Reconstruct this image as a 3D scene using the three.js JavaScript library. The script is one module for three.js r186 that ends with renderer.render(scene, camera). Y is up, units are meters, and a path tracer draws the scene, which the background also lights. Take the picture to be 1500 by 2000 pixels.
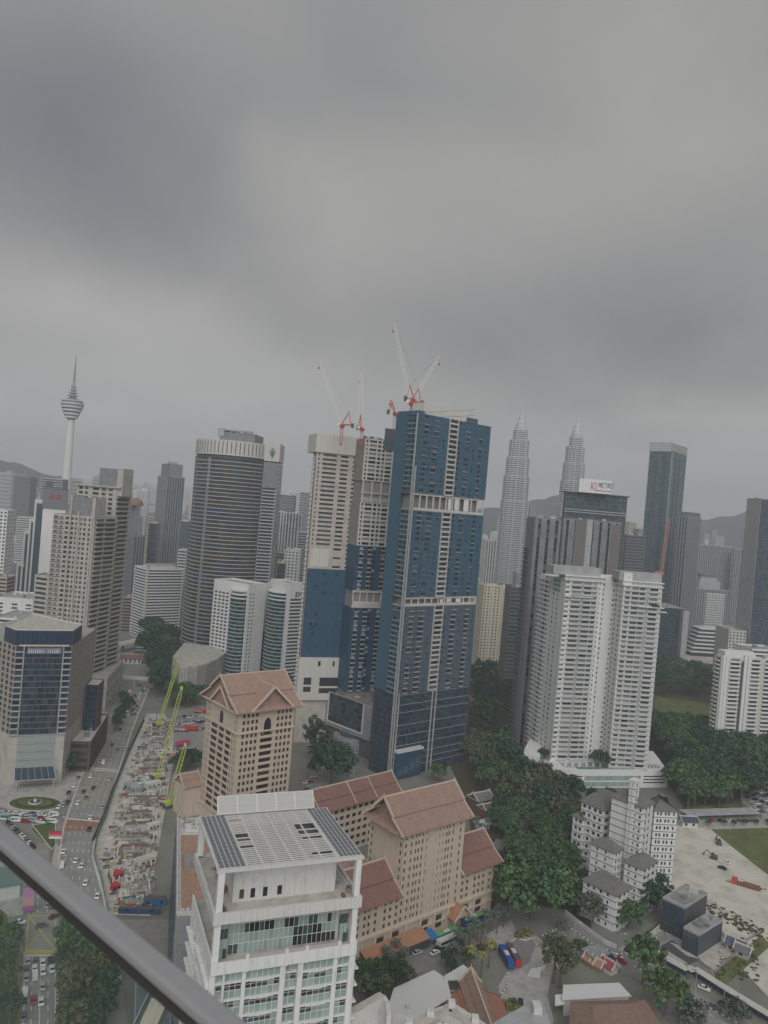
import * as THREE from 'three';

// ---------------------------------------------------------------- camera, sky, sun, exposure
const F = 1500, EYE = 170, ROLL = 4.74 * Math.PI / 180, DIP = 13;      // focal length and horizon of the photograph, in its pixels
const scene = new THREE.Scene();
const camera = new THREE.PerspectiveCamera(67.38, 0.75, 0.2, 40000);
camera.position.set(0, EYE, 0);
camera.rotation.order = 'YXZ';
camera.rotation.set(-DIP / F, 0, ROLL);
const renderer = new THREE.WebGLRenderer({ antialias: true });
renderer.toneMapping = THREE.LinearToneMapping;
renderer.toneMappingExposure = 1.5;
renderer.shadowMap.enabled = true;

let seedState = 12345;
function rnd() { seedState = (seedState * 1664525 + 1013904223) >>> 0; return seedState / 4294967296; }
function reseed(s) { seedState = (s * 2654435761 + 99991) >>> 0; rnd(); rnd(); }
const rr = (a, b) => a + (b - a) * rnd();
const pick = a => a[Math.floor(rnd() * a.length) % a.length];
function hash2(x, y, s) { let h = (x * 374761393 + y * 668265263 + s * 982451653) | 0; h = Math.imul(h ^ (h >>> 13), 1274126177); h ^= h >>> 16; return (h >>> 0) / 4294967296; }
function vnoise(x, y, s = 0, per = 0) {
  const xi = Math.floor(x), yi = Math.floor(y); let fx = x - xi, fy = y - yi;
  fx = fx * fx * (3 - 2 * fx); fy = fy * fy * (3 - 2 * fy);
  const m = v => per ? ((v % per) + per) % per : v;
  const a = hash2(m(xi), m(yi), s), b = hash2(m(xi + 1), m(yi), s), c = hash2(m(xi), m(yi + 1), s), d = hash2(m(xi + 1), m(yi + 1), s);
  return a + (b - a) * fx + (c - a) * fy + (a - b - c + d) * fx * fy;
}
function fbm(x, y, oct, s = 0, per = 0) { let v = 0, a = .5, n = 0; for (let i = 0; i < oct; i++) { v += a * vnoise(x, y, s + i * 17, per); n += a; a *= .5; x *= 2; y *= 2; per *= 2; } return v / n; }

{ // overcast sky: a layer of cloud with thick and thin places
  const W = 2048, Hh = 1024, data = new Float32Array(W * Hh * 4);
  // thick (dark) and thin (bright) places of the cloud, by direction: [x, y, rx, ry, turn, amount]
  const c = Math.cos(ROLL), s = Math.sin(ROLL);
  const B = [
    [170, 230, 430, 190, 0.12, -.080], [330, 470, 260, 100, 0.42, -.060], [60, 90, 300, 160, 0, -.025], [640, 120, 180, 120, 0, -.02],
    [1130, 620, 330, 110, 0.18, -.075], [1400, 640, 240, 150, -.35, -.05], [900, 660, 200, 80, 0.5, -.04], [760, 700, 180, 60, .3, -.02],
    [1250, 740, 240, 60, -.1, -.02], [1150, 260, 160, 60, .5, -.015],
    [640, 330, 130, 190, -.5, .045], [800, 430, 240, 130, .2, .03], [30, 560, 200, 110, .2, .05], [150, 640, 330, 90, .25, .045],
    [420, 660, 260, 70, .3, .04], [1420, 120, 200, 160, 0, .035], [1330, 300, 240, 90, -.3, .03], [960, 300, 200, 70, .1, .02],
    [180, 820, 460, 90, .08, .06], [1250, 890, 180, 60, -.1, .035], [1070, 985, 120, 40, 0, .05], [560, 800, 200, 60, .1, .015], [1450, 880, 120, 60, 0, .01]];
  for (let j = 0; j < Hh; j++) for (let i = 0; i < W; i++) {
    const phi = (i + .5) / W * 2 * Math.PI - Math.PI, el = ((j + .5) / Hh - .5) * Math.PI;
    const x = Math.cos(phi) * Math.cos(el), z = Math.sin(phi) * Math.cos(el), y = Math.sin(el);
    const k = (j * W + i) * 4;
    let L = .318;
    if (y > -.08) {
      const yy = Math.max(y, 0) + .22, qx = x / yy * 1.1, qz = z / yy * 1.1;
      const wx = fbm(qx * .8 + 3, qz * .8, 4, 5) - .5, wz = fbm(qx * .8, qz * .8 + 7, 4, 9) - .5;
      const n = fbm(qx * .55 + wx * 1.4 + 11, qz * .55 + wz * 1.4, 6, 21) - .5;
      const fine = fbm(qx * 2.2 + wx * 2, qz * 2.2 + wz * 2, 5, 41) - .5;
      L += n * .10 + fine * .085;
      const front = -z;
      let far = .05 * (fbm(qx * .4 + 1, qz * .4 + 2, 3, 77) - .5) * 2;
      if (front > .05) {
        const u = x / front * F + wx * 190 + fine * 120, w = -y / front * F - DIP + wz * 150 + fine * 90;
        const px = u * c - w * s + 750, py = u * s + w * c + 1000;
        let v = 0;
        for (const [bx, by, rx, ry, t, am] of B) {
          const dx = px - bx, dy = py - by, ct = Math.cos(t), st = Math.sin(t);
          const ex = (dx * ct + dy * st) / rx, ey = (-dx * st + dy * ct) / ry, e = ex * ex + ey * ey;
          if (e < 9) v += am * Math.exp(-e * .8);
        }
        far = v * 1.0;
      }
      L += far;
      L += .2 * Math.exp(-Math.max(y, 0) * 8);
    }
    L = Math.max(L, .12) / 1.5;
    const cool = Math.max(0, Math.min(1, (.33 - L * 1.5) / .13));
    data[k] = L * (1.005 - .075 * cool); data[k + 1] = L * (.99 + .002 * cool); data[k + 2] = L * (.975 + .10 * cool); data[k + 3] = 1;
  }
  const tex = new THREE.DataTexture(data, W, Hh, THREE.RGBAFormat, THREE.FloatType);
  tex.mapping = THREE.EquirectangularReflectionMapping; tex.magFilter = THREE.LinearFilter; tex.minFilter = THREE.LinearFilter; tex.needsUpdate = true;
  scene.background = tex; scene.environment = tex;
}
const sun = new THREE.DirectionalLight(new THREE.Color(1, .995, .985), 1.5);
sun.position.set(40, 850, 820); sun.target.position.set(0, 0, -300); scene.add(sun, sun.target);
sun.castShadow = true; sun.shadow.radius = 110; sun.shadow.mapSize.set(4096, 4096);
Object.assign(sun.shadow.camera, { left: -900, right: 900, top: 900, bottom: -900, near: 10, far: 3000 });
scene.fog = new THREE.FogExp2(new THREE.Color(.86, .92, .98), 0.00023);

// ---------------------------------------------------------------- sight lines: from a place in the photograph to a place in the world
function uw(px, py) { const dx = px - 750, dy = py - 1000, c = Math.cos(ROLL), s = Math.sin(ROLL); return [dx * c + dy * s, -dx * s + dy * c + DIP]; }
function gp(px, py, h = 0) { const [u, w] = uw(px, py), d = (EYE - h) * F / w; return [u * d / F, -d]; }
function topY(px, py, d) { return EYE - uw(px, py)[1] * d / F; }
function sideX(px, py, d) { return uw(px, py)[0] * d / F; }
function hitRay(cx, cz, dx, dz, q) { const k = uw(q[0], q[1])[0] / F; const s = (k * -cz - cx) / (dx + k * dz); return [cx + s * dx, cz + s * dz]; }
// footprint with two faces in view: left edge, near corner and right edge as seen, distance of the corner, turn
function foot2(L, C, R, d, deg) {
  const a = deg * Math.PI / 180, c = [sideX(C[0], C[1], d), -d];
  const r = hitRay(c[0], c[1], Math.cos(a), -Math.sin(a), R), l = hitRay(c[0], c[1], -Math.sin(a), -Math.cos(a), L);
  return [l, c, r, [l[0] + r[0] - c[0], l[1] + r[1] - c[1]]];
}
function foot1(L, R, d, deg, depth) {
  const a = deg * Math.PI / 180, l = [sideX(L[0], L[1], d), -d], r = hitRay(l[0], l[1], Math.cos(a), -Math.sin(a), R);
  const bx = -Math.sin(a) * depth, bz = -Math.cos(a) * depth;
  return [l, r, [r[0] + bx, r[1] + bz], [l[0] + bx, l[1] + bz]];
}
function rectAt(x, z, deg, w, d) { // front-left corner, turn, width, depth
  const a = deg * Math.PI / 180, ex = [Math.cos(a), -Math.sin(a)], bk = [-Math.sin(a), -Math.cos(a)];
  return [[x, z], [x + ex[0] * w, z + ex[1] * w], [x + ex[0] * w + bk[0] * d, z + ex[1] * w + bk[1] * d], [x + bk[0] * d, z + bk[1] * d]];
}
function inset(poly, d) {
  const n = poly.length, out = [];
  for (let i = 0; i < n; i++) {
    const p = poly[(i + n - 1) % n], q = poly[i], r = poly[(i + 1) % n];
    let ax = q[0] - p[0], az = q[1] - p[1], bx = r[0] - q[0], bz = r[1] - q[1]; const la = Math.hypot(ax, az), lb = Math.hypot(bx, bz);
    ax /= la; az /= la; bx /= lb; bz /= lb;
    let nx = -az - bz, nz = ax + bx; const l = Math.hypot(nx, nz) || 1; nx /= l; nz /= l;
    const k = d / Math.max(.35, nx * -az + nz * ax);
    out.push([q[0] - nx * k, q[1] - nz * k]);
  }
  return out;
}
const mid = poly => { let x = 0, z = 0; for (const p of poly) { x += p[0]; z += p[1]; } return [x / poly.length, z / poly.length]; };
const lerp2 = (a, b, t) => [a[0] + (b[0] - a[0]) * t, a[1] + (b[1] - a[1]) * t];
const dist2 = (a, b) => Math.hypot(a[0] - b[0], a[1] - b[1]);

// ---------------------------------------------------------------- materials
function col(r, g, b) { return new THREE.Color().setRGB(r, g, b); }
function canvasTex(fn, size = 256, srgb = false) {
  const d = new Uint8Array(size * size * 4);
  for (let j = 0; j < size; j++) for (let i = 0; i < size; i++) { const v = fn(i / size, j / size), k = (j * size + i) * 4; d[k] = Math.max(0, Math.min(255, v[0] * 255)); d[k + 1] = Math.max(0, Math.min(255, v[1] * 255)); d[k + 2] = Math.max(0, Math.min(255, v[2] * 255)); d[k + 3] = 255; }
  const t = new THREE.DataTexture(d, size, size, THREE.RGBAFormat); t.wrapS = t.wrapT = THREE.RepeatWrapping; t.magFilter = THREE.LinearFilter; t.minFilter = THREE.LinearFilter;
  if (srgb) t.colorSpace = THREE.SRGBColorSpace; t.needsUpdate = true; return t;
}
const texCache = {};
function rep(t, m) { const c = t.clone(); c.repeat.set(1 / m, 1 / m); c.needsUpdate = true; return c; }
// rain stains on plaster: streaks that run down, with blotches
const stainT = canvasTex((u, v) => { const st = fbm(u * 24, v * 3, 4, 3, 0) * .5 + fbm(u * 64, v * 4, 3, 8) * .3 + fbm(u * 8, v * 8, 4, 5) * .2; const k = 1 - Math.max(0, st - .48) * .9; return [k, k, k * .99]; }, 256);
const blotT = canvasTex((u, v) => { const n = fbm(u * 8, v * 8, 5, 33, 8), m = fbm(u * 32, v * 32, 3, 44, 32); const k = .72 + n * .4 + (m - .5) * .16; return [k, k, k]; }, 256);
const groundT = canvasTex((u, v) => { const n = fbm(u * 6, v * 6, 6, 61, 6), m = fbm(u * 48, v * 48, 2, 71, 48); const k = .58 + n * .7 + (m - .5) * .25; return [k, k, k * .98]; }, 512);
const grassT = canvasTex((u, v) => { const n = fbm(u * 6, v * 6, 5, 81, 6), m = fbm(u * 60, v * 60, 2, 91, 60), b = fbm(u * 4, v * 4, 3, 95, 4); const k = .5 + n * .6 + (m - .5) * .5; return [k * (.85 + b * .4), k, k * .9]; }, 512);
const tileT = canvasTex((u, v) => { const row = (v * 32) % 1, n = fbm(u * 16, v * 16, 4, 101, 16), s = fbm(u * 40, v * 8, 3, 102), m = hash2(Math.floor(u * 48), Math.floor(v * 32), 5); const k = (row < .12 ? .72 : 1) * (.72 + n * .42 + (m - .5) * .14) * (1 - Math.max(0, s - .55) * .8); return [k, k * .985, k * .97]; }, 512);
const asphT = canvasTex((u, v) => { const n = fbm(u * 5, v * 5, 5, 111, 5), m = fbm(u * 70, v * 70, 2, 113, 70), p = fbm(u * 10, v * 10, 3, 117, 10) > .6 ? .9 : 1; const k = (.70 + n * .42 + (m - .5) * .16) * p; return [k, k, k * .985]; }, 512);
const matCache = {};
function mat(name, r, g, b, o = {}) {
  if (matCache[name]) return matCache[name];
  const m = new THREE.MeshStandardMaterial({ color: col(r, g, b), roughness: o.rough ?? .85, metalness: o.metal ?? 0, side: o.side ?? THREE.FrontSide });
  if (o.tex) m.map = rep(o.tex, o.m ?? 8);
  if (o.bump) { m.bumpMap = rep(o.bump, o.m ?? 8); m.bumpScale = o.bs ?? .05; }
  if (o.vc) m.vertexColors = true;
  m.name = name; return matCache[name] = m;
}
const M = {
  white: mat('white', .68, .68, .672, { tex: stainT, m: 14 }), whiteOld: mat('whiteOld', .575, .57, .555, { tex: stainT, m: 9 }), offwhite: mat('offwhite', .53, .515, .485, { tex: stainT, m: 16 }),
  tan: mat('tan', .54, .452, .36, { tex: stainT, m: 14 }), tanTrim: mat('tanTrim', .57, .485, .395, { tex: stainT, m: 8 }), tanDark: mat('tanDark', .30, .20, .14, { tex: blotT, m: 6 }),
  tile: mat('tile', .37, .245, .195, { tex: tileT, m: 13 }), tileOld: mat('tileOld', .25, .135, .112, { tex: tileT, m: 11 }), tileBrown: mat('tileBrown', .28, .185, .14, { tex: tileT, m: 12 }), tileOrange: mat('tileOrange', .42, .22, .135, { tex: tileT, m: 9 }),
  slate: mat('slate', .18, .175, .17, { tex: tileT, m: 8 }),
  concrete: mat('concrete', .47, .43, .38, { tex: blotT, m: 18 }), concreteL: mat('concreteL', .56, .54, .50, { tex: stainT, m: 12 }), concreteD: mat('concreteD', .26, .25, .235, { tex: blotT, m: 14 }),
  cream: mat('cream', .60, .545, .44, { tex: stainT, m: 18 }), beige: mat('beige', .34, .31, .27, { tex: blotT, m: 20 }), greyBeige: mat('greyBeige', .44, .42, .375, { tex: blotT, m: 22 }),
  grey: mat('grey', .22, .225, .235, { tex: blotT, m: 18 }), greyL: mat('greyL', .38, .385, .385, { tex: blotT, m: 20 }), greyD: mat('greyD', .095, .10, .11, { tex: blotT, m: 18 }), panel: mat('panel', .27, .275, .295, { tex: blotT, m: 25, rough: .5 }),
  charcoal: mat('charcoal', .085, .09, .10, { tex: blotT, m: 9, rough: .6 }), brown: mat('brown', .12, .085, .07, { tex: blotT, m: 10 }),
  roofGrey: mat('roofGrey', .36, .355, .335, { tex: groundT, m: 16 }), roofStain: mat('roofStain', .47, .45, .405, { tex: groundT, m: 12 }), deckOrange: mat('deckOrange', .40, .25, .18, { tex: tileT, m: 14 }),
  net: mat('net', .040, .106, .160, { tex: blotT, m: 9, rough: .75 }), netGrey: mat('netGrey', .078, .105, .14, { tex: blotT, m: 12, rough: .7 }), netDeep: mat('netDeep', .018, .072, .125, { tex: blotT, m: 14, rough: .6 }), netTan: mat('netTan', .17, .16, .15, { tex: blotT, m: 6 }),
  steel: mat('steel', .50, .51, .52, { rough: .35, metal: .8 }), redSteel: mat('redSteel', .42, .07, .05), whiteSteel: mat('whiteSteel', .66, .63, .6), limeSteel: mat('limeSteel', .47, .52, .10), orangeSteel: mat('orangeSteel', .45, .20, .14),
  red: mat('red', .48, .03, .04, { rough: .5 }), magenta: mat('magenta', .55, .05, .18, { rough: .5 }), blueP: mat('blueP', .02, .09, .30, { rough: .45 }), blueTarp: mat('blueTarp', .03, .14, .34), green: mat('greenP', .12, .40, .10, { rough: .45 }),
  whitePaint: mat('whitePaint', .70, .70, .68), yellow: mat('yellowPaint', .50, .42, .14, { tex: blotT, m: 3 }), black: mat('black', .015, .015, .017), rubber: mat('rubber', .02, .02, .02),
  soil: mat('soil', .33, .26, .18, { tex: groundT, m: 20 }), sand: mat('sand', .58, .545, .48, { tex: groundT, m: 45 }), dust: mat('dust', .52, .49, .44, { tex: groundT, m: 22 }), grass: mat('grass', .135, .165, .055, { tex: grassT, m: 30 }), lawn: mat('lawn', .09, .14, .04, { tex: grassT, m: 18 }), asphalt: mat('asphalt', .28, .275, .26, { tex: asphT, m: 40 }), asphaltD: mat('asphaltD', .25, .245, .235, { tex: asphT, m: 30 }), pave: mat('pave', .40, .385, .36, { tex: groundT, m: 14 }), paveRed: mat('paveRed', .30, .17, .13, { tex: groundT, m: 12 }), city: mat('cityGround', .21, .21, .18, { tex: groundT, m: 260 }), roadFar: mat('roadFar', .21, .205, .195),
  pool: mat('pool', .06, .22, .20, { rough: .08 }), trunk: mat('trunk', .14, .11, .08), rust: mat('rust', .22, .10, .06, { tex: blotT, m: 2 }), wood: mat('wood', .30, .21, .12, { tex: blotT, m: 2 }), turq: mat('turq', .10, .27, .24),
};
function glass(name, r, g, b, rough = .12) { if (matCache[name]) return matCache[name]; const m = new THREE.MeshPhysicalMaterial({ color: col(r, g, b), roughness: rough, metalness: 0, ior: 1.52, specularIntensity: 1 }); m.name = name; return matCache[name] = m; }
const G = {
  dark: glass('gDark', .018, .021, .026), dark2: glass('gDark2', .035, .038, .042), mid: glass('gMid', .085, .09, .095, .25), curtain: glass('gCurtain', .22, .215, .20, .5), pale: glass('gPale', .36, .36, .34, .5),
  blue: glass('gBlue', .010, .032, .07), blue2: glass('gBlue2', .02, .05, .095), blueG: glass('gBlueG', .06, .085, .11, .2), teal: glass('gTeal', .018, .075, .075), teal2: glass('gTeal2', .03, .10, .095), aqua: glass('gAqua', .25, .335, .31, .2), aqua2: glass('gAqua2', .31, .39, .365, .25), aquaD: glass('gAquaD', .05, .085, .08), brown: glass('gBrown', .032, .021, .02), brown2: glass('gBrown2', .075, .05, .042, .3), purple: glass('gPurple', .03, .024, .045), slate: glass('gSlate', .04, .068, .092, .18), slate2: glass('gSlate2', .07, .112, .142, .2), petro: glass('gPetro', .06, .065, .07, .3), bronze: glass('gBronze', .06, .055, .045, .15),
};

// ---------------------------------------------------------------- geometry builder
class Geo {
  constructor() { this.prims = []; this.deep = 0; this.p = []; this.n = []; this.t = []; this.c = null; this.cur = [1, 1, 1]; this.set(0, 0, 0, 0); }
  set(x, y, z, yaw) { this.ox = x; this.oy = y; this.oz = z; this.cs = Math.cos(yaw); this.sn = Math.sin(yaw); return this; }
  w(q) { return [this.ox + q[0] * this.cs + q[2] * this.sn, this.oy + q[1], this.oz - q[0] * this.sn + q[2] * this.cs]; }
  color(r, g, b) { if (!this.c) this.c = []; this.cur = [r, g, b]; return this; }
  tri(a, b, c, ua, ub, uc) {
    if (!this.deep) this.prims.push(this.p.length / 3);
    const A = this.w(a), Bq = this.w(b), C = this.w(c);
    const e1 = [Bq[0] - A[0], Bq[1] - A[1], Bq[2] - A[2]], e2 = [C[0] - A[0], C[1] - A[1], C[2] - A[2]];
    let nx = e1[1] * e2[2] - e1[2] * e2[1], ny = e1[2] * e2[0] - e1[0] * e2[2], nz = e1[0] * e2[1] - e1[1] * e2[0]; const l = Math.hypot(nx, ny, nz) || 1;
    nx /= l; ny /= l; nz /= l;
    for (const q of [A, Bq, C]) { this.p.push(q[0], q[1], q[2]); this.n.push(nx, ny, nz); if (this.c) this.c.push(...this.cur); }
    if (ua) { this.t.push(...ua, ...ub, ...uc); return; }
    // uv in metres, by the way the face points
    const ay = Math.abs(ny);
    if (ay > .75) { for (const q of [a, b, c]) this.t.push(q[0], q[2]); }
    else {
      const e = [b[0] - a[0], b[1] - a[1], b[2] - a[2]], f = [c[0] - a[0], c[1] - a[1], c[2] - a[2]];
      let lx = e[1] * f[2] - e[2] * f[1], lz = e[0] * f[1] - e[1] * f[0];
      const sl = Math.hypot(lx, lz) || 1; lx /= sl; lz /= sl;
      const st = 1 / Math.max(.3, Math.sqrt(1 - ny * ny));
      for (const q of [a, b, c]) this.t.push(q[0] * lz - q[2] * lx, q[1] * st);
    }
  }
  open() { if (!this.deep++) this.prims.push(this.p.length / 3); }
  shut() { this.deep--; return this; }
  quad(a, b, c, d) { this.open(); this.tri(a, b, c); this.tri(a, c, d); return this.shut(); }
  box(x0, x1, y0, y1, z0, z1) {
    this.open(); if (x1 < x0) [x0, x1] = [x1, x0]; if (y1 < y0) [y0, y1] = [y1, y0]; if (z1 < z0) [z0, z1] = [z1, z0];
    this.quad([x0, y0, z1], [x1, y0, z1], [x1, y1, z1], [x0, y1, z1]); this.quad([x1, y0, z0], [x0, y0, z0], [x0, y1, z0], [x1, y1, z0]);
    this.quad([x0, y0, z0], [x0, y0, z1], [x0, y1, z1], [x0, y1, z0]); this.quad([x1, y0, z1], [x1, y0, z0], [x1, y1, z0], [x1, y1, z1]);
    this.quad([x0, y1, z1], [x1, y1, z1], [x1, y1, z0], [x0, y1, z0]); this.quad([x0, y0, z0], [x1, y0, z0], [x1, y0, z1], [x0, y0, z1]); return this.shut();
  }
  // polygon in the order front-left, front-right, back-right, back-left
  prism(poly, y0, y1, y1b) {
    this.open(); const n = poly.length, Y = i => y1b ? y1b[i] : y1;
    for (let i = 0; i < n; i++) { const a = poly[i], b = poly[(i + 1) % n], j = (i + 1) % n; this.quad([a[0], y0, a[1]], [b[0], y0, b[1]], [b[0], Y(j), b[1]], [a[0], Y(i), a[1]]); }
    const tris = THREE.ShapeUtils.triangulateShape(poly.map(q => new THREE.Vector2(q[0], q[1])), []);
    for (const [i, j, k] of tris) {
      const A = poly[i], Bq = poly[j], C = poly[k], s = (Bq[0] - A[0]) * (C[1] - A[1]) - (Bq[1] - A[1]) * (C[0] - A[0]);
      const o = s < 0 ? [i, j, k] : [i, k, j];
      this.tri(...o.map(q => [poly[q][0], Y(q), poly[q][1]])); this.tri(...[o[0], o[2], o[1]].map(q => [poly[q][0], y0, poly[q][1]]));
    }
    return this.shut();
  }
  beam(a, b, w, h = w) { // a bar between two points
    this.open(); const A = new THREE.Vector3(...a), Bv = new THREE.Vector3(...b), d = Bv.clone().sub(A).normalize();
    let up = Math.abs(d.y) > .95 ? new THREE.Vector3(1, 0, 0) : new THREE.Vector3(0, 1, 0);
    const s = d.clone().cross(up).normalize().multiplyScalar(w / 2), t = s.clone().normalize().cross(d).multiplyScalar(h / 2);
    const P = (o, i, j) => [o.x + s.x * i + t.x * j, o.y + s.y * i + t.y * j, o.z + s.z * i + t.z * j];
    const c = [[-1, -1], [1, -1], [1, 1], [-1, 1]];
    for (let k = 0; k < 4; k++) { const m = c[k], n = c[(k + 1) % 4]; this.quad(P(A, ...m), P(A, ...n), P(Bv, ...n), P(Bv, ...m)); }
    this.quad(P(A, -1, -1), P(A, -1, 1), P(A, 1, 1), P(A, 1, -1)); this.quad(P(Bv, -1, -1), P(Bv, 1, -1), P(Bv, 1, 1), P(Bv, -1, 1)); return this.shut();
  }
  cyl(x, z, y0, y1, r0, r1, n = 12, cap = true) {
    this.open(); for (let i = 0; i < n; i++) {
      const a = i / n * 6.28319, b = (i + 1) / n * 6.28319, ca = Math.cos(a), sa = Math.sin(a), cb = Math.cos(b), sb = Math.sin(b);
      this.quad([x + cb * r0, y0, z + sb * r0], [x + ca * r0, y0, z + sa * r0], [x + ca * r1, y1, z + sa * r1], [x + cb * r1, y1, z + sb * r1]);
      if (cap && r1 > 0) this.tri([x, y1, z], [x + cb * r1, y1, z + sb * r1], [x + ca * r1, y1, z + sa * r1]);
    }
    return this.shut();
  }
  // separate pieces: primitives whose boxes touch belong together
  pieces() {
    const n = this.prims.length, bb = [], par = []; if (n < 2 || n > 1500) return [this];
    for (let i = 0; i < n; i++) { const a = this.prims[i], e = i + 1 < n ? this.prims[i + 1] : this.p.length / 3, b = [1e9, 1e9, 1e9, -1e9, -1e9, -1e9]; for (let v = a; v < e; v++) for (let k = 0; k < 3; k++) { const q = this.p[v * 3 + k]; if (q < b[k]) b[k] = q; if (q > b[k + 3]) b[k + 3] = q; } bb.push(b); par.push(i); }
    const f = i => { while (par[i] !== i) i = par[i] = par[par[i]]; return i; }, t = .03;
    for (let i = 0; i < n; i++) for (let j = 0; j < i; j++) { const a = bb[i], b = bb[j]; if (a[0] - t < b[3] && b[0] - t < a[3] && a[1] - t < b[4] && b[1] - t < a[4] && a[2] - t < b[5] && b[2] - t < a[5]) par[f(i)] = f(j); }
    const m = new Map(); for (let i = 0; i < n; i++) { const r = f(i); if (!m.has(r)) m.set(r, []); m.get(r).push(i); }
    if (m.size < 2 || m.size > 300) return [this];
    return [...m.values()].map(L => { const g = new Geo(); if (this.c) g.c = []; for (const i of L) { const a = this.prims[i], e = i + 1 < n ? this.prims[i + 1] : this.p.length / 3; for (let v = a * 3; v < e * 3; v++) { g.p.push(this.p[v]); g.n.push(this.n[v]); if (this.c) g.c.push(this.c[v]); } for (let v = a * 2; v < e * 2; v++) g.t.push(this.t[v]); } return g; });
  }
  get empty() { return !this.p.length; }
  build(cx = 0, cy = 0, cz = 0) {
    const g = new THREE.BufferGeometry(), p = new Float32Array(this.p.length);
    for (let i = 0; i < p.length; i += 3) { p[i] = this.p[i] - cx; p[i + 1] = this.p[i + 1] - cy; p[i + 2] = this.p[i + 2] - cz; }
    g.setAttribute('position', new THREE.BufferAttribute(p, 3)); g.setAttribute('normal', new THREE.BufferAttribute(new Float32Array(this.n), 3));
    g.setAttribute('uv', new THREE.BufferAttribute(new Float32Array(this.t), 2)); if (this.c) g.setAttribute('color', new THREE.BufferAttribute(new Float32Array(this.c), 3));
    return g;
  }
}
const taken = {};
function numbered(n) { const k = taken[n] = (taken[n] ?? -1) + 1; return k ? n + '_' + String(k).padStart(3, '0') : n; }
function castsShadow(m) { m.castShadow = true; m.receiveShadow = true; return m; }
class Thing {
  constructor(name, label, category, [x, z], group, y = 0) {
    this.o = new THREE.Group(); this.o.name = numbered(name); this.o.position.set(x, y, z); this.x = x; this.y = y; this.z = z;
    this.o.userData = { label, category }; if (group) this.o.userData.group = group; scene.add(this.o); this.geos = new Map(); this.count = {};
  }
  g(name, m, opt) { const k = name + '|' + m.name; if (!this.geos.has(k)) this.geos.set(k, { name, m, g: new Geo(), opt }); return this.geos.get(k).g; }
  solo(name, geom, m, [x, y, z], yaw = 0, s = [1, 1, 1], parent) {
    const q = castsShadow(new THREE.Mesh(geom, m)); q.name = name; const P = parent || this.o;
    q.position.set(x - this.x, y - this.y, z - this.z); if (parent) q.position.sub(parent.position);
    q.rotation.y = yaw; q.scale.set(...s); P.add(q); return q;
  }
  part(name, geo, m, parent, label) { const q = castsShadow(new THREE.Mesh(geo.build(this.x + (parent ? parent.position.x : 0), this.y + (parent ? parent.position.y : 0), this.z + (parent ? parent.position.z : 0)), m)); q.name = name; if (label) q.userData.label = label; (parent || this.o).add(q); return q; }
  done() { for (const { name, m, g, opt } of this.geos.values()) if (!g.empty) for (const pc of (opt?.kind === 'stuff' ? [g] : g.pieces())) { const q = this.part(name, pc, m); if (opt) Object.assign(q.userData, opt); } this.geos.clear(); return this; }
}
function structure(name, geo, m, label) { const q = castsShadow(new THREE.Mesh(geo.build(), m)); q.name = numbered(name); q.userData = { kind: 'structure' }; if (label) q.userData.label = label; scene.add(q); return q; }
function single(name, geo, m, label, category, group, [x, y, z] = [0, 0, 0]) { const q = castsShadow(new THREE.Mesh(geo.build(x, y, z), m)); q.position.set(x, y, z); q.name = numbered(name); q.userData = { label, category }; if (group) q.userData.group = group; scene.add(q); return q; }

const unitBox = new THREE.BoxGeometry(1, 1, 1);
const STUFF = { kind: 'stuff' };
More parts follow.
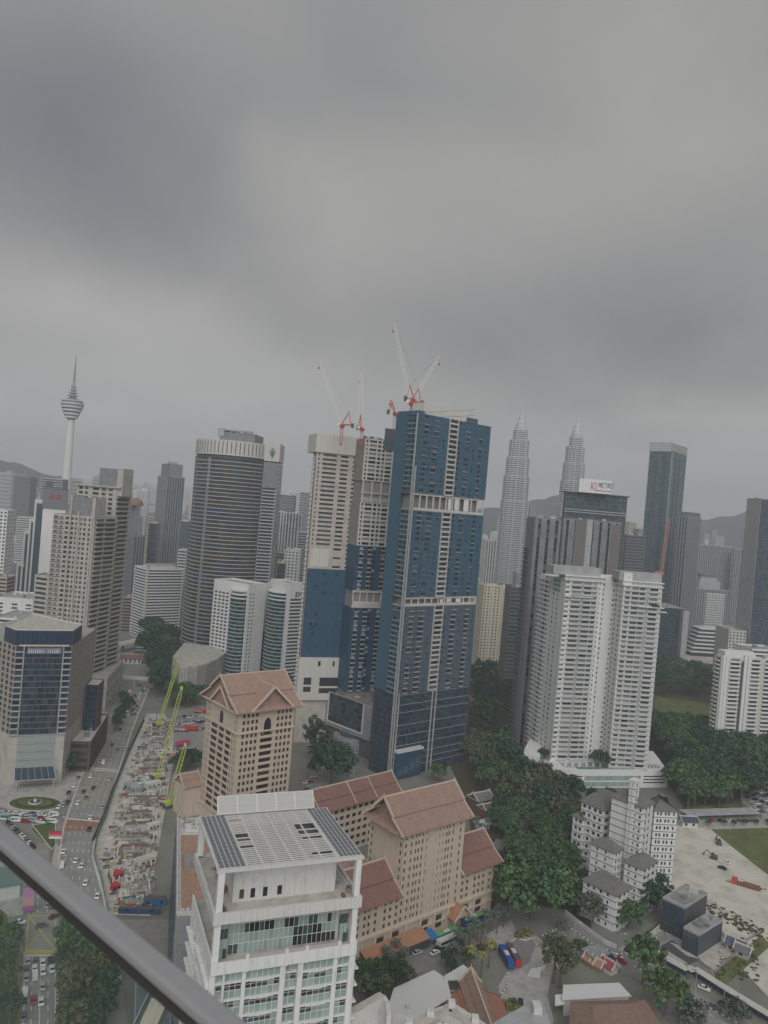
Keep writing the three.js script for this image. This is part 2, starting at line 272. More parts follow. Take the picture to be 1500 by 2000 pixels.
// ---------------------------------------------------------------- facades
// a, b: left and right end as seen from outside; openings with panes set back in the wall
function facade(T, a, b, o) {
  const len = dist2(a, b), yaw = Math.atan2(-(b[1] - a[1]), b[0] - a[0]), d = o.d ?? .35, y0 = o.y0, y1 = o.y1, n = o.n, fh = (y1 - y0) / n;
  const Wl = T.g(o.wallName ?? 'wall', o.mat); Wl.set(a[0], 0, a[1], yaw);
  const e = .012, sill = (o.sill ?? .3) * fh, head = (o.head ?? .8) * fh;
  let cols = o.cols ?? 1;
  if (typeof cols === 'number') { const m0 = o.margin ?? 0, N = cols, bay = (len - 2 * m0) / N, f = o.fill ?? .6; cols = []; for (let i = 0; i < N; i++) { const c = m0 + bay * (i + .5); cols.push([c - bay * f / 2, c + bay * f / 2]); } }
  else cols = cols.map(q => [q[0] * len, q[1] * len]);
  const skip = o.skip || (() => false);
  let prev = y0;
  for (let f = 0; f < n; f++) {
    const s = y0 + f * fh + sill, t = y0 + f * fh + head;
    if (o.spandrel) { const S = T.g(o.spandrelName ?? 'spandrel', o.spandrel, o.far ? STUFF : undefined); S.set(a[0], 0, a[1], yaw); S.box(e, len - e, prev, s, -d, o.spanOut ?? 0); } else Wl.box(e, len - e, prev, s, -d, 0);
    prev = t;
    let x = e;
    for (let i = 0; i <= cols.length; i++) { const x1 = i < cols.length ? cols[i][0] : len - e; if (x1 - x > .02) Wl.box(x, x1, s, t, -d, o.pierOut ?? 0); if (i < cols.length) x = cols[i][1]; }
    for (let i = 0; i < cols.length; i++) {
      if (skip(f, i)) { Wl.box(cols[i][0], cols[i][1], s, t, -d, 0); continue; }
      const w = cols[i][1] - cols[i][0], xc = (cols[i][0] + cols[i][1]) / 2, yc = (s + t) / 2, m = pick(o.panes ?? [G.dark]);
      const zz = -d + (o.paneOut ?? .1), cx = a[0] + xc * Math.cos(yaw) + zz * Math.sin(yaw), cz = a[1] - xc * Math.sin(yaw) + zz * Math.cos(yaw);
      const nm = o.paneName ?? 'window'; T.count[nm] = (T.count[nm] ?? 0);
      if (o.solo && T.count[nm] < 300) { T.count[nm]++; const q = T.solo(nm, unitBox, m, [cx, yc, cz], yaw, [w, t - s, .08]); if (o.frames) windowFrame(T, q, o.frames, w, t - s); }
      else { const P = T.g(nm + 's', m, STUFF); P.set(a[0], 0, a[1], yaw); P.box(cols[i][0], cols[i][1], s, t, zz - .04, zz + .04); }
    }
  }
  if (o.spandrel) { const S = T.g(o.spandrelName ?? 'spandrel', o.spandrel, o.far ? STUFF : undefined); S.set(a[0], 0, a[1], yaw); S.box(e, len - e, prev, y1, -d, o.spanOut ?? 0); } else Wl.box(e, len - e, prev, y1, -d, 0);
  if (o.mull) { const U = T.g('mullion', o.mullMat ?? M.whiteSteel, STUFF); U.set(a[0], 0, a[1], yaw); const k = o.mull, t = o.mullW ?? .14; for (let i = 1; i < k; i++) U.box(len * i / k - t / 2, len * i / k + t / 2, y0 + .01, y1 - .01, -d + .02, -d + (o.mullOut ?? .26)); }
}
const frameGeo = {};
function windowFrame(T, pane, m, w, h) { // a frame round the pane with bars, drawn in the pane's own unit space
  const nx = Math.max(1, Math.round(w / 1.6)), key = nx + '|' + Math.round(w * 2) + '|' + Math.round(h * 2);
  if (!frameGeo[key]) { const g = new Geo(), tx = .07 / w, ty = .07 / h; g.box(-.5, .5, -.5, -.5 + ty * 1.4, .3, 1.3); g.box(-.5, .5, .5 - ty * 1.4, .5, .3, 1.3); for (let i = 0; i <= nx; i++) { const x = -.5 + i / nx, lo = i === 0 ? 0 : -tx / 2, hi = i === nx ? 0 : tx / 2; g.box(x + (i === 0 ? 0 : lo), x + (i === nx ? 0 : hi) + (i === 0 ? tx : 0) - (i === nx ? 0 : 0) - (i === nx ? tx : 0) * 0, -.5 + ty * 1.4, .5 - ty * 1.4, .35, 1.2); } frameGeo[key] = g.build(); }
  const q = castsShadow(new THREE.Mesh(frameGeo[key], m)); q.name = 'window_frame'; pane.add(q);
}
function blank(T, a, b, y0, y1, m, d = .35, name = 'wall') { const len = dist2(a, b), yaw = Math.atan2(-(b[1] - a[1]), b[0] - a[0]); T.g(name, m).set(a[0], 0, a[1], yaw).box(.012, len - .012, y0, y1, -d, 0); }
// strip of boxes along an edge: x0..x1 along, y, out
function along(T, name, m, a, b, opt) { const g = T.g(name, m, opt), yaw = Math.atan2(-(b[1] - a[1]), b[0] - a[0]); g.set(a[0], 0, a[1], yaw); return g; }
function flatRoof(T, poly, y, par, m, pm) {
  T.g('roof', m).set(0, 0, 0, 0).prism(inset(poly, .36), y - .5, y + .02);
  if (par) { const n = poly.length; for (let i = 0; i < n; i++) { const a = poly[i], b = poly[(i + 1) % n]; along(T, 'parapet', pm, a, b).box(.015, dist2(a, b) - .015, y, y + par, -.34, .02); } }
}
function roofKit(T, poly, y, k, mats = [M.greyL, M.concreteL, M.grey]) {
  const c = mid(poly), q = inset(poly, 2.2); const yaw = Math.atan2(-(poly[1][1] - poly[0][1]), poly[1][0] - poly[0][0]);
  for (let i = 0; i < k; i++) {
    const p = lerp2(lerp2(q[0], q[1], rr(.05, .95)), lerp2(q[3], q[2], rr(.05, .95)), rr(.05, .95)), w = rr(1.2, 4), dd = rr(1.2, 3), h = rr(.9, 2.6);
    const g = T.g('roof_equipment', pick(mats), STUFF); g.set(p[0], 0, p[1], yaw); g.box(-w / 2, w / 2, y + .03, y + h, -dd / 2, dd / 2);
    if (rnd() < .5) g.box(-w / 2 + .2, w / 2 - .2, y + h, y + h + .25, -dd / 2 + .2, dd / 2 - .2);
  }
}
// a whole building: st = list of facade styles, one for each edge (null: plain wall)
function building(name, label, poly, y1, st, o = {}) {
  const T = new Thing(name, label, o.category ?? 'building', mid(poly), o.group);
  mass(T, poly, o.y0 ?? 0, y1, st, o); if (!o.open) T.done(); return T;
}
function mass(T, poly, y0, y1, st, o = {}) {
  const cm = o.core ?? (st.find(s => s)?.mat) ?? M.greyL, n = poly.length, d = o.d ?? Math.max(.35, ...st.map(q => q?.d ?? 0));
  T.g(o.coreName ?? 'wall', cm).set(0, 0, 0, 0).prism(inset(poly, d), y0, y1 - .06);
  for (let i = 0; i < n; i++) { const s = st[i], a = poly[i], b = poly[(i + 1) % n]; if (!s) blank(T, a, b, y0, y1, o.blankMat ?? cm, d); else { const q = { d, y0, y1, ...s }; if (q.y0 > y0) blank(T, a, b, y0, q.y0, o.baseMat ?? q.mat, d); facade(T, a, b, q); if (q.y1 < y1) blank(T, a, b, q.y1, y1, q.mat, d); } }
  if (o.roof !== false) flatRoof(T, poly, y1, o.par ?? 1.1, o.roofMat ?? M.roofGrey, o.parMat ?? cm);
  if (o.kit) roofKit(T, poly, y1, o.kit);
}
function sheet(poly, y) { const g = new Geo(); const tris = THREE.ShapeUtils.triangulateShape(poly.map(q => new THREE.Vector2(q[0], q[1])), []); for (const [i, j, k] of tris) { const A = poly[i], Bq = poly[j], C = poly[k], s = (Bq[0] - A[0]) * (C[1] - A[1]) - (Bq[1] - A[1]) * (C[0] - A[0]); const o = s < 0 ? [i, j, k] : [i, k, j]; g.tri(...o.map(q => [poly[q][0], y, poly[q][1]])); } return g; }
const px2 = (list, h = 0) => list.map(q => gp(q[0], q[1], h));
// ---------------------------------------------------------------- ground, roads, sites
{
  const R = 5600, g = new Geo(); g.quad([-R, 0, 2000], [R, 0, 2000], [R, 0, -R], [-R, 0, -R]); structure('ground', g, M.city);
}
// far hills: ridges of real height, a long way off
{
  const ridge = (name, d, prof, seed) => {
    const g = new Geo(), N = 60, rows = 5, P = [];
    for (let r = 0; r <= rows; r++) for (let i = 0; i <= N; i++) {
      const t = i / N, k = t * (prof.length - 1), a = Math.floor(Math.min(k, prof.length - 2)), f = k - a, [pa, ha] = prof[a], [pb, hb] = prof[a + 1];
      const px = pa + (pb - pa) * f, hh = (ha + (hb - ha) * f) * (.9 + .2 * fbm(i * .3, 1, 3, seed)), s = Math.sin(r / rows * Math.PI);
      const dd = d + (r / rows - .5) * d * .25; P.push([(px - 750) * dd / F, Math.max(-2, hh * Math.pow(s, .8) + (vnoise(i * .5, r * 1.7, seed) - .5) * 30 * s), -dd]);
    }
    for (let r = 0; r < rows; r++) for (let i = 0; i < N; i++) { const q = r * (N + 1) + i; g.quad(P[q], P[q + 1], P[q + N + 2], P[q + N + 1]); }
    structure(name, g, mat('hill', .035, .055, .048, { tex: grassT, m: 400 }));
  };
  ridge('hills', 4300, [[-420, 60], [-300, 260], [-60, 300], [80, 210], [190, 120], [330, 40], [480, 0]], 3);
  ridge('hills', 4500, [[480, 0], [600, 120], [720, 190], [830, 150], [1000, 230], [1090, 330], [1180, 200], [1300, 90]], 9);
  ridge('hills', 4700, [[1180, 40], [1330, 240], [1480, 330], [1620, 360], [1800, 420], [2100, 300]], 17);
}
const Y = { lot: .03, road: .06, patch: .09, mark: .115, kerb: .16 };
function area(name, list, y, m, label) { return structure(name, sheet(px2(list), y), m, label); }
// main boulevard (toward the bridge) and the carriageway with the queue
const ROADL = [[205, 2060], [205, 1870], [150, 1800], [112, 1762], [108, 1700], [122, 1612], [146, 1545], [188, 1440], [214, 1370], [230, 1328], [250, 1300], [262, 1272]];
const ROADR = [[292, 1272], [294, 1300], [296, 1335], [268, 1400], [256, 1432], [222, 1535], [204, 1592], [184, 1640], [178, 1675], [191, 1718], [203, 1765], [226, 1864], [254, 2060]];
area('boulevard', [...ROADL, ...ROADR], Y.road, M.asphalt);
area('side_road', [[36, 2060], [44, 1862], [50, 1790], [58, 1700], [70, 1650], [92, 1650], [96, 1700], [108, 1760], [112, 1790], [107, 1862], [106, 2060]], Y.road + .015, M.asphalt);
area('cross_street', [[-60, 1560], [-60, 1605], [60, 1612], [110, 1640], [122, 1612], [140, 1560], [100, 1585], [60, 1592], [20, 1585]], Y.road - .012, M.asphaltD);
area('hotel_forecourt', [[-60, 1500], [-60, 1560], [20, 1585], [60, 1592], [100, 1585], [146, 1545], [150, 1500], [110, 1500]], Y.lot, M.pave);
area('pavement', [[150, 1500], [146, 1545], [188, 1440], [214, 1370], [230, 1328], [218, 1328], [200, 1370], [172, 1440]], Y.lot + .006, M.pave);
area('pavement', [[108, 1640], [122, 1612], [108, 1700], [112, 1762], [96, 1700]], Y.lot + .006, M.pave);
area('lawn', [[60, 1612], [106, 1608], [106, 1655], [98, 1660], [62, 1625]], Y.lot + .02, M.lawn);
area('lawn', [[-80, 1720], [10, 1790], [30, 1900], [28, 2060], [-120, 2060]], Y.lot + .01, M.lawn);
area('verge', [[108, 1862], [106, 2060], [205, 2060], [205, 1870], [150, 1812], [116, 1815]], Y.lot + .02, M.lawn);
area('vacant_lot', [[-80, 1650], [10, 1690], [50, 1700], [46, 1790], [12, 1795], [-80, 1740]], Y.lot, M.pave);
// crossing of the boulevard in red paving, and yellow bars of the slow-down marking
area('red_paving', [[121, 1602], [197, 1600], [190, 1624], [117, 1627]], Y.patch, M.paveRed);
// construction ground
const SITE = [[284, 1395], [258, 1455], [224, 1540], [208, 1592], [188, 1640], [182, 1675], [195, 1718], [208, 1790], [292, 1793], [300, 1700], [318, 1600], [335, 1500], [338, 1430], [320, 1395]];
area('construction_ground', SITE, Y.lot + .012, M.dust);
area('construction_ground', [[228, 1800], [326, 1800], [322, 1880], [250, 1890]], Y.lot + .01, M.concreteD);
area('car_park', [[338, 1380], [395, 1378], [420, 1420], [420, 1560], [372, 1570], [330, 1560], [338, 1470]], Y.lot + .02, M.asphalt);
area('car_park', [[610, 1490], [690, 1490], [700, 1545], [590, 1560]], Y.lot, M.asphalt);
// road network by the hotel at right of the middle
area('hotel_road', [[690, 1920], [760, 1880], [870, 1830], [960, 1790], [1010, 1770], [1000, 1800], [950, 1830], [880, 1868], [800, 1915], [740, 1960]], Y.road, M.asphaltD);
area('forecourt', [[950, 1830], [1000, 1800], [1010, 1825], [1050, 1832], [1070, 1850], [1090, 1845], [1110, 1830], [1130, 1850], [1120, 1880], [1080, 1905], [1070, 1950], [1085, 2000], [1060, 2040], [980, 1990], [975, 1930], [1000, 1890]], Y.lot + .02, M.pave);
area('bus_bay', [[985, 1855], [1010, 1835], [1050, 1842], [1035, 1885], [1000, 1905], [985, 1900]], Y.road + .03, M.asphaltD);
area('access_road', [[1092, 1780], [1108, 1780], [1160, 1830], [1215, 1862], [1245, 1850], [1300, 1822], [1310, 1840], [1262, 1866], [1240, 1880], [1300, 1910], [1400, 1975], [1520, 2040], [1520, 2090], [1400, 2070], [1330, 1980], [1240, 1915], [1150, 1870], [1105, 1835], [1090, 1800]], Y.road, M.asphaltD);
area('main_road', [[1270, 1920], [1330, 1925], [1420, 1975], [1540, 2040], [1540, 2120], [1440, 2120], [1360, 2050], [1300, 1990]], Y.road + .02, M.asphalt);
area('lane', [[970, 1640], [1010, 1650], [1100, 1640], [1180, 1690], [1180, 1700], [1090, 1665], [1000, 1668], [960, 1660]], Y.road, M.asphaltD);
// ground under the trees
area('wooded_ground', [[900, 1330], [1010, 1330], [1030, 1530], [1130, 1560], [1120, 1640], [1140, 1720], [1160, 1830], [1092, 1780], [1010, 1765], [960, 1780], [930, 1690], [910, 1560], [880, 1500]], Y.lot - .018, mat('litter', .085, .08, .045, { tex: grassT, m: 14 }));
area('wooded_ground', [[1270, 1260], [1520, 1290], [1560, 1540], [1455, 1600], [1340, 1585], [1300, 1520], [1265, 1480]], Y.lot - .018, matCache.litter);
// sandy building ground, field and car park at the right
area('sand_ground', [[1318, 1612], [1388, 1620], [1430, 1655], [1520, 1725], [1540, 1990], [1460, 1905], [1420, 1830], [1395, 1800], [1330, 1745], [1300, 1740]], Y.lot + .012, M.sand);
area('field', [[1388, 1620], [1560, 1610], [1560, 1745], [1520, 1725], [1430, 1655]], Y.lot + .02, M.grass);
area('field', [[1335, 1578], [1450, 1570], [1490, 1590], [1480, 1596], [1340, 1600]], Y.lot + .014, M.grass);
area('parking_strip', [[1325, 1596], [1500, 1592], [1500, 1616], [1388, 1620], [1318, 1612]], Y.lot + .03, M.pave);
area('car_park', [[1448, 1545], [1560, 1510], [1560, 1600], [1500, 1612], [1452, 1578]], Y.lot + .024, M.asphalt);
area('park_lawn', [[1280, 1360], [1420, 1380], [1400, 1420], [1330, 1405], [1280, 1385]], Y.lot + .01, M.grass);
area('site_ground', [[1290, 1258], [1420, 1270], [1410, 1300], [1330, 1290], [1288, 1272]], Y.lot + .012, M.sand);
area('yard', [[1200, 1862], [1290, 1812], [1360, 1855], [1360, 1880], [1300, 1900]], Y.lot + .02, M.pave);
area('side_lawn', [[1225, 1852], [1290, 1805], [1296, 1812], [1232, 1862]], Y.lot + .03, M.grass);
area('side_lawn', [[1400, 1905], [1490, 1830], [1510, 1850], [1420, 1930], [1470, 1975], [1460, 1985], [1395, 1935]], Y.lot + .034, M.grass);
// streets far off between the buildings
area('far_street', [[225, 1262], [320, 1250], [345, 1268], [345, 1290], [225, 1285]], Y.road, M.asphalt);
area('far_street', [[0, 1080], [40, 1080], [60, 1180], [0, 1200]], Y.lot, M.asphaltD);

// ---- painted lines
function stripe(g, a, b, w, y) { const dx = b[0] - a[0], dz = b[1] - a[1], l = Math.hypot(dx, dz), nx = -dz / l * w / 2, nz = dx / l * w / 2; g.quad([a[0] + nx, y, a[1] + nz], [b[0] + nx, y, b[1] + nz], [b[0] - nx, y, b[1] - nz], [a[0] - nx, y, a[1] - nz]); }
function upQuad(g, a, b, c, d, y) { const s = (b[0] - a[0]) * (c[1] - a[1]) - (b[1] - a[1]) * (c[0] - a[0]); const q = s < 0 ? [a, b, c, d] : [d, c, b, a]; g.quad(...q.map(v => [v[0], y, v[1]])); }
function line(g, a, b, w, y) { const dx = b[0] - a[0], dz = b[1] - a[1], l = Math.hypot(dx, dz) || 1, nx = -dz / l * w / 2, nz = dx / l * w / 2; upQuad(g, [a[0] + nx, a[1] + nz], [b[0] + nx, b[1] + nz], [b[0] - nx, b[1] - nz], [a[0] - nx, a[1] - nz], y); }
function dashes(g, pts, w, on, off, y) { for (let i = 0; i < pts.length - 1; i++) { const a = pts[i], b = pts[i + 1], L = dist2(a, b); for (let s = 0; s < L; s += on + off) line(g, lerp2(a, b, s / L), lerp2(a, b, Math.min(1, (s + on) / L)), w, y); } }
{
  const y = Y.mark;
  const g = new Geo();
  const LL = px2(ROADL), RR = px2([...ROADR].reverse());
  const sampleEdge = (E, z) => { for (let i = 0; i < E.length - 1; i++) if ((E[i][1] - z) * (E[i + 1][1] - z) <= 0) return lerp2(E[i], E[i + 1], (z - E[i][1]) / (E[i + 1][1] - E[i][1] || 1)); return E[E.length - 1]; };
  const zs = []; for (let z = -262; z > -640; z -= 16) zs.push(z);
  for (const t of [.2, .36, .52, .68, .84]) dashes(g, zs.map(z => lerp2(sampleEdge(LL, z), sampleEdge(RR, z), t)), .2, 3, 6, y);
  for (const t of [.025, .975]) dashes(g, zs.map(z => lerp2(sampleEdge(LL, z), sampleEdge(RR, z), t)), .3, 16, 0, y);
  structure('lane_lines', g, M.whitePaint);
  const ye = new Geo();
  for (let k = 0; k < 26; k++) { const z = -404 - k * 5.2 - (k > 8 ? 14 : 0) - (k > 17 ? 12 : 0); const a = sampleEdge(LL, z), b = sampleEdge(RR, z); line(ye, lerp2(a, b, .08), lerp2(a, b, .95), .42, y + .02); }
  structure('slow_bars', ye, M.yellow);
  const wb = new Geo(); for (const z of [-452, -455, -384]) { const a = sampleEdge(LL, z), b = sampleEdge(RR, z); line(wb, lerp2(a, b, .05), lerp2(a, b, .97), 1, y + .045); } structure('stop_lines', wb, M.whitePaint);
  // box junction
  const bx = new Geo(), q = px2([[47, 1861], [105, 1861], [104, 1793], [52, 1793]]);
  for (let i = 0; i < 4; i++) line(bx, q[i], q[(i + 1) % 4], .55, y + (i % 2) * .012); line(bx, q[0], q[2], .5, y + .03); line(bx, q[1], q[3], .5, y + .045);
  for (let i = 0; i < 12; i++) { const p = lerp2(q[0], q[1], (i + .3) / 12), e = [p[0] + .1, p[1] + 3.2]; line(bx, p, e, .7, y + .06); }
  structure('box_junction', bx, M.yellow);
  const ql = new Geo(), s0 = px2([[44, 1872], [106, 1872]]), s1 = px2([[38, 2055], [106, 2055]]);
  for (const t of [.25, .5, .75]) dashes(ql, [lerp2(s0[0], s0[1], t), lerp2(s1[0], s1[1], t)], .22, t === .5 ? 200 : 3, 4, y);
  for (const t of [.03, .97]) line(ql, lerp2(s0[0], s0[1], t), lerp2(s1[0], s1[1], t), .25, y); line(ql, s0[0], s0[1], .5, y + .02);
  const u0 = px2([[60, 1710], [98, 1710]]), u1 = px2([[50, 1786], [108, 1786]]); for (const t of [.34, .67]) dashes(ql, [lerp2(u0[0], u0[1], t), lerp2(u1[0], u1[1], t)], .22, 3, 3, y);
  structure('lane_lines', ql, M.whitePaint);
  // hatched island and parking bays by the bus bay
  const h = new Geo(); for (let i = 0; i < 14; i++) { const t = i / 13, a = gp(1040 + 26 * t, 1897 - 6 * t), b = gp(1033 + 24 * t + Math.sin(t * 3) * 8, 1912 + 4 * Math.sin(t * 3)); line(h, a, b, .35, Y.kerb - .02); } structure('hatch_marking', h, M.whitePaint);
  const mr = new Geo(); for (const o of [0, 14]) dashes(mr, px2([[1330 + o, 1958 + o * .4], [1520 + o, 2060 + o * .4]]), .2, 3, 4, y + .03); structure('lane_lines', mr, M.whitePaint);
}
// ---- kerbs: real steps, painted in black and white blocks along the drive
{
  const kerbRun = (list, m1, m2) => { const a = new Geo(), b = new Geo(), P = px2(list); let k = 0; for (let i = 0; i < P.length - 1; i++) { const L = dist2(P[i], P[i + 1]), n = Math.max(1, Math.round(L / 1.1)); for (let j = 0; j < n; j++) { const p = lerp2(P[i], P[i + 1], j / n), q = lerp2(P[i], P[i + 1], (j + 1) / n); ((k++ % 2) && m2 ? b : a).beam([p[0], .14, p[1]], [q[0], .14, q[1]], .34, .26); } } structure('kerb', a, m1); if (m2) structure('kerb', b, m2); };
  const pairs = [[[1232, 1866], [1262, 1850], [1300, 1826]], [[1110, 1812], [1160, 1848], [1205, 1868], [1232, 1866]], [[1130, 1802], [1165, 1828]], [[1240, 1892], [1310, 1925], [1400, 1980], [1490, 2030]], [[1090, 1850], [1105, 1832], [1095, 1815], [1060, 1832]], [[975, 1952], [990, 1935], [992, 1905]]];
  for (const p of pairs) kerbRun(p, M.whitePaint, M.greyD);
  kerbRun(ROADL.slice(2, 10), M.concreteL); kerbRun(ROADR.slice(2, 9), M.concreteL);
  kerbRun([[106, 1608], [106, 1655], [98, 1662], [60, 1614], [106, 1608]], M.concreteL); kerbRun([[110, 1866], [107, 2040]], M.whitePaint, M.greyD); kerbRun([[44, 1866], [37, 2040]], M.concreteL); kerbRun([[116, 1815], [150, 1814], [205, 1872]], M.concreteL);
}
// round drive with planting in front of the hotel
{
  const c = gp(66, 1572), T = new Thing('round_garden', 'oval lawn island with hedge ring and white fountain before the hotel', 'garden', c);
  const ring = (rx, rz, n = 40) => Array.from({ length: n }, (_, i) => { const a = -i / n * 6.28319; return [c[0] + Math.cos(a) * rx, c[1] + Math.sin(a) * rz]; });
  T.g('kerb', M.concreteL).prism(ring(13.5, 9), 0, .22); T.g('grass_bed', M.lawn).prism(ring(13, 8.6), .2, .3); T.g('hedge', mat('hedge', .05, .085, .03, { tex: grassT, m: 4 })).prism(ring(10, 6.4), .28, .8); T.g('inner_lawn', M.grass).prism(ring(8.6, 5.2), .5, .86); T.g('basin', M.whiteOld).cyl(c[0], c[1], .6, 1.3, 3.4, 3.2, 20); T.g('water', G.dark2).cyl(c[0], c[1], 1.2, 1.34, 2.9, 2.9, 20); T.g('basin', M.whiteOld).cyl(c[0], c[1], 1.2, 2.6, .9, .5, 12); T.done();
}
// ---------------------------------------------------------------- roofs of the regional kind: steep gable with a flared lower skirt
function gableRoof(T, ox, oz, yaw, x0, x1, zF, zB, yE, yR, o = {}) {
  const m = o.mat ?? M.tile, ov = o.over ?? 1.6, ovx = o.overX ?? 1.4, th = .35, zc = (zF + zB) / 2, half = (zF - zB) / 2 + ov, step = o.step ?? .38, br = o.brk ?? .5, yM = yE + (yR - yE) * (o.midK ?? .44);
  const R = T.g('roof', m); R.set(ox, 0, oz, yaw);
  const X0 = x0 - ovx, X1 = x1 + ovx;
  const slab = (za, ya, zb, yb) => { // from the upper edge (za, ya) to the lower edge (zb, yb)
    const s = Math.sign(zb - za) || 1, P = (x, z, y) => [x, y, z];
    const up = [P(X0, za, ya), P(X1, za, ya), P(X1, zb, yb), P(X0, zb, yb)], dn = up.map(q => [q[0], q[1] - th, q[2]]);
    const f = (a, b, c, d) => s > 0 ? R.quad(a, d, c, b) : R.quad(a, b, c, d);
    f(up[0], up[1], up[2], up[3]); f(dn[3], dn[2], dn[1], dn[0]); f(up[3], up[2], dn[2], dn[3]); f(up[0], up[3], dn[3], dn[0]); f(up[2], up[1], dn[1], dn[2]); f(up[1], up[0], dn[0], dn[1]);
  };
  for (const s of [1, -1]) { slab(zc, yR, zc + s * half * br, yM + step); slab(zc + s * half * (br - .03), yM, zc + s * half, yE); }
  // ridge cap, bargeboards and gable panels
  const C = T.g('ridge_cap', o.trim ?? M.tanTrim); C.set(ox, 0, oz, yaw); C.box(X0 - .2, X1 + .2, yR - .1, yR + .4, zc - .25, zc + .25);
  const Bd = T.g('bargeboard', o.trim ?? M.tanTrim); Bd.set(ox, 0, oz, yaw);
  for (const [X, e] of [[X0, -1], [X1, 1]]) {
    for (const s of [1, -1]) { Bd.beam([X + e * .12, yR + .35, zc], [X + e * .12, yM + step, zc + s * half * br], .3, 1.1); Bd.beam([X + e * .12, yM + step * .4, zc + s * half * (br - .04)], [X + e * .12, yE - .1, zc + s * (half + .1)], .3, .9); }
    Bd.beam([X + e * .12, yR + .3, zc], [X + e * .12, yR + 1.6, zc], .25, .25);
    const Gp = T.g('gable_panel', o.gable ?? M.tile); Gp.set(ox, 0, oz, yaw); const xg = (e < 0 ? x0 : x1) - e * .15, hy = (half - ov);
    const a = [xg, yE + .2, zc + hy], b = [xg, yE + .2, zc - hy], c = [xg, yR - .5, zc]; const a2 = a.map((v, i) => i ? v : v - e * .3), b2 = b.map((v, i) => i ? v : v - e * .3), c2 = c.map((v, i) => i ? v : v - e * .3);
    if (e < 0) { Gp.tri(a, c, b); Gp.tri(b2, c2, a2); } else { Gp.tri(b, c, a); Gp.tri(a2, c2, b2); }
    if (o.pent) { const Q = T.g('pent_roof', m); Q.set(ox, 0, oz, yaw); const xa = xg, xb = X + e * .9, y0 = yE + 2.2, y1 = yE - .1; const A1 = [xa, y0, zc + hy * .82], A2 = [xa, y0, zc - hy * .82], B1 = [xb, y1, zc + hy + .4], B2 = [xb, y1, zc - hy - .4]; if (e < 0) Q.quad(A1, A2, B2, B1); else Q.quad(A2, A1, B1, B2); }
  }
  const soff = T.g('soffit', M.tanTrim); soff.set(ox, 0, oz, yaw); soff.box(x0 - ovx + .3, x1 + ovx - .3, yE - .75, yE - .42, zB - ov + .4, zF + ov - .4);
}
function yawOf(a, b) { return Math.atan2(-(b[1] - a[1]), b[0] - a[0]); }

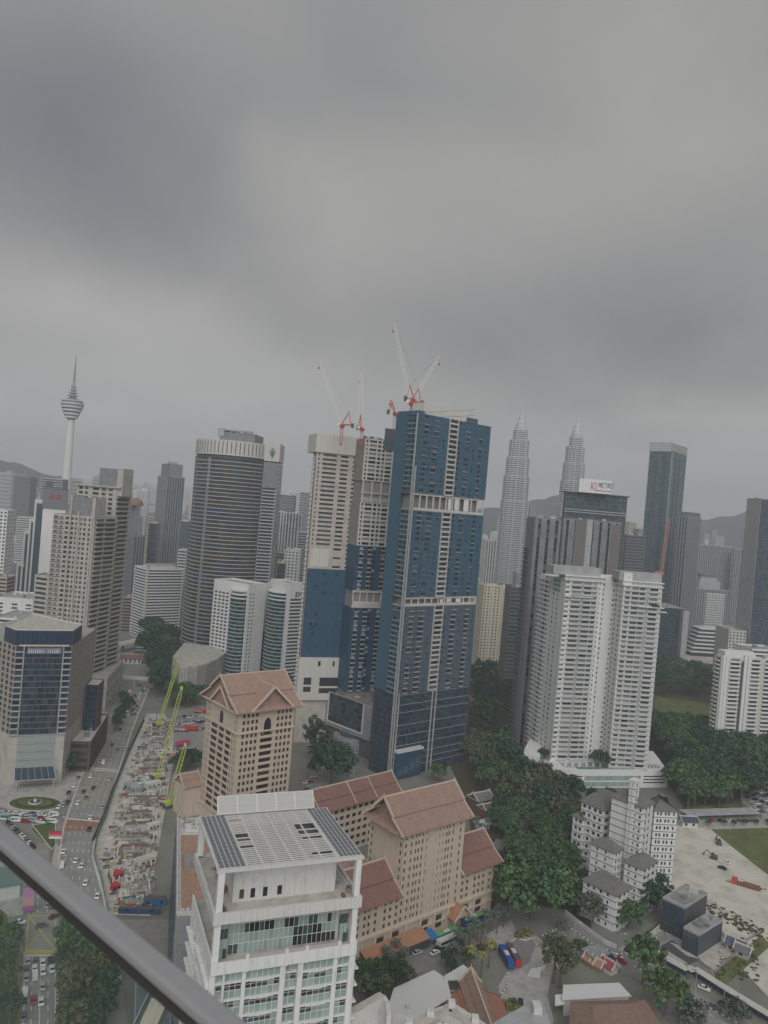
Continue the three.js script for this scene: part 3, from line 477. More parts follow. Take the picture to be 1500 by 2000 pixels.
// ---------------------------------------------------------------- white office block with panels on its roof (nearest building)
{
  reseed(11);
  const deg = 21.9, W = 31.2, Dp = 26.5, poly = rectAt(-27.2, -153.4, deg, W, Dp), yaw = deg * Math.PI / 180;
  const T = new Thing('office_block', 'white office block with solar panels on a roof pergola, nearest building', 'building', mid(poly));
  const [A, Bp, C, Dd] = poly, fh = 3.62, yT = 74.6, nF = 20;
  const O = Geo => Geo.set(A[0], 0, A[1], yaw);
  // lower storeys: piers, slab edges, aqua spandrel panels, windows
  const w = O(T.g('wall', M.white));
  T.g('wall', M.white).set(0, 0, 0, 0).prism(inset(poly, 1.5), 0, yT); O(w);
  const bays = [[.012, .085, .9, .3], [.1, .212, .5, 0], [.238, .468, .35, 0], [.505, .59, 1.1, 0], [.627, .84, .35, 0], [.872, .957, .5, 0]];
  let x = 0;
  for (const [a, b] of [...bays, [1, 1]]) { w.box(x * W + (x ? 0 : .01), a * W - (a === 1 ? .01 : 0), 0, yT, -1.5, x === 0 && a < .05 ? -.4 : .15); x = b; }
  for (let f = 0; f < nF; f++) for (const [bi, [a, b, set, cut]] of bays.entries()) {
    const y0 = yT - (f + 1) * fh, x0 = a * W, x1 = b * W, bow = bi === 2 || bi === 4;
    // slab edge, gently bowed where the bay is wide
    const S = O(T.g('slab_edge', M.white)); const k = bow ? 6 : 1;
    for (let i = 0; i < k; i++) { const xa = x0 + (x1 - x0) * i / k, xb = x0 + (x1 - x0) * (i + 1) / k, o1 = bow ? Math.sin((i + .5) / k * Math.PI) * .55 : 0; S.box(xa + (i ? 0 : .02), xb - (i === k - 1 ? .02 : 0), y0 + fh - .36, y0 + fh, -1.4, o1 + (bi === 3 ? -.5 : .02)); }
    const np = Math.max(1, Math.round((x1 - x0) / 1.25)), pw = (x1 - x0) / np, visible = f < 5;
    for (let i = 0; i < np; i++) {
      const xc = x0 + pw * (i + .5), zo = -set, wx = A[0] + xc * Math.cos(yaw) + zo * Math.sin(yaw), wz = A[1] - xc * Math.sin(yaw) + zo * Math.cos(yaw);
      const lo = pick([G.aqua, G.aqua2, G.aqua2, G.aqua]), hi = pick([G.aquaD, G.aquaD, G.aquaD, G.aqua, G.dark2, G.slate2]);
      if (visible) { T.solo('spandrel_panel', unitBox, lo, [wx, y0 + .8, wz], yaw, [pw - .07, 1.5, .12]); T.solo('window', unitBox, hi, [wx, y0 + 2.42, wz], yaw, [pw - .07, 1.64, .1]); }
      else { O(T.g('lower_panels', lo, STUFF)).box(xc - pw / 2 + .03, xc + pw / 2 - .03, y0 + .05, y0 + 1.55, zo - .06, zo + .06); O(T.g('lower_windows', hi, STUFF)).box(xc - pw / 2 + .03, xc + pw / 2 - .03, y0 + 1.6, y0 + 3.24, zo - .05, zo + .05); }
      if (visible) { const U = O(T.g('mullion', M.whiteSteel, STUFF)); U.box(xc - pw / 2 - .05, xc - pw / 2 + .05, y0, y0 + fh - .36, zo - .1, zo + .12); if (i === 0) { U.box(x0, x1, y0 + 1.54, y0 + 1.66, zo - .08, zo + .1); U.box(x0, x1, y0 + 2.45, y0 + 2.53, zo - .05, zo + .08); } }
    }
  }
  // left face: stepped fins and slot windows
  const SL = T.g('side_ledge', M.white), yl = yawOf(Dd, A);
  facade(T, Dd, A, { y0: 0, y1: yT, n: 20, cols: [[.06, .1], [.2, .3], [.4, .5], [.6, .66], [.78, .9]], sill: .3, head: .8, mat: M.white, panes: [G.aquaD, G.aqua, G.dark2], d: 1.2, solo: false, paneName: 'side_window' });
  for (let f = 0; f < nF; f++) { SL.set(Dd[0], 0, Dd[1], yl); SL.box(1.2, Dp * .5, f * fh + .3, f * fh + .62, .01, 1.1); SL.box(Dp * .45, Dp - .3, f * fh + 1.1, f * fh + 2.3, .012, .8); }
  blank(T, Bp, C, 0, yT, M.white, 1.4); blank(T, C, Dd, 0, yT, M.white, 1.4);
  for (let f = 0; f < nF; f++) { const g = T.g('side_ledge', M.white); g.set(Bp[0], 0, Bp[1], yawOf(Bp, C)); g.box(.6, 5, f * fh + .3, f * fh + .62, .01, 1.2); }
  // terrace with parapet and balustrade
  const P2 = T.g('terrace', M.roofStain).set(0, 0, 0, 0).prism(inset(poly, .3), yT, yT + .25);
  const band = O(T.g('terrace_parapet', M.white));
  band.box(.01, W - .01, yT - 1.5, yT + .95, .16, .55); for (const [a, b] of [[.235, .5], [.5, .64], [.64, .87]]) O(T.g('balustrade', mat('rail', .42, .38, .37))).box(a * W + .3, b * W - .3, yT + .95, yT + 1.75, .25, .4);
  band.box(.01, .4, yT - 1.5, yT + 1.4, -Dp, .16); band.box(W - .4, W - .01, yT - 1.5, yT + 1.4, -Dp, .16);
  O(T.g('terrace_pier', M.white)); for (const t of [.235, .5, .64, .87]) O(T.g('terrace_pier', M.white)).box(t * W - .35, t * W + .35, yT - 1.5, yT + 1.9, .15, .75);
  // two storeys of set-back glass
  const y2 = yT + .25, y3 = 83.1, gz = -3.2;
  O(T.g('wall', M.white)).box(.12 * W, .9 * W, y2, y3, -Dp + 1, gz - .3);
  const ng = 22;
  for (let r = 0; r < 4; r++) for (let i = 0; i < ng; i++) {
    const xa = (.125 + .75 * i / ng) * W, xb = (.125 + .75 * (i + 1) / ng) * W, ya = y2 + (y3 - y2) * r / 4, yb = y2 + (y3 - y2) * (r + 1) / 4;
    const clear = (r === 2 && (i > 2 && i < 9 || i > 10 && i < 14 || i > 15 && i < 18 || i === 20)) || (r === 0 && (i < 2 || i > 12)) || (r === 1 && i > 12 && i < 19);
    const xc = (xa + xb) / 2, wx = A[0] + xc * Math.cos(yaw) + gz * Math.sin(yaw), wz = A[1] - xc * Math.sin(yaw) + gz * Math.cos(yaw);
    T.solo('glass_panel', unitBox, clear ? pick([G.dark, G.aquaD, G.dark2]) : pick([G.aqua, G.aqua2, G.aqua2]), [wx, (ya + yb) / 2, wz], yaw, [xb - xa - .06, yb - ya - .06, .12]);
  }
  const mu = O(T.g('mullion', M.whiteSteel, STUFF)); for (let i = 0; i <= ng; i++) mu.box((.125 + .75 * i / ng) * W - .04, (.125 + .75 * i / ng) * W + .04, y2, y3, gz - .1, gz + .16); for (let r = 1; r < 4; r++) mu.box(.125 * W, .875 * W, y2 + (y3 - y2) * r / 4 - .05, y2 + (y3 - y2) * r / 4 + .05, gz - .1, gz + .13);
  for (const s of [0, 1]) { const px = s ? [.89, .945] : [.055, .11]; for (let r = 0; r < 4; r++) for (let i = 0; i < 2; i++) { const xc = (px[0] + (px[1] - px[0]) * (i + .5) / 2) * W, zz = -1.9, wx = A[0] + xc * Math.cos(yaw) + zz * Math.sin(yaw), wz = A[1] - xc * Math.sin(yaw) + zz * Math.cos(yaw); T.solo('glass_panel', unitBox, r === 2 || r === 0 && i ? G.aquaD : G.aqua2, [wx, y2 + (y3 - y2) * (r + .5) / 4, wz], yaw, [(px[1] - px[0]) * W / 2 - .06, (y3 - y2) / 4 - .08, .1]); } }
  // roof slab with deep edge, corner posts
  T.g('roof_slab', M.white).set(0, 0, 0, 0).prism(poly.map((q, i) => q), y3, 84.9); T.g('roof_deck', M.roofStain).prism(inset(poly, .8), 84.88, 84.96);
  const rp = O(T.g('roof_parapet', M.whiteOld)); rp.box(-.3, W + .3, y3 + .2, 85.6, .02, .5); rp.box(-.3, .3, y3 + .2, 85.6, -Dp - .3, .02); rp.box(W - .3, W + .3, y3 + .2, 85.6, -Dp - .3, .02); rp.box(.3, W - .3, y3 + .2, 85.6, -Dp - .3, -Dp + .3);
  const po = O(T.g('corner_post', M.white)); for (const xx of [.2, W - 1.5]) { po.box(xx, xx + 1.3, yT + .25, y3, -1.3, -.02); po.box(xx, xx + 1.3, 85.61, 93.6, -1.3, -.02); po.box(xx, xx + 1.3, 85.61, 93.6, -Dp + .2, -Dp + 1.5); }
  // plant storey
  O(T.g('plant_roof_shade', mat('plantRoofShade', .13, .115, .10, { tex: groundT, m: 7 }))).box(.145 * W, .855 * W, 92.6, 92.7, -Dp + 3.1, -4.5); const ph = O(T.g('plant_storey', M.whiteOld)); ph.box(.14 * W, .86 * W, 84.9, 92.6, -Dp + 3, -4.4);  // dark brown sheet on the white roof paints the shade between trellis bars
  for (const [t, m] of [[.2, G.brown2], [.275, G.dark], [.36, G.dark], [.46, G.dark]]) { const xc = t * W, wx = A[0] + xc * Math.cos(yaw) - 4.38 * Math.sin(yaw), wz = A[1] - xc * Math.sin(yaw) - 4.38 * Math.cos(yaw); T.solo('plant_window', unitBox, m, [wx, 86.6, wz], yaw, [.95, 1.9, .12]); }
  // pergola
  const ry = 93.6, fr = O(T.g('pergola_frame', M.whiteOld));
  for (const [a, b, c, d2] of [[-.2, W + .2, -.5, .1], [-.2, W + .2, -Dp - .1, -Dp + .5]]) fr.box(a, b, ry, ry + .6, c, d2);
  for (let i = 0; i <= 6; i++) { const xx = W * (.2 + .62 * i / 6); fr.box(xx - .14, xx + .14, ry + .1, ry + .5, -Dp + .5, -.5); }
  for (const xx of [.15, W * .19, W * .83, W - .15]) fr.box(xx - .18, xx + .18, ry + .05, ry + .55, -Dp + .5, -.5);
  const lv = O(T.g('louvers', M.whiteOld, STUFF)); for (let i = 0; i < 30; i++) { const zz = -Dp + .9 + i * (Dp - 1.8) / 29; lv.box(W * (rnd() < .2 ? .3 : .195), W * (rnd() < .2 ? .66 : .825), ry + .52, ry + .66, zz - .17, zz + .17); }
  const cell = mat('solarCell', .13, .14, .15, { rough: .25 });
  for (const [x0, x1, n] of [[.4, W * .185, 5], [W * .835, W - .3, 5]]) for (let i = 0; i < n; i++) for (let j = 0; j < 15; j++) {
    const pw = (x1 - x0) / n, pd = (Dp - 1) / 15, xc = x0 + pw * (i + .5), zz = -.5 - pd * (j + .5);
    T.solo('solar_module', unitBox, cell, [A[0] + xc * Math.cos(yaw) + zz * Math.sin(yaw), ry + .78, A[1] - xc * Math.sin(yaw) + zz * Math.cos(yaw)], yaw, [pw - .2, .07, pd - .2]);
  }
  const un = O(T.g('panel_rack', mat('rack', .55, .56, .57))); un.box(.4, W * .185, ry + .66, ry + .745, -Dp + .5, -.5); un.box(W * .835, W - .3, ry + .66, ry + .745, -Dp + .5, -.5);
  // tilted rack at the back, seen from its front
  const bk = O(T.g('back_rack', mat('backRack', .42, .42, .41))); for (let i = 0; i < 5; i++) { const xa = W * (.14 + .15 * i), xb = xa + W * .147; bk.quad([xa, ry + 1.2, -Dp + .6], [xb, ry + 1.2, -Dp + .6], [xb, ry + 4.4, -Dp - 1.6], [xa, ry + 4.4, -Dp - 1.6]); bk.quad([xa, ry + 4.3, -Dp - 1.7], [xb, ry + 4.3, -Dp - 1.7], [xb, ry + 1.1, -Dp + .5], [xa, ry + 1.1, -Dp + .5]); }
  const bf = O(T.g('back_rack_frame', M.whiteSteel)); for (let i = 0; i <= 5; i++) { const xa = W * (.14 + .15 * i) - .06; bf.beam([xa, ry + 1.1, -Dp + .7], [xa, ry + 4.5, -Dp - 1.65], .22); bf.beam([xa, ry + .5, -Dp + .2], [xa, ry + 4.4, -Dp - 1.7], .15); } bf.beam([W * .14, ry + 1.15, -Dp + .7], [W * .89, ry + 1.15, -Dp + .7], .2); bf.beam([W * .14, ry + 4.45, -Dp - 1.6], [W * .89, ry + 4.45, -Dp - 1.6], .2); bf.beam([W * .14, ry + 2.8, -Dp - .4], [W * .89, ry + 2.8, -Dp - .4], .12);
  // clutter on the roof deck
  for (let i = 0; i < 22; i++) { const g = O(T.g('roof_clutter', pick([M.concreteD, M.rust, M.greyL, M.steel]), STUFF)), xx = rnd() < .5 ? rr(1, 3.6) : rr(W - 4, W - 1), zz = rr(-Dp + 2, -2); g.box(xx, xx + rr(.3, 1.6), 84.97, 84.97 + rr(.2, .9), zz, zz + rr(.3, 1.4)); }
  T.done();
}
// ---------------------------------------------------------------- long block with the orange roof deck
{
  reseed(12);
  const h = 36, p = px2([[342, 1792], [376, 1780], [371, 1585], [308, 1588]], h), a = p[0], yawA = Math.atan2(-(p[1][1] - a[1]), p[1][0] - a[0]);
  const poly = rectAt(a[0], a[1], 15, 13.5, 74);
  const T = new Thing('long_block', 'long narrow grey block with orange tiled roof deck beside the building site', 'building', mid(poly));
  const q = inset(poly, .3); T.g('wall', M.panel).prism(poly, 0, h - .3); T.g('roof_deck', M.concreteL).prism(inset(poly, .05), h - .3, h); T.g('orange_deck', M.deckOrange).prism(inset(poly.map((v, i) => i > 1 ? lerp2(poly[i === 2 ? 1 : 0], v, .8) : v), 1.6), h, h + .12);
  const n = 60; for (let s = 0; s < 2; s++) { const e0 = s ? poly[1] : poly[3], e1 = s ? poly[2] : poly[0], L = dist2(e0, e1), g = along(T, 'edge_rail', M.whiteOld, e0, e1); g.box(0, L, h, h + .35, -.5, 0); g.box(0, L, h + 1.3, h + 1.55, -.45, -.1); const ps = along(T, 'edge_post', M.charcoal, e0, e1, STUFF); for (let i = 0; i < n; i++) ps.box(L * (i + .2) / n, L * (i + .55) / n, h + .35, h + 1.3, -.42, -.12); }
  for (const s of [0]) { const g = along(T, 'edge_rail', M.whiteOld, poly[0], poly[1]); g.box(0, 13.5, h, h + 1.2, -.4, 0); }
  const O = g => g.set(a[0], 0, a[1], 15 * Math.PI / 180);
  O(T.g('sky_light', M.concreteD)).box(2.4, 6, h + .13, h + 1, -40, -31); O(T.g('stair_head', M.deckOrange)).box(6.5, 9.2, h + .13, h + .9, -27, -21); O(T.g('stair_head_cap', M.concreteL)).box(7, 8.7, h + .9, h + 1.15, -26.4, -21.6);
  O(T.g('white_plinth', M.whiteOld)).box(3, 9.6, h + .13, h + 1.1, -66, -60); for (let i = 0; i < 26; i++) O(T.g('roof_equipment', pick([M.greyL, M.concreteD, M.whiteOld]), STUFF)).box(...(() => { const x = rr(1.5, 8), z = rr(-72, -60); return [x, x + rr(.5, 1.8), h, h + rr(.6, 1.6), z, z + rr(.5, 2)]; })());
  for (let i = 0; i < 5; i++) O(T.g('condenser', M.whiteOld)).box(1.4 + i * 1.6, 2.5 + i * 1.6, h + .01, h + 1, -2.4, -1.2);
  // dark cladding strip at the left foot
  along(T, 'side_cladding', mat('sideClad', .13, .15, .18), poly[3], poly[0]).box(.02, 74, 0, h - 4, .01, .2);
  for (let i = 0; i < 10; i++) for (let f = 0; f < 8; f++) along(T, 'side_windows', G.slate, poly[3], poly[0], STUFF).box(3 + i * 7, 8 + i * 7, 2 + f * 4, 4 + f * 4, .21, .25);
  T.done();
  // lower grey annex in front
  const l0 = rectAt(a[0] - 1.5, a[1] + .3, 15, 13, .1), f0 = [a[0] + .4, a[1] + 22];
  const ap = [[poly[0][0] + 3.6, poly[0][1] + 13], [poly[1][0] + 4.4, poly[1][1] + 13], [poly[1][0] + .6, poly[1][1] + .25], [poly[0][0] + .2, poly[0][1] + .25]];
  const A2 = new Thing('grey_annex', 'lower flat grey roof annex between long orange-roofed block and railing', 'building', mid(ap)); A2.g('wall', M.panel).prism(ap, 0, 27); A2.g('roof', M.grey).prism(inset(ap, .4), 27, 27.1); const c = mid(ap); A2.g('roof_hatch', M.greyL).box(c[0] + 1, c[0] + 3, 27.1, 27.7, c[1] - 2, c[1]); A2.done();
}
// ---------------------------------------------------------------- tan tower with the tiled gable roof
{
  reseed(13);
  const C = [-62.5, -376], deg = 40, a = deg * Math.PI / 180, ex = [Math.cos(a), -Math.sin(a)], bk = [-Math.sin(a), -Math.cos(a)], WR = 32.5, WL = 34;
  const L = [C[0] + bk[0] * WL, C[1] + bk[1] * WL], poly = rectAt(C[0], C[1], deg, WR, WL);
  const T = new Thing('tan_tower', 'tan hotel tower with peach tiled gable roof and arched windows', 'building', mid(poly)), yE = 62, n = 16, y0 = 8;
  const dk = [G.brown, G.brown, G.brown2, G.purple];
  // right face: four windows, broad bay, four windows; left face: broad balcony openings
  mass(T, poly, 0, yE, [{ y0, n, cols: [[.07, .115], [.145, .19], [.22, .265], [.295, .34], [.40, .615], [.68, .725], [.755, .8], [.83, .875], [.905, .95]], sill: .28, head: .86, mat: M.tan, panes: dk, solo: true, d: .5, skip: (f, i) => i === 4 && f >= n - 3 },
    null, null, { y0, n, cols: [[.03, .06], [.1, .13], [.2, .41], [.43, .62], [.64, .85], [.885, .91], [.94, .965]], sill: .18, head: .9, mat: M.tan, panes: [G.brown, G.brown2, G.brown], solo: true, d: .5, skip: (f, i) => i > 1 && i < 5 && f >= n - 3 }], { roof: false, baseMat: M.tanTrim });
  const Of = g => g.set(C[0], 0, C[1], a), Ol = g => g.set(L[0], 0, L[1], yawOf(L, C));
  const fh = (yE - y0) / n;
  for (const [O, x0, x1] of [[Of, .385, .63], [Ol, .2, .84]]) { const W = O === Of ? WR : WL, g = O(T.g('balcony_edge', M.tanTrim)); for (let f = 0; f < n - 3; f++) g.box(x0 * W, x1 * W, y0 + f * fh - .15, y0 + f * fh + .75, .01, .55); }
  for (const t of [.205, .418, .62, .825]) Ol(T.g('balcony_pier', M.tanTrim)).box(t * WL - .2, t * WL + .2, y0, y0 + (n - 3) * fh, .01, .5);
  for (const [O, W] of [[Of, WR], [Ol, WL]]) { O(T.g('cornice', M.tanTrim)).box(-.3, W + .3, y0 + (n - 3) * fh - .2, y0 + (n - 3) * fh + .5, .01, .7); O(T.g('plinth_band', M.tanTrim)).box(-.2, W + .2, y0 - .6, y0 - .05, .012, .6); }
  // pointed arch windows
  const arch = (O, W, t, wd, h0, hh) => { const sh = new Geo(); const g = O(T.g('arch_surround', M.tanTrim)); const xc = t * W, y = y0 + (n - 3) * fh + h0; const pts = [[-wd, 0], [wd, 0], [wd, hh * .55], [wd * .85, hh * .78], [wd * .4, hh * .93], [0, hh], [-wd * .4, hh * .93], [-wd * .85, hh * .78], [-wd, hh * .55]]; const gl = O(T.g('arch_window', G.purple)); for (let i = 1; i < pts.length - 1; i++) gl.tri([xc + pts[0][0], y + pts[0][1], .03], [xc + pts[i][0], y + pts[i][1], .03], [xc + pts[i + 1][0], y + pts[i + 1][1], .03]); for (let i = 1; i < pts.length; i++) { const p = pts[i], q = pts[(i + 1) % pts.length]; g.beam([xc + p[0], y + p[1], .14], [xc + q[0], y + q[1], .14], .3, .3); } };
  arch(Of, WR, .51, 2.3, -1.5, 8.5); arch(Ol, WL, .5, 2.2, .9, 7.2);
  Ol(T.g('loggia_rail', M.tanTrim)).box(.22 * WL, .82 * WL, y0 + (n - 3) * fh + .5, y0 + (n - 3) * fh + 1.5, .4, .7);
  // main roof: ridge runs parallel to the right face; cross gables on both faces
  gableRoof(T, C[0], C[1], a + Math.PI / 2 * 0, -1, WR + 1, 1, -WL - 1, yE + 1.2, yE + 15.5, { mat: M.tile, gable: M.tile, over: 2.2, overX: 1.8 });
  // cross gable over the right face
  const cross = (O, W, t, hw, yb, yp, out, inn) => { const R = O(T.g('cross_roof', M.tile)), xc = t * W; for (const s of [-1, 1]) { const A1 = [xc, yp, out], B1 = [xc, yp, -inn], A2 = [xc + s * hw, yb, out], B2 = [xc + s * hw, yb, -inn * .25]; if (s > 0) { R.quad(A1, A2, B2, B1); R.quad([B1[0], B1[1] - .35, B1[2]], [B2[0], B2[1] - .35, B2[2]], [A2[0], A2[1] - .35, A2[2]], [A1[0], A1[1] - .35, A1[2]]); } else { R.quad(A1, B1, B2, A2); R.quad([A1[0], A1[1] - .35, A1[2]], [A2[0], A2[1] - .35, A2[2]], [B2[0], B2[1] - .35, B2[2]], [B1[0], B1[1] - .35, B1[2]]); } O(T.g('bargeboard', M.tanTrim)).beam([xc, yp + .3, out + .1], [xc + s * (hw + .4), yb - .1, out + .1], .35, 1.2); } O(T.g('ridge_cap', M.tanTrim)).box(xc - .25, xc + .25, yp - .05, yp + .4, -inn, out + .2); const gp2 = O(T.g('gable_panel', M.tile)); gp2.tri([xc - hw + .8, yb, .6], [xc + hw - .8, yb, .6], [xc, yp - .8, .1]); O(T.g('soffit', M.tanTrim)).box(xc - hw + .4, xc + hw - .4, yb - .4, yb - .05, -.4, out - .2); };
  cross(Of, WR, .55, 12.5, yE + .6, yE + 12.2, 2.6, 13); cross(Ol, WL, .5, 10, yE + .6, yE + 9.6, 2.2, 11);
  // lower annex with its own roof at the left foot, signs
  const an = rectAt(L[0] - 6.5, L[1] + 6, deg, 9, 12); T.g('annex_wall', M.tan).set(0, 0, 0, 0).prism(an, 0, 16); T.done();
  gableRoof(T, an[0][0], an[0][1], a, 0, 9, 0, -12, 16, 21, { mat: M.tile, over: 1, overX: .6 });
  Ol(T.g('blue_sign', mat('signBlue', .02, .03, .22, { rough: .5 }))).box(WL - 4.2, WL - 1.2, 3, 12, 1.6, 1.9); Ol(T.g('sign_bracket', M.greyD)).box(WL - 3.2, WL - 2.2, 4, 11, .02, 1.6);
  Ol(T.g('entrance_canopy', M.tanTrim)).box(WL * .72, WL * .86, 6, 6.6, .62, 4); Ol(T.g('entrance', G.teal2)).box(WL * .74, WL * .84, .1, 6, .02, .12);
  T.done();
}
// ---------------------------------------------------------------- long tan hotel with stepped tiled roofs
{
  reseed(14);
  const A = gp(707, 1886), deg = 40, a = deg * Math.PI / 180, d = [Math.cos(a), -Math.sin(a)], along_ = q => { const h = hitRay(A[0], A[1], d[0], d[1], q); return (h[0] - A[0]) * d[0] + (h[1] - A[1]) * d[1]; };
  const s0 = along_([787, 1640]) + 1, s1 = along_([914, 1590]) - 1.5, s2 = along_([962, 1740]), sL = -22, dep = 21;
  const at = (s, b = 0) => [A[0] + d[0] * s - Math.sin(a) * b, A[1] + d[1] * s - Math.cos(a) * b];
  const T = new Thing('tan_hotel', 'long tan hotel slab with rust red roofs and small paired windows', 'building', at((s0 + s1) / 2, dep / 2));
  const dk = [G.brown, G.brown, G.brown2, G.brown2, G.dark2], yB = 9.6, yE = 44.5, yW = 22.5;
  const blk = (sa, sb, y1, st, stL) => mass(T, [at(sa), at(sb), at(sb, dep), at(sa, dep)], 0, y1, [st, null, null, stL], { roof: false, d: .45 });
  const base = { mat: M.tan, panes: dk, solo: true, d: .45, sill: .24, head: .8, y0: yB };
  blk(s0, s1, yE, { ...base, n: 11, cols: [[.02, .048], [.11, .135], [.18, .205], [.225, .25], [.285, .31], [.36, .375], [.575, .59], [.625, .65], [.69, .715], [.735, .76], [.80, .825], [.93, .958]], skip: (f, i) => false }, { ...base, n: 11, cols: [[.05, .1], [.88, .93]] });
  blk(sL, s0 - .02, yW - 1.5, { ...base, n: 4, cols: [[.46, .49], [.545, .575], [.6, .63], [.68, .71], [.80, .83], [.87, .90], [.95, .98]] }, null);
  blk(s1 + .02, s2, yW - 1.5, { ...base, n: 4, cols: [[.06, .12], [.2, .26], [.42, .48], [.54, .6], [.67, .73], [.85, .91]] }, null);
  const O = g => g.set(A[0], 0, A[1], a);
  // window hoods and sills, string course, base storey with columns
  O(T.g('string_course', M.tanTrim)).box(sL - .3, s2 + .5, yB - .7, yB + .1, .01, .9);
  for (let i = 0; i < 12; i++) { const s = sL + (s2 - sL) * (i + .5) / 12; O(T.g('base_column', M.tanTrim)).box(s - .55, s + .55, 0, yB - .7, .01, .7); if (i % 3 !== 2) O(T.g('base_window', G.brown2)).box(s + .9, s + 4.6, 2.4, yB - 2.2, .012, .1); }
  O(T.g('base_band', M.tanTrim)).box(sL, s2, 4.6, 5.3, .013, .5);
  const vp = O(T.g('pilaster', M.tanTrim)); for (const t of [.003, .075, .155, .34, .62, .87, .997]) { const s = s0 + (s1 - s0) * t; vp.box(s - .22, s + .22, yB + .1, yE - 1, .01, .3); }
  T.done();
  const ro = { mat: M.tileOld, gable: M.tile, trim: M.tanTrim };
  gableRoof(T, A[0], A[1], a, s0, s1, 0, -dep, yE + .6, yE + 11.5, { ...ro, mat: mat('tileMain', .34, .222, .178, { tex: tileT, m: 12 }), over: 2.2, overX: 3, pent: true });
  gableRoof(T, A[0], A[1], a, sL, s0 - 2, 0, -dep, yW - 1, yW + 8.6, { ...ro, over: 2, overX: 1.8 });
  gableRoof(T, A[0], A[1], a, s1 + 2.2, s2 + 1, 0, -dep, yW - 1, yW + 8.6, { ...ro, over: 2.2, overX: 2 });
  // porch with its own steep roof, covered walk with orange roof, blue awning
  const sp = along_([888, 1790]);
  for (const [x, z] of [[sp - 3.4, 3.5], [sp + 3.4, 3.5], [sp - 3.4, .5], [sp + 3.4, .5]]) O(T.g('porch_post', M.tanTrim)).box(x - .3, x + .3, 0, 5.2, z - .3, z + .3);
  O(T.g('porch_beam', M.tanTrim)).box(sp - 4, sp + 4, 5.2, 5.9, .2, 4); const pr = O(T.g('porch_roof', M.tileOrange)); for (const s of [-1, 1]) { const q = [[sp, 10.4, -1], [sp, 10.4, 5.4], [sp + s * 5.2, 5.6, 5.4], [sp + s * 5.2, 5.6, -1]]; s > 0 ? pr.quad(...q) : pr.quad(q[3], q[2], q[1], q[0]); O(T.g('bargeboard', M.tanTrim)).beam([sp, 10.6, 5.5], [sp + s * 5.4, 5.4, 5.5], .3, .8); } O(T.g('porch_gable', M.tan)).tri([sp - 4.2, 5.9, 4.2], [sp + 4.2, 5.9, 4.2], [sp, 9.8, 4.2]);
  T.done();
  const w0 = along_([712, 1895]) - 4, w1 = along_([818, 1830]), Wk = new Thing('covered_walk', 'lean-to with orange tiled roof along the foot of the tan hotel', 'canopy', at((w0 + w1) / 2, -3));
  O(Wk.g('roof', M.tileOrange)); { const g = O(Wk.g('roof', M.tileOrange)); g.quad([w0, 4.1, 6.4], [w1, 4.1, 6.4], [w1, 6.2, 1], [w0, 6.2, 1]); g.quad([w0, 5.95, 1], [w1, 5.95, 1], [w1, 3.85, 6.4], [w0, 3.85, 6.4]); g.quad([w0, 3.85, 6.4], [w1, 3.85, 6.4], [w1, 4.1, 6.4], [w0, 4.1, 6.4]); }
  for (let i = 0; i <= 24; i++) { const s = w0 + (w1 - w0) * i / 24; O(Wk.g('post', M.greyD)).box(s - .09, s + .09, 0, 3.9, 6, 6.2); } O(Wk.g('glazing', G.mid)).box(w0, w1, .1, 3.6, 5.6, 5.66); O(Wk.g('rail', M.greyD)).box(w0, w1, 3.3, 3.5, 5.95, 6.25); Wk.done();
  const Aw = new Thing('blue_awning', 'bright blue awning at the end of the orange roofed walk', 'awning', at(w1 + 2, -3)); { const g = O(Aw.g('canopy', M.blueTarp)); g.quad([w1 + .4, 3.2, 6.6], [w1 + 4.6, 3.2, 6.6], [w1 + 4.2, 5, 2.4], [w1 + .6, 5, 2.4]); g.quad([w1 + .6, 4.9, 2.4], [w1 + 4.2, 4.9, 2.4], [w1 + 4.6, 3.1, 6.6], [w1 + .4, 3.1, 6.6]); g.quad([w1 + .4, 2.5, 6.62], [w1 + 4.6, 2.5, 6.62], [w1 + 4.6, 3.2, 6.62], [w1 + .4, 3.2, 6.62]); for (const x of [w1 + .6, w1 + 4.4]) O(Aw.g('post', M.steel)).box(x - .06, x + .06, 0, 3.2, 6.3, 6.42); } Aw.done();
  // rear wing, parallel, with arcaded courtyard front, and a short link
  const r0 = gp(520, 1571, 30), rA = [r0[0], r0[1]], Rw = new Thing('rear_wing', 'rear hotel wing with long dull red roof behind the office block', 'building', [rA[0] + 20, rA[1] - 20]); const RL = 78, ra = 43 * Math.PI / 180, rp = rectAt(rA[0] + 4.5, rA[1] + 6, 43, RL, 15);
  mass(Rw, rp, 0, 22.5, [{ n: 6, cols: 20, fill: .72, sill: .25, head: .82, mat: M.tanTrim, panes: [G.brown, G.dark2], solo: true, d: .8 }, null, null, null], { roof: false, d: .8 }); Rw.done(); gableRoof(Rw, rp[0][0], rp[0][1], ra, 0, RL, 0, -15, 23, 31, { mat: M.tileOld, over: 1.8, overX: 1.2 });
  for (const t of [.33, .62, .8]) Rw.g('roof_rib', M.tanTrim).set(rp[0][0], 0, rp[0][1], ra).beam([RL * t, 31.2, -7.5], [RL * t, 23.4, 1.6], .35, .3); Rw.done();
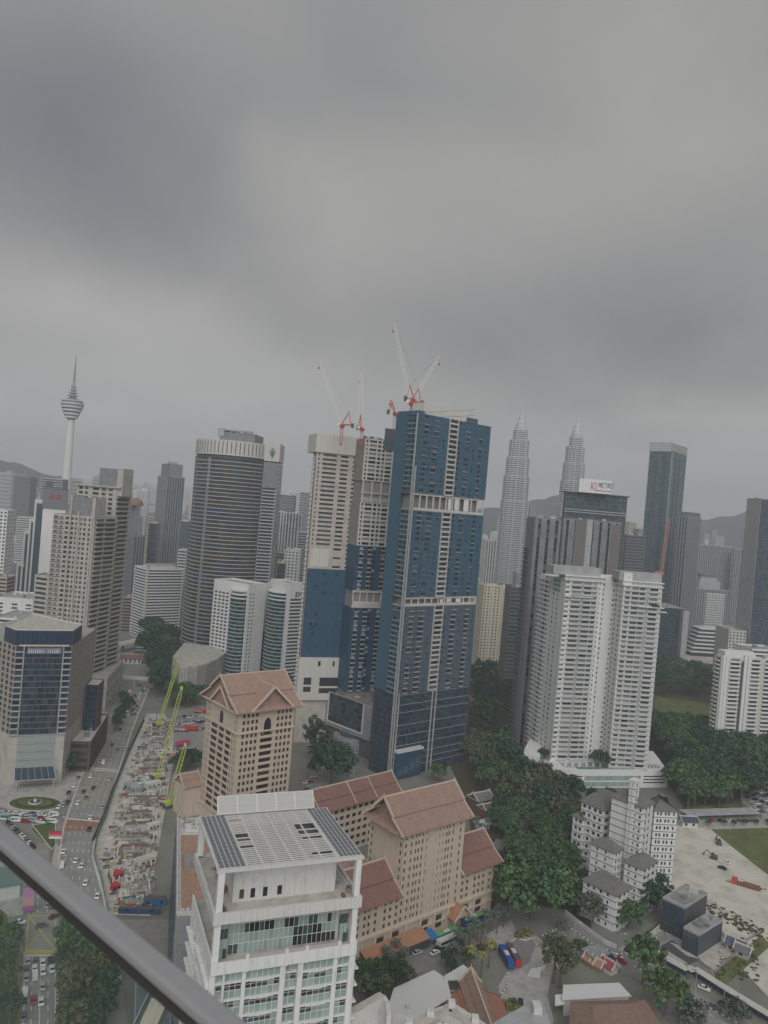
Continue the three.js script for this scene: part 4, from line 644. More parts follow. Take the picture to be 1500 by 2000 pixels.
  const lk = [at(s0 - 2, dep), at(s0 + 12, dep), at(s0 + 14, dep + 30), at(s0, dep + 30)], Lk = new Thing('link_wing', 'short link wing with red roof between the two hotel wings', 'building', mid(lk)); const lp = rectAt(lk[1][0], lk[1][1], deg + 90, 30, 13); Lk.g('wall', M.tan).prism([at(s0 - 1, dep + .1), at(s0 + 12, dep + .1), at(s0 + 12, dep + 34), at(s0 - 1, dep + 34)], 0, 16); for (let f = 0; f < 4; f++) for (let i = 0; i < 9; i++) { const p = at(s0 - 1, dep + 3 + i * 3.3); Lk.solo('window', unitBox, G.brown, [p[0] - Math.cos(a) * .02, 3 + f * 3.6, p[1] + Math.sin(a) * .02], a + Math.PI / 2, [1.8, 1.9, .1]); } Lk.done();
  const g0 = at(s0 - 1, dep + .1); gableRoof(Lk, g0[0], g0[1], a + Math.PI / 2, 0, 33, 13, 0, 16.4, 22, { mat: M.tile, over: 1.2, overX: .2 }); Lk.done();
}
// ---------------------------------------------------------------- towers under construction in blue netting
const BLUE_YAW = 41 * Math.PI / 180;
{
  reseed(21);
  const C = [17, -477], poly = rectAt(C[0], C[1], 41, 67, 21), [c, r, rb, l] = poly, Hh = 229;
  const T = new Thing('netted_tower', 'tall tower under construction wrapped in blue netting, with concrete stair strip', 'skyscraper', mid(poly));
  const net = M.net, ng = M.netGrey;
  // zones between refuge floors
  const Z = [[53, 108, 17], [114, 168.5, 17], [179.5, Hh, 15]];
  T.g('structure_core', M.concreteD).prism(inset(poly, 3.4), 0, Hh - 2);
  const dk = [G.dark, G.dark2, G.blue, mat('rawConcrete', .16, .15, .14, { tex: blotT, m: 4 })];  // last tone is concrete darkened as if in the shade of the openings
  for (const [zi, [y0, y1, n]] of Z.entries()) {
    const grey = zi === 0;
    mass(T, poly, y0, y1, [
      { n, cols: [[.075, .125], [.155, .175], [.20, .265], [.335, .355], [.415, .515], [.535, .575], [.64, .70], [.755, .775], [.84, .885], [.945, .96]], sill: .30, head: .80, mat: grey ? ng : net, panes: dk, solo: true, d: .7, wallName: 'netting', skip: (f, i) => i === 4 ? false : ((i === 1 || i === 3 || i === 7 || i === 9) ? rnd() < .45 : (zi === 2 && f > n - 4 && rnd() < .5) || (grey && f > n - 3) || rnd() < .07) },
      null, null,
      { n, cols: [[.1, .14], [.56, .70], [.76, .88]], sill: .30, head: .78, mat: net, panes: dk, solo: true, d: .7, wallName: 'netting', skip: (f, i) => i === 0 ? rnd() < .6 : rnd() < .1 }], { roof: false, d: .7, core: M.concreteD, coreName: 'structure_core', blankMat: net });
    const fh = (y1 - y0) / n;
    // net seams at each storey; net pulled in different tones from bay to bay
    const sm = along(T, 'net_seams', mat('seam', .12, .17, .24), c, r, STUFF), sl = along(T, 'net_seams', mat('seam', .12, .17, .24), l, c, STUFF);
    for (let f = 0; f <= n; f++) { sm.box(.02, 66.98, y0 + f * fh - .09, y0 + f * fh + .09, .01, .14); sl.box(.02, 20.98, y0 + f * fh - .09, y0 + f * fh + .09, .01, .14); }
    for (let k = 0; k < 16; k++) { const t = k / 16, g = along(T, 'net_bay', pick([net, net, M.netDeep, ng, grey ? M.netTan : net, ng]), c, r, STUFF), x0 = 67 * t + rr(0, 1.2), w = rr(1.3, 2.6); if (t > .37 && t < .55) continue; for (let f = 0; f < n; f++) if (rnd() < .72) g.box(x0, x0 + w, y0 + f * fh + .2, y0 + f * fh + fh * .28, .02, .09); }
    // stair strip: landings of raw concrete
    for (let f = 0; f < n; f++) along(T, 'stair_landing', M.concreteL, c, r, STUFF).box(.41 * 67, .52 * 67, y0 + f * fh - .1, y0 + f * fh + .95, .02, .7);
    for (const t of [.405, .523]) along(T, 'stair_jamb', M.concrete, c, r).box(t * 67 - .45, t * 67 + .45, y0, y1, .015, .55);
    // small slabs where the net is open
    for (let f = 0; f < n; f++) for (const [a, b] of [[.07, .13], [.195, .27], [.635, .705], [.835, .89]]) if (rnd() < (grey ? .9 : .5)) along(T, 'balcony_slab', grey ? M.concrete : M.greyL, c, r, STUFF).box(a * 67, b * 67, y0 + f * fh + .14, y0 + f * fh + .5, .1, grey ? 1.1 : .5);
    for (let f = 0; f < n; f++) if (rnd() < .8) along(T, 'balcony_slab', M.concrete, l, c, STUFF).box(.55 * 21, .9 * 21, y0 + f * fh + .2, y0 + f * fh + .5, .1, .5);
  }
  // refuge storeys: columns, slab edges and parapets of bare concrete
  for (const [y0, y1] of [[108, 114], [168.5, 179.5]]) {
    T.g('refuge_slab', M.concrete).set(0, 0, 0, 0).prism(inset(poly, .3), y0 - .3, y0 + .5); T.g('refuge_slab', M.concrete).prism(inset(poly, .3), y1 - .5, y1 + .2);
    along(T, 'refuge_beam', M.concreteL, c, r).box(.4, 66.6, y0 + .5, y0 + 1.8, -.8, -.32); along(T, 'refuge_beam', M.concreteL, c, r).box(.4, 66.6, y1 - 1.3, y1 - .5, -.85, -.33);
    for (let i = 0; i <= 11; i++) along(T, 'refuge_column', M.concreteL, c, r).box(.5 + 65.2 * i / 11 - .1, .5 + 65.2 * i / 11 + .8, y0 + 1.8, y1 - 1.3, -.9, -.31);
    for (const [a, b] of [[.48, .52], [.57, .62], [.70, .77]]) along(T, 'white_hoarding', M.white, c, r).box(a * 67, b * 67, y0 + 2, y1 - 1.6, -.6, -.2);
    for (const i of [0, 1]) along(T, 'refuge_column', M.concreteL, l, c).box(i * 19 + .6, i * 19 + 1.6, y0 + .5, y1 - .5, -.9, -.31);
    along(T, 'refuge_wall', net, l, c).box(.3, 9, y0 + .5, y1 - .5, -.5, -.05);
  }
  along(T, 'net_strip', net, l, c).box(.02, 10.5, 53, Hh, .15, .3);
  // lower part: close mesh over glass with bright storey rails
  const yl = 53; mass(T, poly, 0, yl - .3, [{ n: 14, cols: 30, fill: .92, sill: .1, head: .96, mat: mat('meshLow', .05, .062, .078, { tex: blotT, m: 11, rough: .6 }), panes: [G.blueG, G.slate, G.blue2, G.dark2, G.slate], d: .5, paneName: 'mesh_panel' }, null, null, { n: 14, cols: 8, fill: .92, sill: .1, head: .96, mat: matCache.meshLow, panes: [G.slate, G.blue2], d: .5, paneName: 'mesh_panel' }], { roof: false, core: M.greyD });
  for (const y of [6, 10, 14, 20, 26.5, 33, 41, 46, 52]) along(T, 'storey_rail', mat('railBlue', .24, .28, .33), c, r).box(.1, 66.8, y, y + .35, .02, .35);
  for (const t of [.03, .47, .52]) along(T, 'hoist_mast', M.greyL, c, r).box(t * 67 - .5, t * 67 + .5, 0, 54, .36, .9);
  along(T, 'entrance_frame', M.whiteOld, c, r).box(1.5, 24, 17, 18.4, .4, 4.2); along(T, 'entrance_sheet', M.netDeep, c, r).box(2, 23.4, 1, 17, .4, 3.6); for (let k = 0; k < 4; k++) along(T, 'entrance_stripe', pick([M.net, M.netGrey]), c, r).box(3 + k * 5, 7 + k * 5, 2 + k * 1.4, 6 + k * 2, 3.61, 3.75);
  // hoist on the corner, crown
  T.g('corner_hoist', M.greyL).set(c[0], 0, c[1], BLUE_YAW).box(-.9, -.1, 0, 196, .6, 1.3); T.g('site_hoist', M.greyL).set(l[0], 0, l[1], yawOf(l, c)).box(19.8, 20.6, 0, Hh, .4, 1.2);
  along(T, 'crown_hoarding', M.concreteL, c, r).box(5, 44, Hh - 1, Hh + 7.4, -12, -1.6); along(T, 'crown_block', M.netGrey, c, r).box(44, 56, Hh - 1, Hh + 3.6, -14, -2.4); along(T, 'crown_block', net, c, r).box(-.2, 4.8, Hh - 1, Hh + 1.6, -20, -.3); for (let i = 0; i < 30; i++) along(T, 'crown_post', M.whiteSteel, c, r, STUFF).box(5 + 39 * i / 29 - .08, 5 + 39 * i / 29 + .08, Hh + 3, Hh + 8.6, -1.58, -1.4);
  T.g('roof', M.concreteD).set(0, 0, 0, 0).prism(inset(poly, .8), Hh - 1, Hh);
  T.done();
}
{ // middle wing
  reseed(22);
  const poly = foot1([714, 853], [773, 856], 528, 24, 24), [a, b, c, d] = poly; const T = new Thing('netted_wing', 'open concrete frame wing with blue netting, between the two netted towers', 'building', mid(poly)); const L = dist2(a, b), top = 214.5;
  const dk = [G.dark2, G.dark, M.greyD, mat('raw', .30, .27, .24)];
  T.g('core', M.concreteD).prism(inset(poly, 1), 0, top - 1);
  const frame = (y0, y1, n) => mass(T, poly, y0, y1, [{ n, cols: [[.05, .11], [.16, .40], [.44, .55], [.59, .68], [.72, .92]], sill: .24, head: .84, mat: M.concreteL, panes: dk, solo: true, d: .9, wallName: 'frame', paneName: 'opening' }, null, null, null], { roof: false, d: .9, core: M.concreteD, coreName: 'core' });
  frame(186, top, 10); frame(141, 171, 10);
  for (let i = 0; i < 4; i++) along(T, 'refuge_column', M.concreteL, a, b).box(L * (.04 + .3 * i), L * (.04 + .3 * i) + .9, 171, 186, -1, -.1); along(T, 'refuge_beam', M.concrete, a, b).box(0, L, 177, 178.4, -.9, -.05); along(T, 'refuge_sheet', M.greyL, a, b).box(.5, L * .95, 171.4, 174.5, -.85, -.2);
  const bl = (y0, y1, n) => mass(T, poly, y0, y1, [{ n, cols: [[.12, .22], [.40, .50], [.55, .65], [.84, .95]], sill: .28, head: .80, mat: M.netDeep, panes: [G.dark, G.dark2, M.greyL], solo: true, d: .6, wallName: 'netting' }, null, null, null], { roof: false, d: .6, core: M.concreteD, coreName: 'core', blankMat: M.netDeep });
  bl(110, 141, 10); bl(40, 98, 18);
  along(T, 'refuge_beam', M.concreteL, a, b).box(0, L, 98, 100, -.7, .2); along(T, 'refuge_beam', M.concreteL, a, b).box(0, L, 108.6, 110, -.7, .2); along(T, 'parapet', M.whiteOld, a, b).box(.5, L * .9, 100, 102.4, -.5, .3); for (let i = 0; i < 5; i++) along(T, 'refuge_column', M.concreteL, a, b).box(L * .23 * i + .2, L * .23 * i + .9, 102.4, 108.6, -.9, -.1);
  for (const [y0, y1, n] of [[110, 141, 10], [40, 98, 18]]) for (let f = 0; f < n; f++) for (const [p, q] of [[.1, .24], [.38, .52], [.82, .96]]) along(T, 'balcony_slab', M.concrete, a, b, STUFF).box(L * p, L * q, y0 + (y1 - y0) * f / n + .1, y0 + (y1 - y0) * f / n + .8, .05, .8);
  T.g('roof_slab', M.concrete).set(0, 0, 0, 0).prism(poly, top, top + .8); along(T, 'blue_screen', M.netGrey, a, b).box(L * .62, L * 1.0, top - 6, top + 9, .1, .5);
  for (let i = 0; i < 14; i++) along(T, 'rebar', M.rust, a, b, STUFF).box(L * i / 14, L * i / 14 + .15, top + .8, top + rr(1.5, 3), -rr(.5, 8), -.4);
  T.done();
}
{ // pale concrete tower with blue lower half
  reseed(23);
  const poly = foot2([613, 880], [619, 880], [714, 885], 534, 20), [l, c, r, bk] = poly, T = new Thing('concrete_tower', 'bare pale concrete tower under construction with blue lower half', 'skyscraper', mid(poly)), L = dist2(c, r), top = 203;
  const dk = [G.dark2, G.dark, M.greyD, G.mid];
  mass(T, poly, 0, top, [{ y0: 60, y1: top, n: 44, cols: [[.2, .8]], sill: .3, head: .8, mat: M.concrete, panes: dk, d: .5, paneName: 'side_opening' }, { y0: 122, y1: top, n: 26, cols: [[.045, .075], [.135, .42], [.50, .66], [.755, .82]], sill: .34, head: .80, mat: M.concrete, panes: dk, solo: true, d: .8, skip: (f, i) => (f < 5 && i < 2) || (f < 4 && i === 2 && f % 2) }, null, null], { roof: true, par: 0, d: .8 });
  // order of edges: left side first
  along(T, 'white_band', M.concreteL, c, r).box(L * .05, L * .42, 123.5, 136, .01, .12);
  const nx = 22, ny = 28; const S = along(T, 'blue_sheet', M.netDeep, c, r); S.box(.2, L * .985, 60, 122, .02, .5); const gr = along(T, 'sheet_seams', mat('sheetSeam', .05, .11, .20), c, r, STUFF); for (let i = 1; i < nx; i++) gr.box(L * i / nx - .05, L * i / nx + .05, 60.2, 121.8, .51, .56); for (let j = 1; j < ny; j++) gr.box(.3, L * .98, 60 + 62 * j / ny - .05, 60 + 62 * j / ny + .05, .51, .57); for (let k = 0; k < 40; k++) { const i = Math.floor(rr(0, nx)), j = Math.floor(rr(0, ny)); along(T, 'sheet_patch', pick([M.net, G.blue, M.netGrey]), c, r, STUFF).box(L * i / nx + .1, L * (i + 1) / nx - .1, 60 + 62 * j / ny + .1, 60 + 62 * (j + 1) / ny - .1, .5, .535); }
  along(T, 'hoarding', M.concreteL, c, r).box(-1.2, L * 1.03, top + .2, top + 13, -22, 1); for (let i = 0; i < 34; i++) along(T, 'hoarding_rib', M.whiteOld, c, r, STUFF).box(-1.2 + L * 1.06 * i / 34, -1.05 + L * 1.06 * i / 34, top, top + 14, 1.01, 1.15);
  along(T, 'outside_hoist', M.greyL, c, r).box(-2.2, -1.2, 0, 200, -.4, .8); for (let f = 0; f < 60; f++) along(T, 'hoist_tie', M.concreteL, c, r, STUFF).box(-2.6, -1.2, 6 + f * 3.2, 7.2 + f * 3.2, -.6, 1);
  // base storeys in pale concrete
  along(T, 'base_frame', M.concreteL, c, r).box(-1, L, 52, 59.9, .02, 2); for (const [a2, b2, y0, y1] of [[.1, .25, 41, 46], [.1, .25, 36, 39.5], [.42, .95, 40, 46], [.42, .95, 35, 38.5]]) along(T, 'base_opening', G.dark2, c, r).box(L * a2, L * b2, y0, y1, 2.01, 2.1); along(T, 'base_frame', M.concreteL, c, r).box(-1, L, 30, 52, .02, 2); for (const [a2, b2] of [[.36, .41], [.66, .70]]) along(T, 'base_window', G.dark, c, r).box(L * a2, L * b2, 54, 57.5, 2.01, 2.1);
  T.done();
}
{ // grey podium with the big dark screen
  reseed(24);
  const a = [-50, -562], b = [3, -508], yaw = yawOf(a, b), L = dist2(a, b), T = new Thing('mall_podium', 'grey panelled podium with large dark window and rounded lower corner', 'building', [-25, -545]); const O = g => g.set(a[0], 0, a[1], yaw);
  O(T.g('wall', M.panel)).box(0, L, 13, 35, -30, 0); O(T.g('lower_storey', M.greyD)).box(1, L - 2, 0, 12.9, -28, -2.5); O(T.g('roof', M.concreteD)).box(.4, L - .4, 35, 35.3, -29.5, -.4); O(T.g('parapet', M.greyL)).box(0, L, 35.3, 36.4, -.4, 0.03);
  const x0 = L * .43, x1 = L * .89, y0 = 16.5, y1 = 36; O(T.g('window_surround', M.whiteOld)).box(x0 - .9, x0, y0 - .9, y1, .02, .6); O(T.g('window_surround', M.whiteOld)).box(x1, x1 + .9, y0 - .9, y1, .02, .6); O(T.g('window_surround', M.whiteOld)).box(x0, x1, y0 - .9, y0, .02, .6);
  for (let i = 0; i < 8; i++) for (let j = 0; j < 5; j++) { const cx = x0 + (x1 - x0) * (i + .5) / 8, cy = y0 + (y1 - y0) * (j + .5) / 5; T.solo('pane', unitBox, pick([G.dark, G.dark2, G.slate]), [a[0] + cx * Math.cos(yaw) + .12 * Math.sin(yaw), cy, a[1] - cx * Math.sin(yaw) + .12 * Math.cos(yaw)], yaw, [(x1 - x0) / 8 - .15, (y1 - y0) / 5 - .15, .1]); }
  for (let i = 1; i < 16; i++) O(T.g('panel_joint', M.grey, STUFF)).box(L * i / 16 - .04, L * i / 16 + .04, 13.1, 35, .005, .03); O(T.g('panel_joint', M.grey, STUFF)).box(.1, L * .42, 24, 24.08, .006, .04);
  // rounded corner storeys below, columns
  const cx = L * .68; const dr = O(T.g('drum', M.panel)); dr.cyl(cx, -6, 0, 10.5, 13, 12.4, 28); for (let k = 0; k < 3; k++) O(T.g('drum_band', M.greyL)).cyl(cx, -6, 1.5 + k * 3, 2 + k * 3, 13.1, 13.05, 28, false); O(T.g('drum_glass', G.aquaD)).cyl(cx + 1, -6, 10.5, 13, 9, 9, 24); for (let i = 0; i < 4; i++) O(T.g('column', M.greyL)).cyl(L * .3 + i * 1.5 - 12, -1.2, 0, 13, .6, .6, 10);
  for (let k = 0; k < 40; k++) { const xx = rr(1, L - 8), zz = rr(-26, -2), w = rr(.8, 5); O(T.g('roof_rubble', pick([M.concreteD, M.wood, M.rust, M.concreteL, M.greyD]), STUFF)).box(xx, xx + w, 35.31, 35.31 + rr(.3, 2.2), zz, zz + rr(.6, 3)); }
  T.done();
}
// ---------------------------------------------------------------- luffing cranes on the roofs
function lattice(g, a, b, w, n) { // three-chord boom with zigzag bracing
  const A = new THREE.Vector3(...a), B = new THREE.Vector3(...b), d = B.clone().sub(A), dn = d.clone().normalize(), s = new THREE.Vector3(0, 1, 0).cross(dn); if (s.length() < .05) s.set(1, 0, 0); s.normalize(); const t = dn.clone().cross(s).normalize();
  const offs = [[-.5, -.5], [.5, -.5], [.5, .5], [-.5, .5]], pt = (k, u, wd) => { const q = A.clone().addScaledVector(d, u).addScaledVector(s, offs[k][0] * wd).addScaledVector(t, offs[k][1] * wd); return [q.x, q.y, q.z]; }, taper = u => w * (u < .08 ? .3 + u / .08 * .7 : u > .9 ? 1 - (u - .9) * 5 : 1);
  for (let i = 0; i < n; i++) for (let k = 0; k < 4; k++) { const u = i / n, v = (i + 1) / n; g.beam(pt(k, u, taper(u)), pt(k, v, taper(v)), .24); g.beam(pt(k, u, taper(u)), pt((k + 1) % 4, v, taper(v)), .15); }
}
function crane(label, px, d, mastH, tipPx, m, o = {}) {
  const bx = sideX(px[0], px[1], d), by = topY(px[0], px[1], d), tip = [sideX(tipPx[0], tipPx[1], d + (o.dd ?? 0)), topY(tipPx[0], tipPx[1], d + (o.dd ?? 0)), -d - (o.dd ?? 0)];
  const T = new Thing('tower_crane', label, 'crane', [bx, -d], 'luffing cranes on the unfinished towers', by - mastH);
  const dir = Math.sign(tip[0] - bx) || 1, back = -dir * (o.back ?? 7);
  const ms = new Geo(); lattice(ms, [bx, by - mastH, -d], [bx, by, -d], 1.8, Math.max(3, Math.round(mastH / 2.4))); T.part('mast', ms, o.mast ?? M.redSteel);
  const tt = new Geo(); tt.cyl(bx, -d, by, by + 1.2, 1.6, 1.6, 12); tt.box(bx - 1.6, bx + 1.6, by + 1.2, by + 2, -d - 1.6, -d + 1.6); T.part('turntable', tt, M.redSteel);
  const cj = new Geo(); cj.box(Math.min(bx, bx + back), Math.max(bx, bx + back), by + 2, by + 2.7, -d - 1.1, -d + 1.1); T.part('counter_jib', cj, M.redSteel); const cw = new Geo(); cw.box(bx + back - .9, bx + back + .9, by + .6, by + 3.6, -d - 1.2, -d + 1.2); T.part('counterweight', cw, M.greyD);
  const cab = new Geo(); cab.box(bx + dir * 1.7, bx + dir * 3.2, by + 1.2, by + 3.2, -d + .4, -d + 1.9); T.part('cab', cab, M.whiteSteel);
  const af = new Geo(); const apex = [bx + back * .55, by + (o.apex ?? 11), -d]; for (const s of [-.9, .9]) { af.beam([bx + dir * .6, by + 2, -d + s], [apex[0], apex[1], -d + s * .4], .45); af.beam([bx + back * .85, by + 2.6, -d + s], [apex[0], apex[1], -d + s * .4], .4); } T.part('a_frame', af, M.redSteel);
  const L = Math.hypot(tip[0] - bx, tip[1] - by, tip[2] + d), bm = new Geo(); lattice(bm, [bx + dir * .8, by + 2.2, -d], tip, 1.5, Math.round(L / 3)); T.part('boom', bm, m);
  const hk = new Geo(); hk.beam(tip, [apex[0], apex[1], apex[2]], .09); T.part('luffing_rope', hk, M.greyD); const h2 = new Geo(); h2.beam([tip[0], tip[1], tip[2]], [tip[0] + dir * .3, tip[1] - (o.hook ?? 5), tip[2]], .1); h2.box(tip[0] - .5 + dir * .3, tip[0] + .5 + dir * .3, tip[1] - (o.hook ?? 5) - 1.4, tip[1] - (o.hook ?? 5), tip[2] - .4, tip[2] + .4); T.part('hook_block', h2, M.redSteel);
}
crane('red and white crane leaning left above the bare concrete tower', [668, 836], 522, 12, [625, 703], M.whiteSteel);
crane('crane with upright boom at the right of the concrete tower top', [707, 842], 519, 12, [704.5, 730], M.whiteSteel, { dd: 6, back: -3 });
crane('small red crane squeezed between the wing and the blue tower', [772, 812], 514, 14, [763, 782], M.redSteel, { back: -5, apex: 9, hook: 2 });
crane('tallest crane, boom steep to the upper left of the blue tower', [803, 792], 496, 12, [770, 631], M.whiteSteel, { back: 7 });
crane('crane with boom slanting to the upper right over the blue tower', [806, 786], 502, 14, [858, 695], M.whiteSteel, { back: 5 });

// ---------------------------------------------------------------- white condominium on its podium
function balconyBays(T, a, b, bays, y0, n, fh, m, out, railMat, opt) { const L = dist2(a, b); for (let f = 0; f < n; f++) for (const [p, q] of bays) { const g = along(T, 'balcony', m, a, b, opt ?? STUFF); g.box(L * p, L * q, y0 + f * fh - .12, y0 + f * fh + .14, .02, out); const r = along(T, 'balcony_rail', railMat, a, b, STUFF); r.box(L * p, L * q, y0 + f * fh + .14, y0 + f * fh + 1.05, out - .1, out); } }
{
  reseed(31);
  const W1 = foot2([1056, 1135], [1106, 1112], [1181, 1118], 506, 12), W2 = foot2([1202, 1118], [1221, 1122], [1296, 1126], 500, 4);
  const T = new Thing('white_condominium', 'white twin-wing condominium tower with stacked balconies above its podium', 'building', mid([...W1, ...W2])), y0 = 12, y1 = 131, n = 37, fh = (y1 - y0) / n;
  const pn = [G.mid, G.curtain, G.dark2, G.mid, G.curtain, G.pale, G.mid, G.curtain];
  const base = { n, y0, mat: M.white, panes: pn, solo: true, sill: .28, head: .76, d: .45 };
  mass(T, W1, 0, y1, [{ ...base, cols: [[.08, .12], [.2, .32], [.38, .42], [.55, .62], [.7, .78]], panes: [G.mid, G.curtain, G.dark2, G.pale] }, { ...base, cols: [[.03, .13], [.19, .42], [.50, .70], [.72, .84], [.9, .93]] }, null, null], { roof: false, baseMat: M.white });
  mass(T, W2, 0, y1, [{ ...base, cols: [[.2, .4], [.6, .8]] }, { ...base, cols: [[.05, .17], [.22, .40], [.42, .56], [.68, .9]] }, null, null], { roof: false, baseMat: M.white });
  const k = [lerp2(W1[1], W1[2], .92), W2[0], [W2[3][0], W2[3][1] - 3], [W1[3][0] + 10, W1[3][1]]];
  mass(T, [[W1[2][0] - 2, W1[2][1] - 3], [W2[0][0] + 3, W2[0][1] + 2], [W2[0][0] + 6, W2[0][1] - 16], [W1[2][0], W1[2][1] - 16]], 0, y1 + 3, [{ ...base, cols: [[.2, .28], [.7, .78]] }, null, null, null], { roof: true, par: 1 });
  balconyBays(T, W1[1], W1[2], [[.15, .43], [.47, .86]], y0, n, fh, M.white, 1.5, mat('railGrey', .45, .46, .46)); balconyBays(T, W1[0], W1[1], [[.0, .14], [.18, .45]], y0, n, fh, M.white, 1.6, M.white); balconyBays(T, W2[1], W2[2], [[.02, .19], [.2, .58], [.64, .985]], y0, n, fh, M.white, 1.5, matCache.railGrey);
  for (const [w, t, wd] of [[W1, .455, .7], [W2, .61, .9], [W1, .005, .5]]) { const L = dist2(w[1], w[2]); along(T, 'recess_strip', M.greyL, w[1], w[2]).box(L * t - wd, L * t + wd, y0, y1, .03, .5); }
  // penthouse storeys, roof screens
  for (const [w, t0, t1, y, yy] of [[W1, .0, .98, y1, y1 + 2.4], [W2, 0, 1, y1, y1 + 2.4]]) { const L = dist2(w[1], w[2]); along(T, 'roof_slab', M.white, w[1], w[2]).box(-.6, L + .6, y, y + .7, -14, 1.4); for (let i = 0; i < 22; i++) along(T, 'colonnade', M.white, w[1], w[2], STUFF).box(L * i / 22, L * i / 22 + .5, y + .7, yy + .3, -.5, .4); along(T, 'roof_slab', M.white, w[1], w[2]).box(-.4, L + .8, yy + .3, yy + .9, -14, .9); along(T, 'roof_screen', M.greyL, w[1], w[2]).box(L * (w === W1 ? -.3 : -.12), L * (w === W1 ? .93 : .98), yy + .9, yy + 6.4, -14, -1.2); along(T, 'penthouse', M.white, w[1], w[2]).box(L * .05, L * .96, y + .7, yy + .3, -13, -1.6); }
  { const L = dist2(W2[1], W2[2]); along(T, 'stair_tower', M.white, W2[1], W2[2]).box(-L * .03, L * .2, y1, y1 + 8.2, -8, .2); }
  { const L = dist2(W1[0], W1[1]); for (let j = 0; j < 3; j++) along(T, 'terrace_glass', G.aqua, W1[0], W1[1]).box(L * .55, L * .85, y1 - 9 + j * 3.1, y1 - 7 + j * 3.1, .05, .12); along(T, 'garden_slab', M.white, W1[1], W1[2]).box(.3, 20, y1 - 11, y1 - 10.6, .02, 2.4); along(T, 'terrace_glass', G.aqua2, W1[1], W1[2]).box(6, 11, y1 - 10.5, y1 - 8, 2.2, 2.3); along(T, 'planting', mat('plantD', .03, .08, .03, { tex: grassT, m: 2 }), W2[1], W2[2]).box(19, 24, y1 - 12.6, y1 - 11, 1.6, 2.3); along(T, 'garden_slab', M.white, W2[1], W2[2]).box(10, 27, y1 - 13.1, y1 - 12.6, .02, 2.6); along(T, 'garden_slab', M.white, W2[1], W2[2]).box(24, 29, y1 - .1 - 15.5, y1 - 15.2, .02, 3); }
  T.done();
  // podium: parking decks, glazed front, pool deck
  const pf = [gp(1018, 1520), gp(1110, 1543), gp(1304, 1541), gp(1300, 1490), [125, -560]]; const pp = [[103, -500], [131, -488.5], [201, -505], [206, -548], [120, -552]];
  const P = new Thing('condo_podium', 'white stepped podium with pool deck and aqua glazed front under the condominium', 'building', mid(pp));
  P.g('deck_block', M.white).prism(pp, 0, 10.6); const hi = [[103.01, -500.01], [113.5, -495.5], [128, -551], [120.01, -551.9]]; P.g('ramp_block', M.white).prism(hi, 10.61, 16);
  const f0 = pp[1], f1 = pp[2], L = dist2(f0, f1); for (let j = 0; j < 2; j++) for (let i = 0; i < 20; i++) { const cx = L * (.16 + .56 * (i + .5) / 20), yw = yawOf(f0, f1); P.solo('glass_panel', unitBox, pick([G.aqua, G.aqua2, G.aqua]), [f0[0] + cx * Math.cos(yw) + .1 * Math.sin(yw), 2.4 + j * 3.9, f0[1] - cx * Math.sin(yw) + .1 * Math.cos(yw)], yw, [L * .56 / 20 - .12, 3, .16]); }
  for (const [a, b, y] of [[.02, .14, 3], [.02, .14, 7], [.75, .97, 3], [.75, .97, 7], [.75, .97, 5]]) along(P, 'deck_opening', G.dark2, f0, f1).box(L * a, L * b, y, y + .7, .02, .1);
  for (let i = 0; i < 5; i++) for (let j = 0; j < 4; j++) along(P, 'deck_opening', G.dark, pp[0], pp[1]).box(.8 + i * 5.6, 3.6 + i * 5.6, 2 + j * 2.3 + i * 0, 3.2 + j * 2.3, .02, .1); for (let j = 0; j < 6; j++) along(P, 'deck_opening', G.dark, pp[4], pp[0]).box(42, 50, 1.5 + j * 2.6, 3 + j * 2.6, .02, .1);
  along(P, 'parapet', M.white, f0, f1).box(0, L, 10.6, 11.8, -.5, .05); along(P, 'pool', M.pool, f0, f1).box(L * .12, L * .62, 10.6, 11, -7, -1); along(P, 'pool_wall', G.aqua, f0, f1).box(L * .3, L * .62, 11.82, 12.6, -.4, -.2); along(P, 'pool_deck', M.pave, f0, f1).box(1, L - 1, 10.61, 10.7, -16, -7.1);
  for (let i = 0; i < 9; i++) along(P, 'pergola_post', M.white, f0, f1).box(L * .7 + i * 2.2, L * .7 + i * 2.2 + .35, 10.6, 13.8, -5, -4.6); along(P, 'pergola_roof', M.whiteOld, f0, f1).box(L * .69, L * .98, 13.8, 14.1, -5.6, -4); for (let i = 0; i < 6; i++) { along(P, 'lobby_column', M.white, f0, f1).box(L * .02 + i * 5, L * .02 + i * 5 + 1.1, 10.6, 13.2, -9.4, -8.4); } P.done();
}
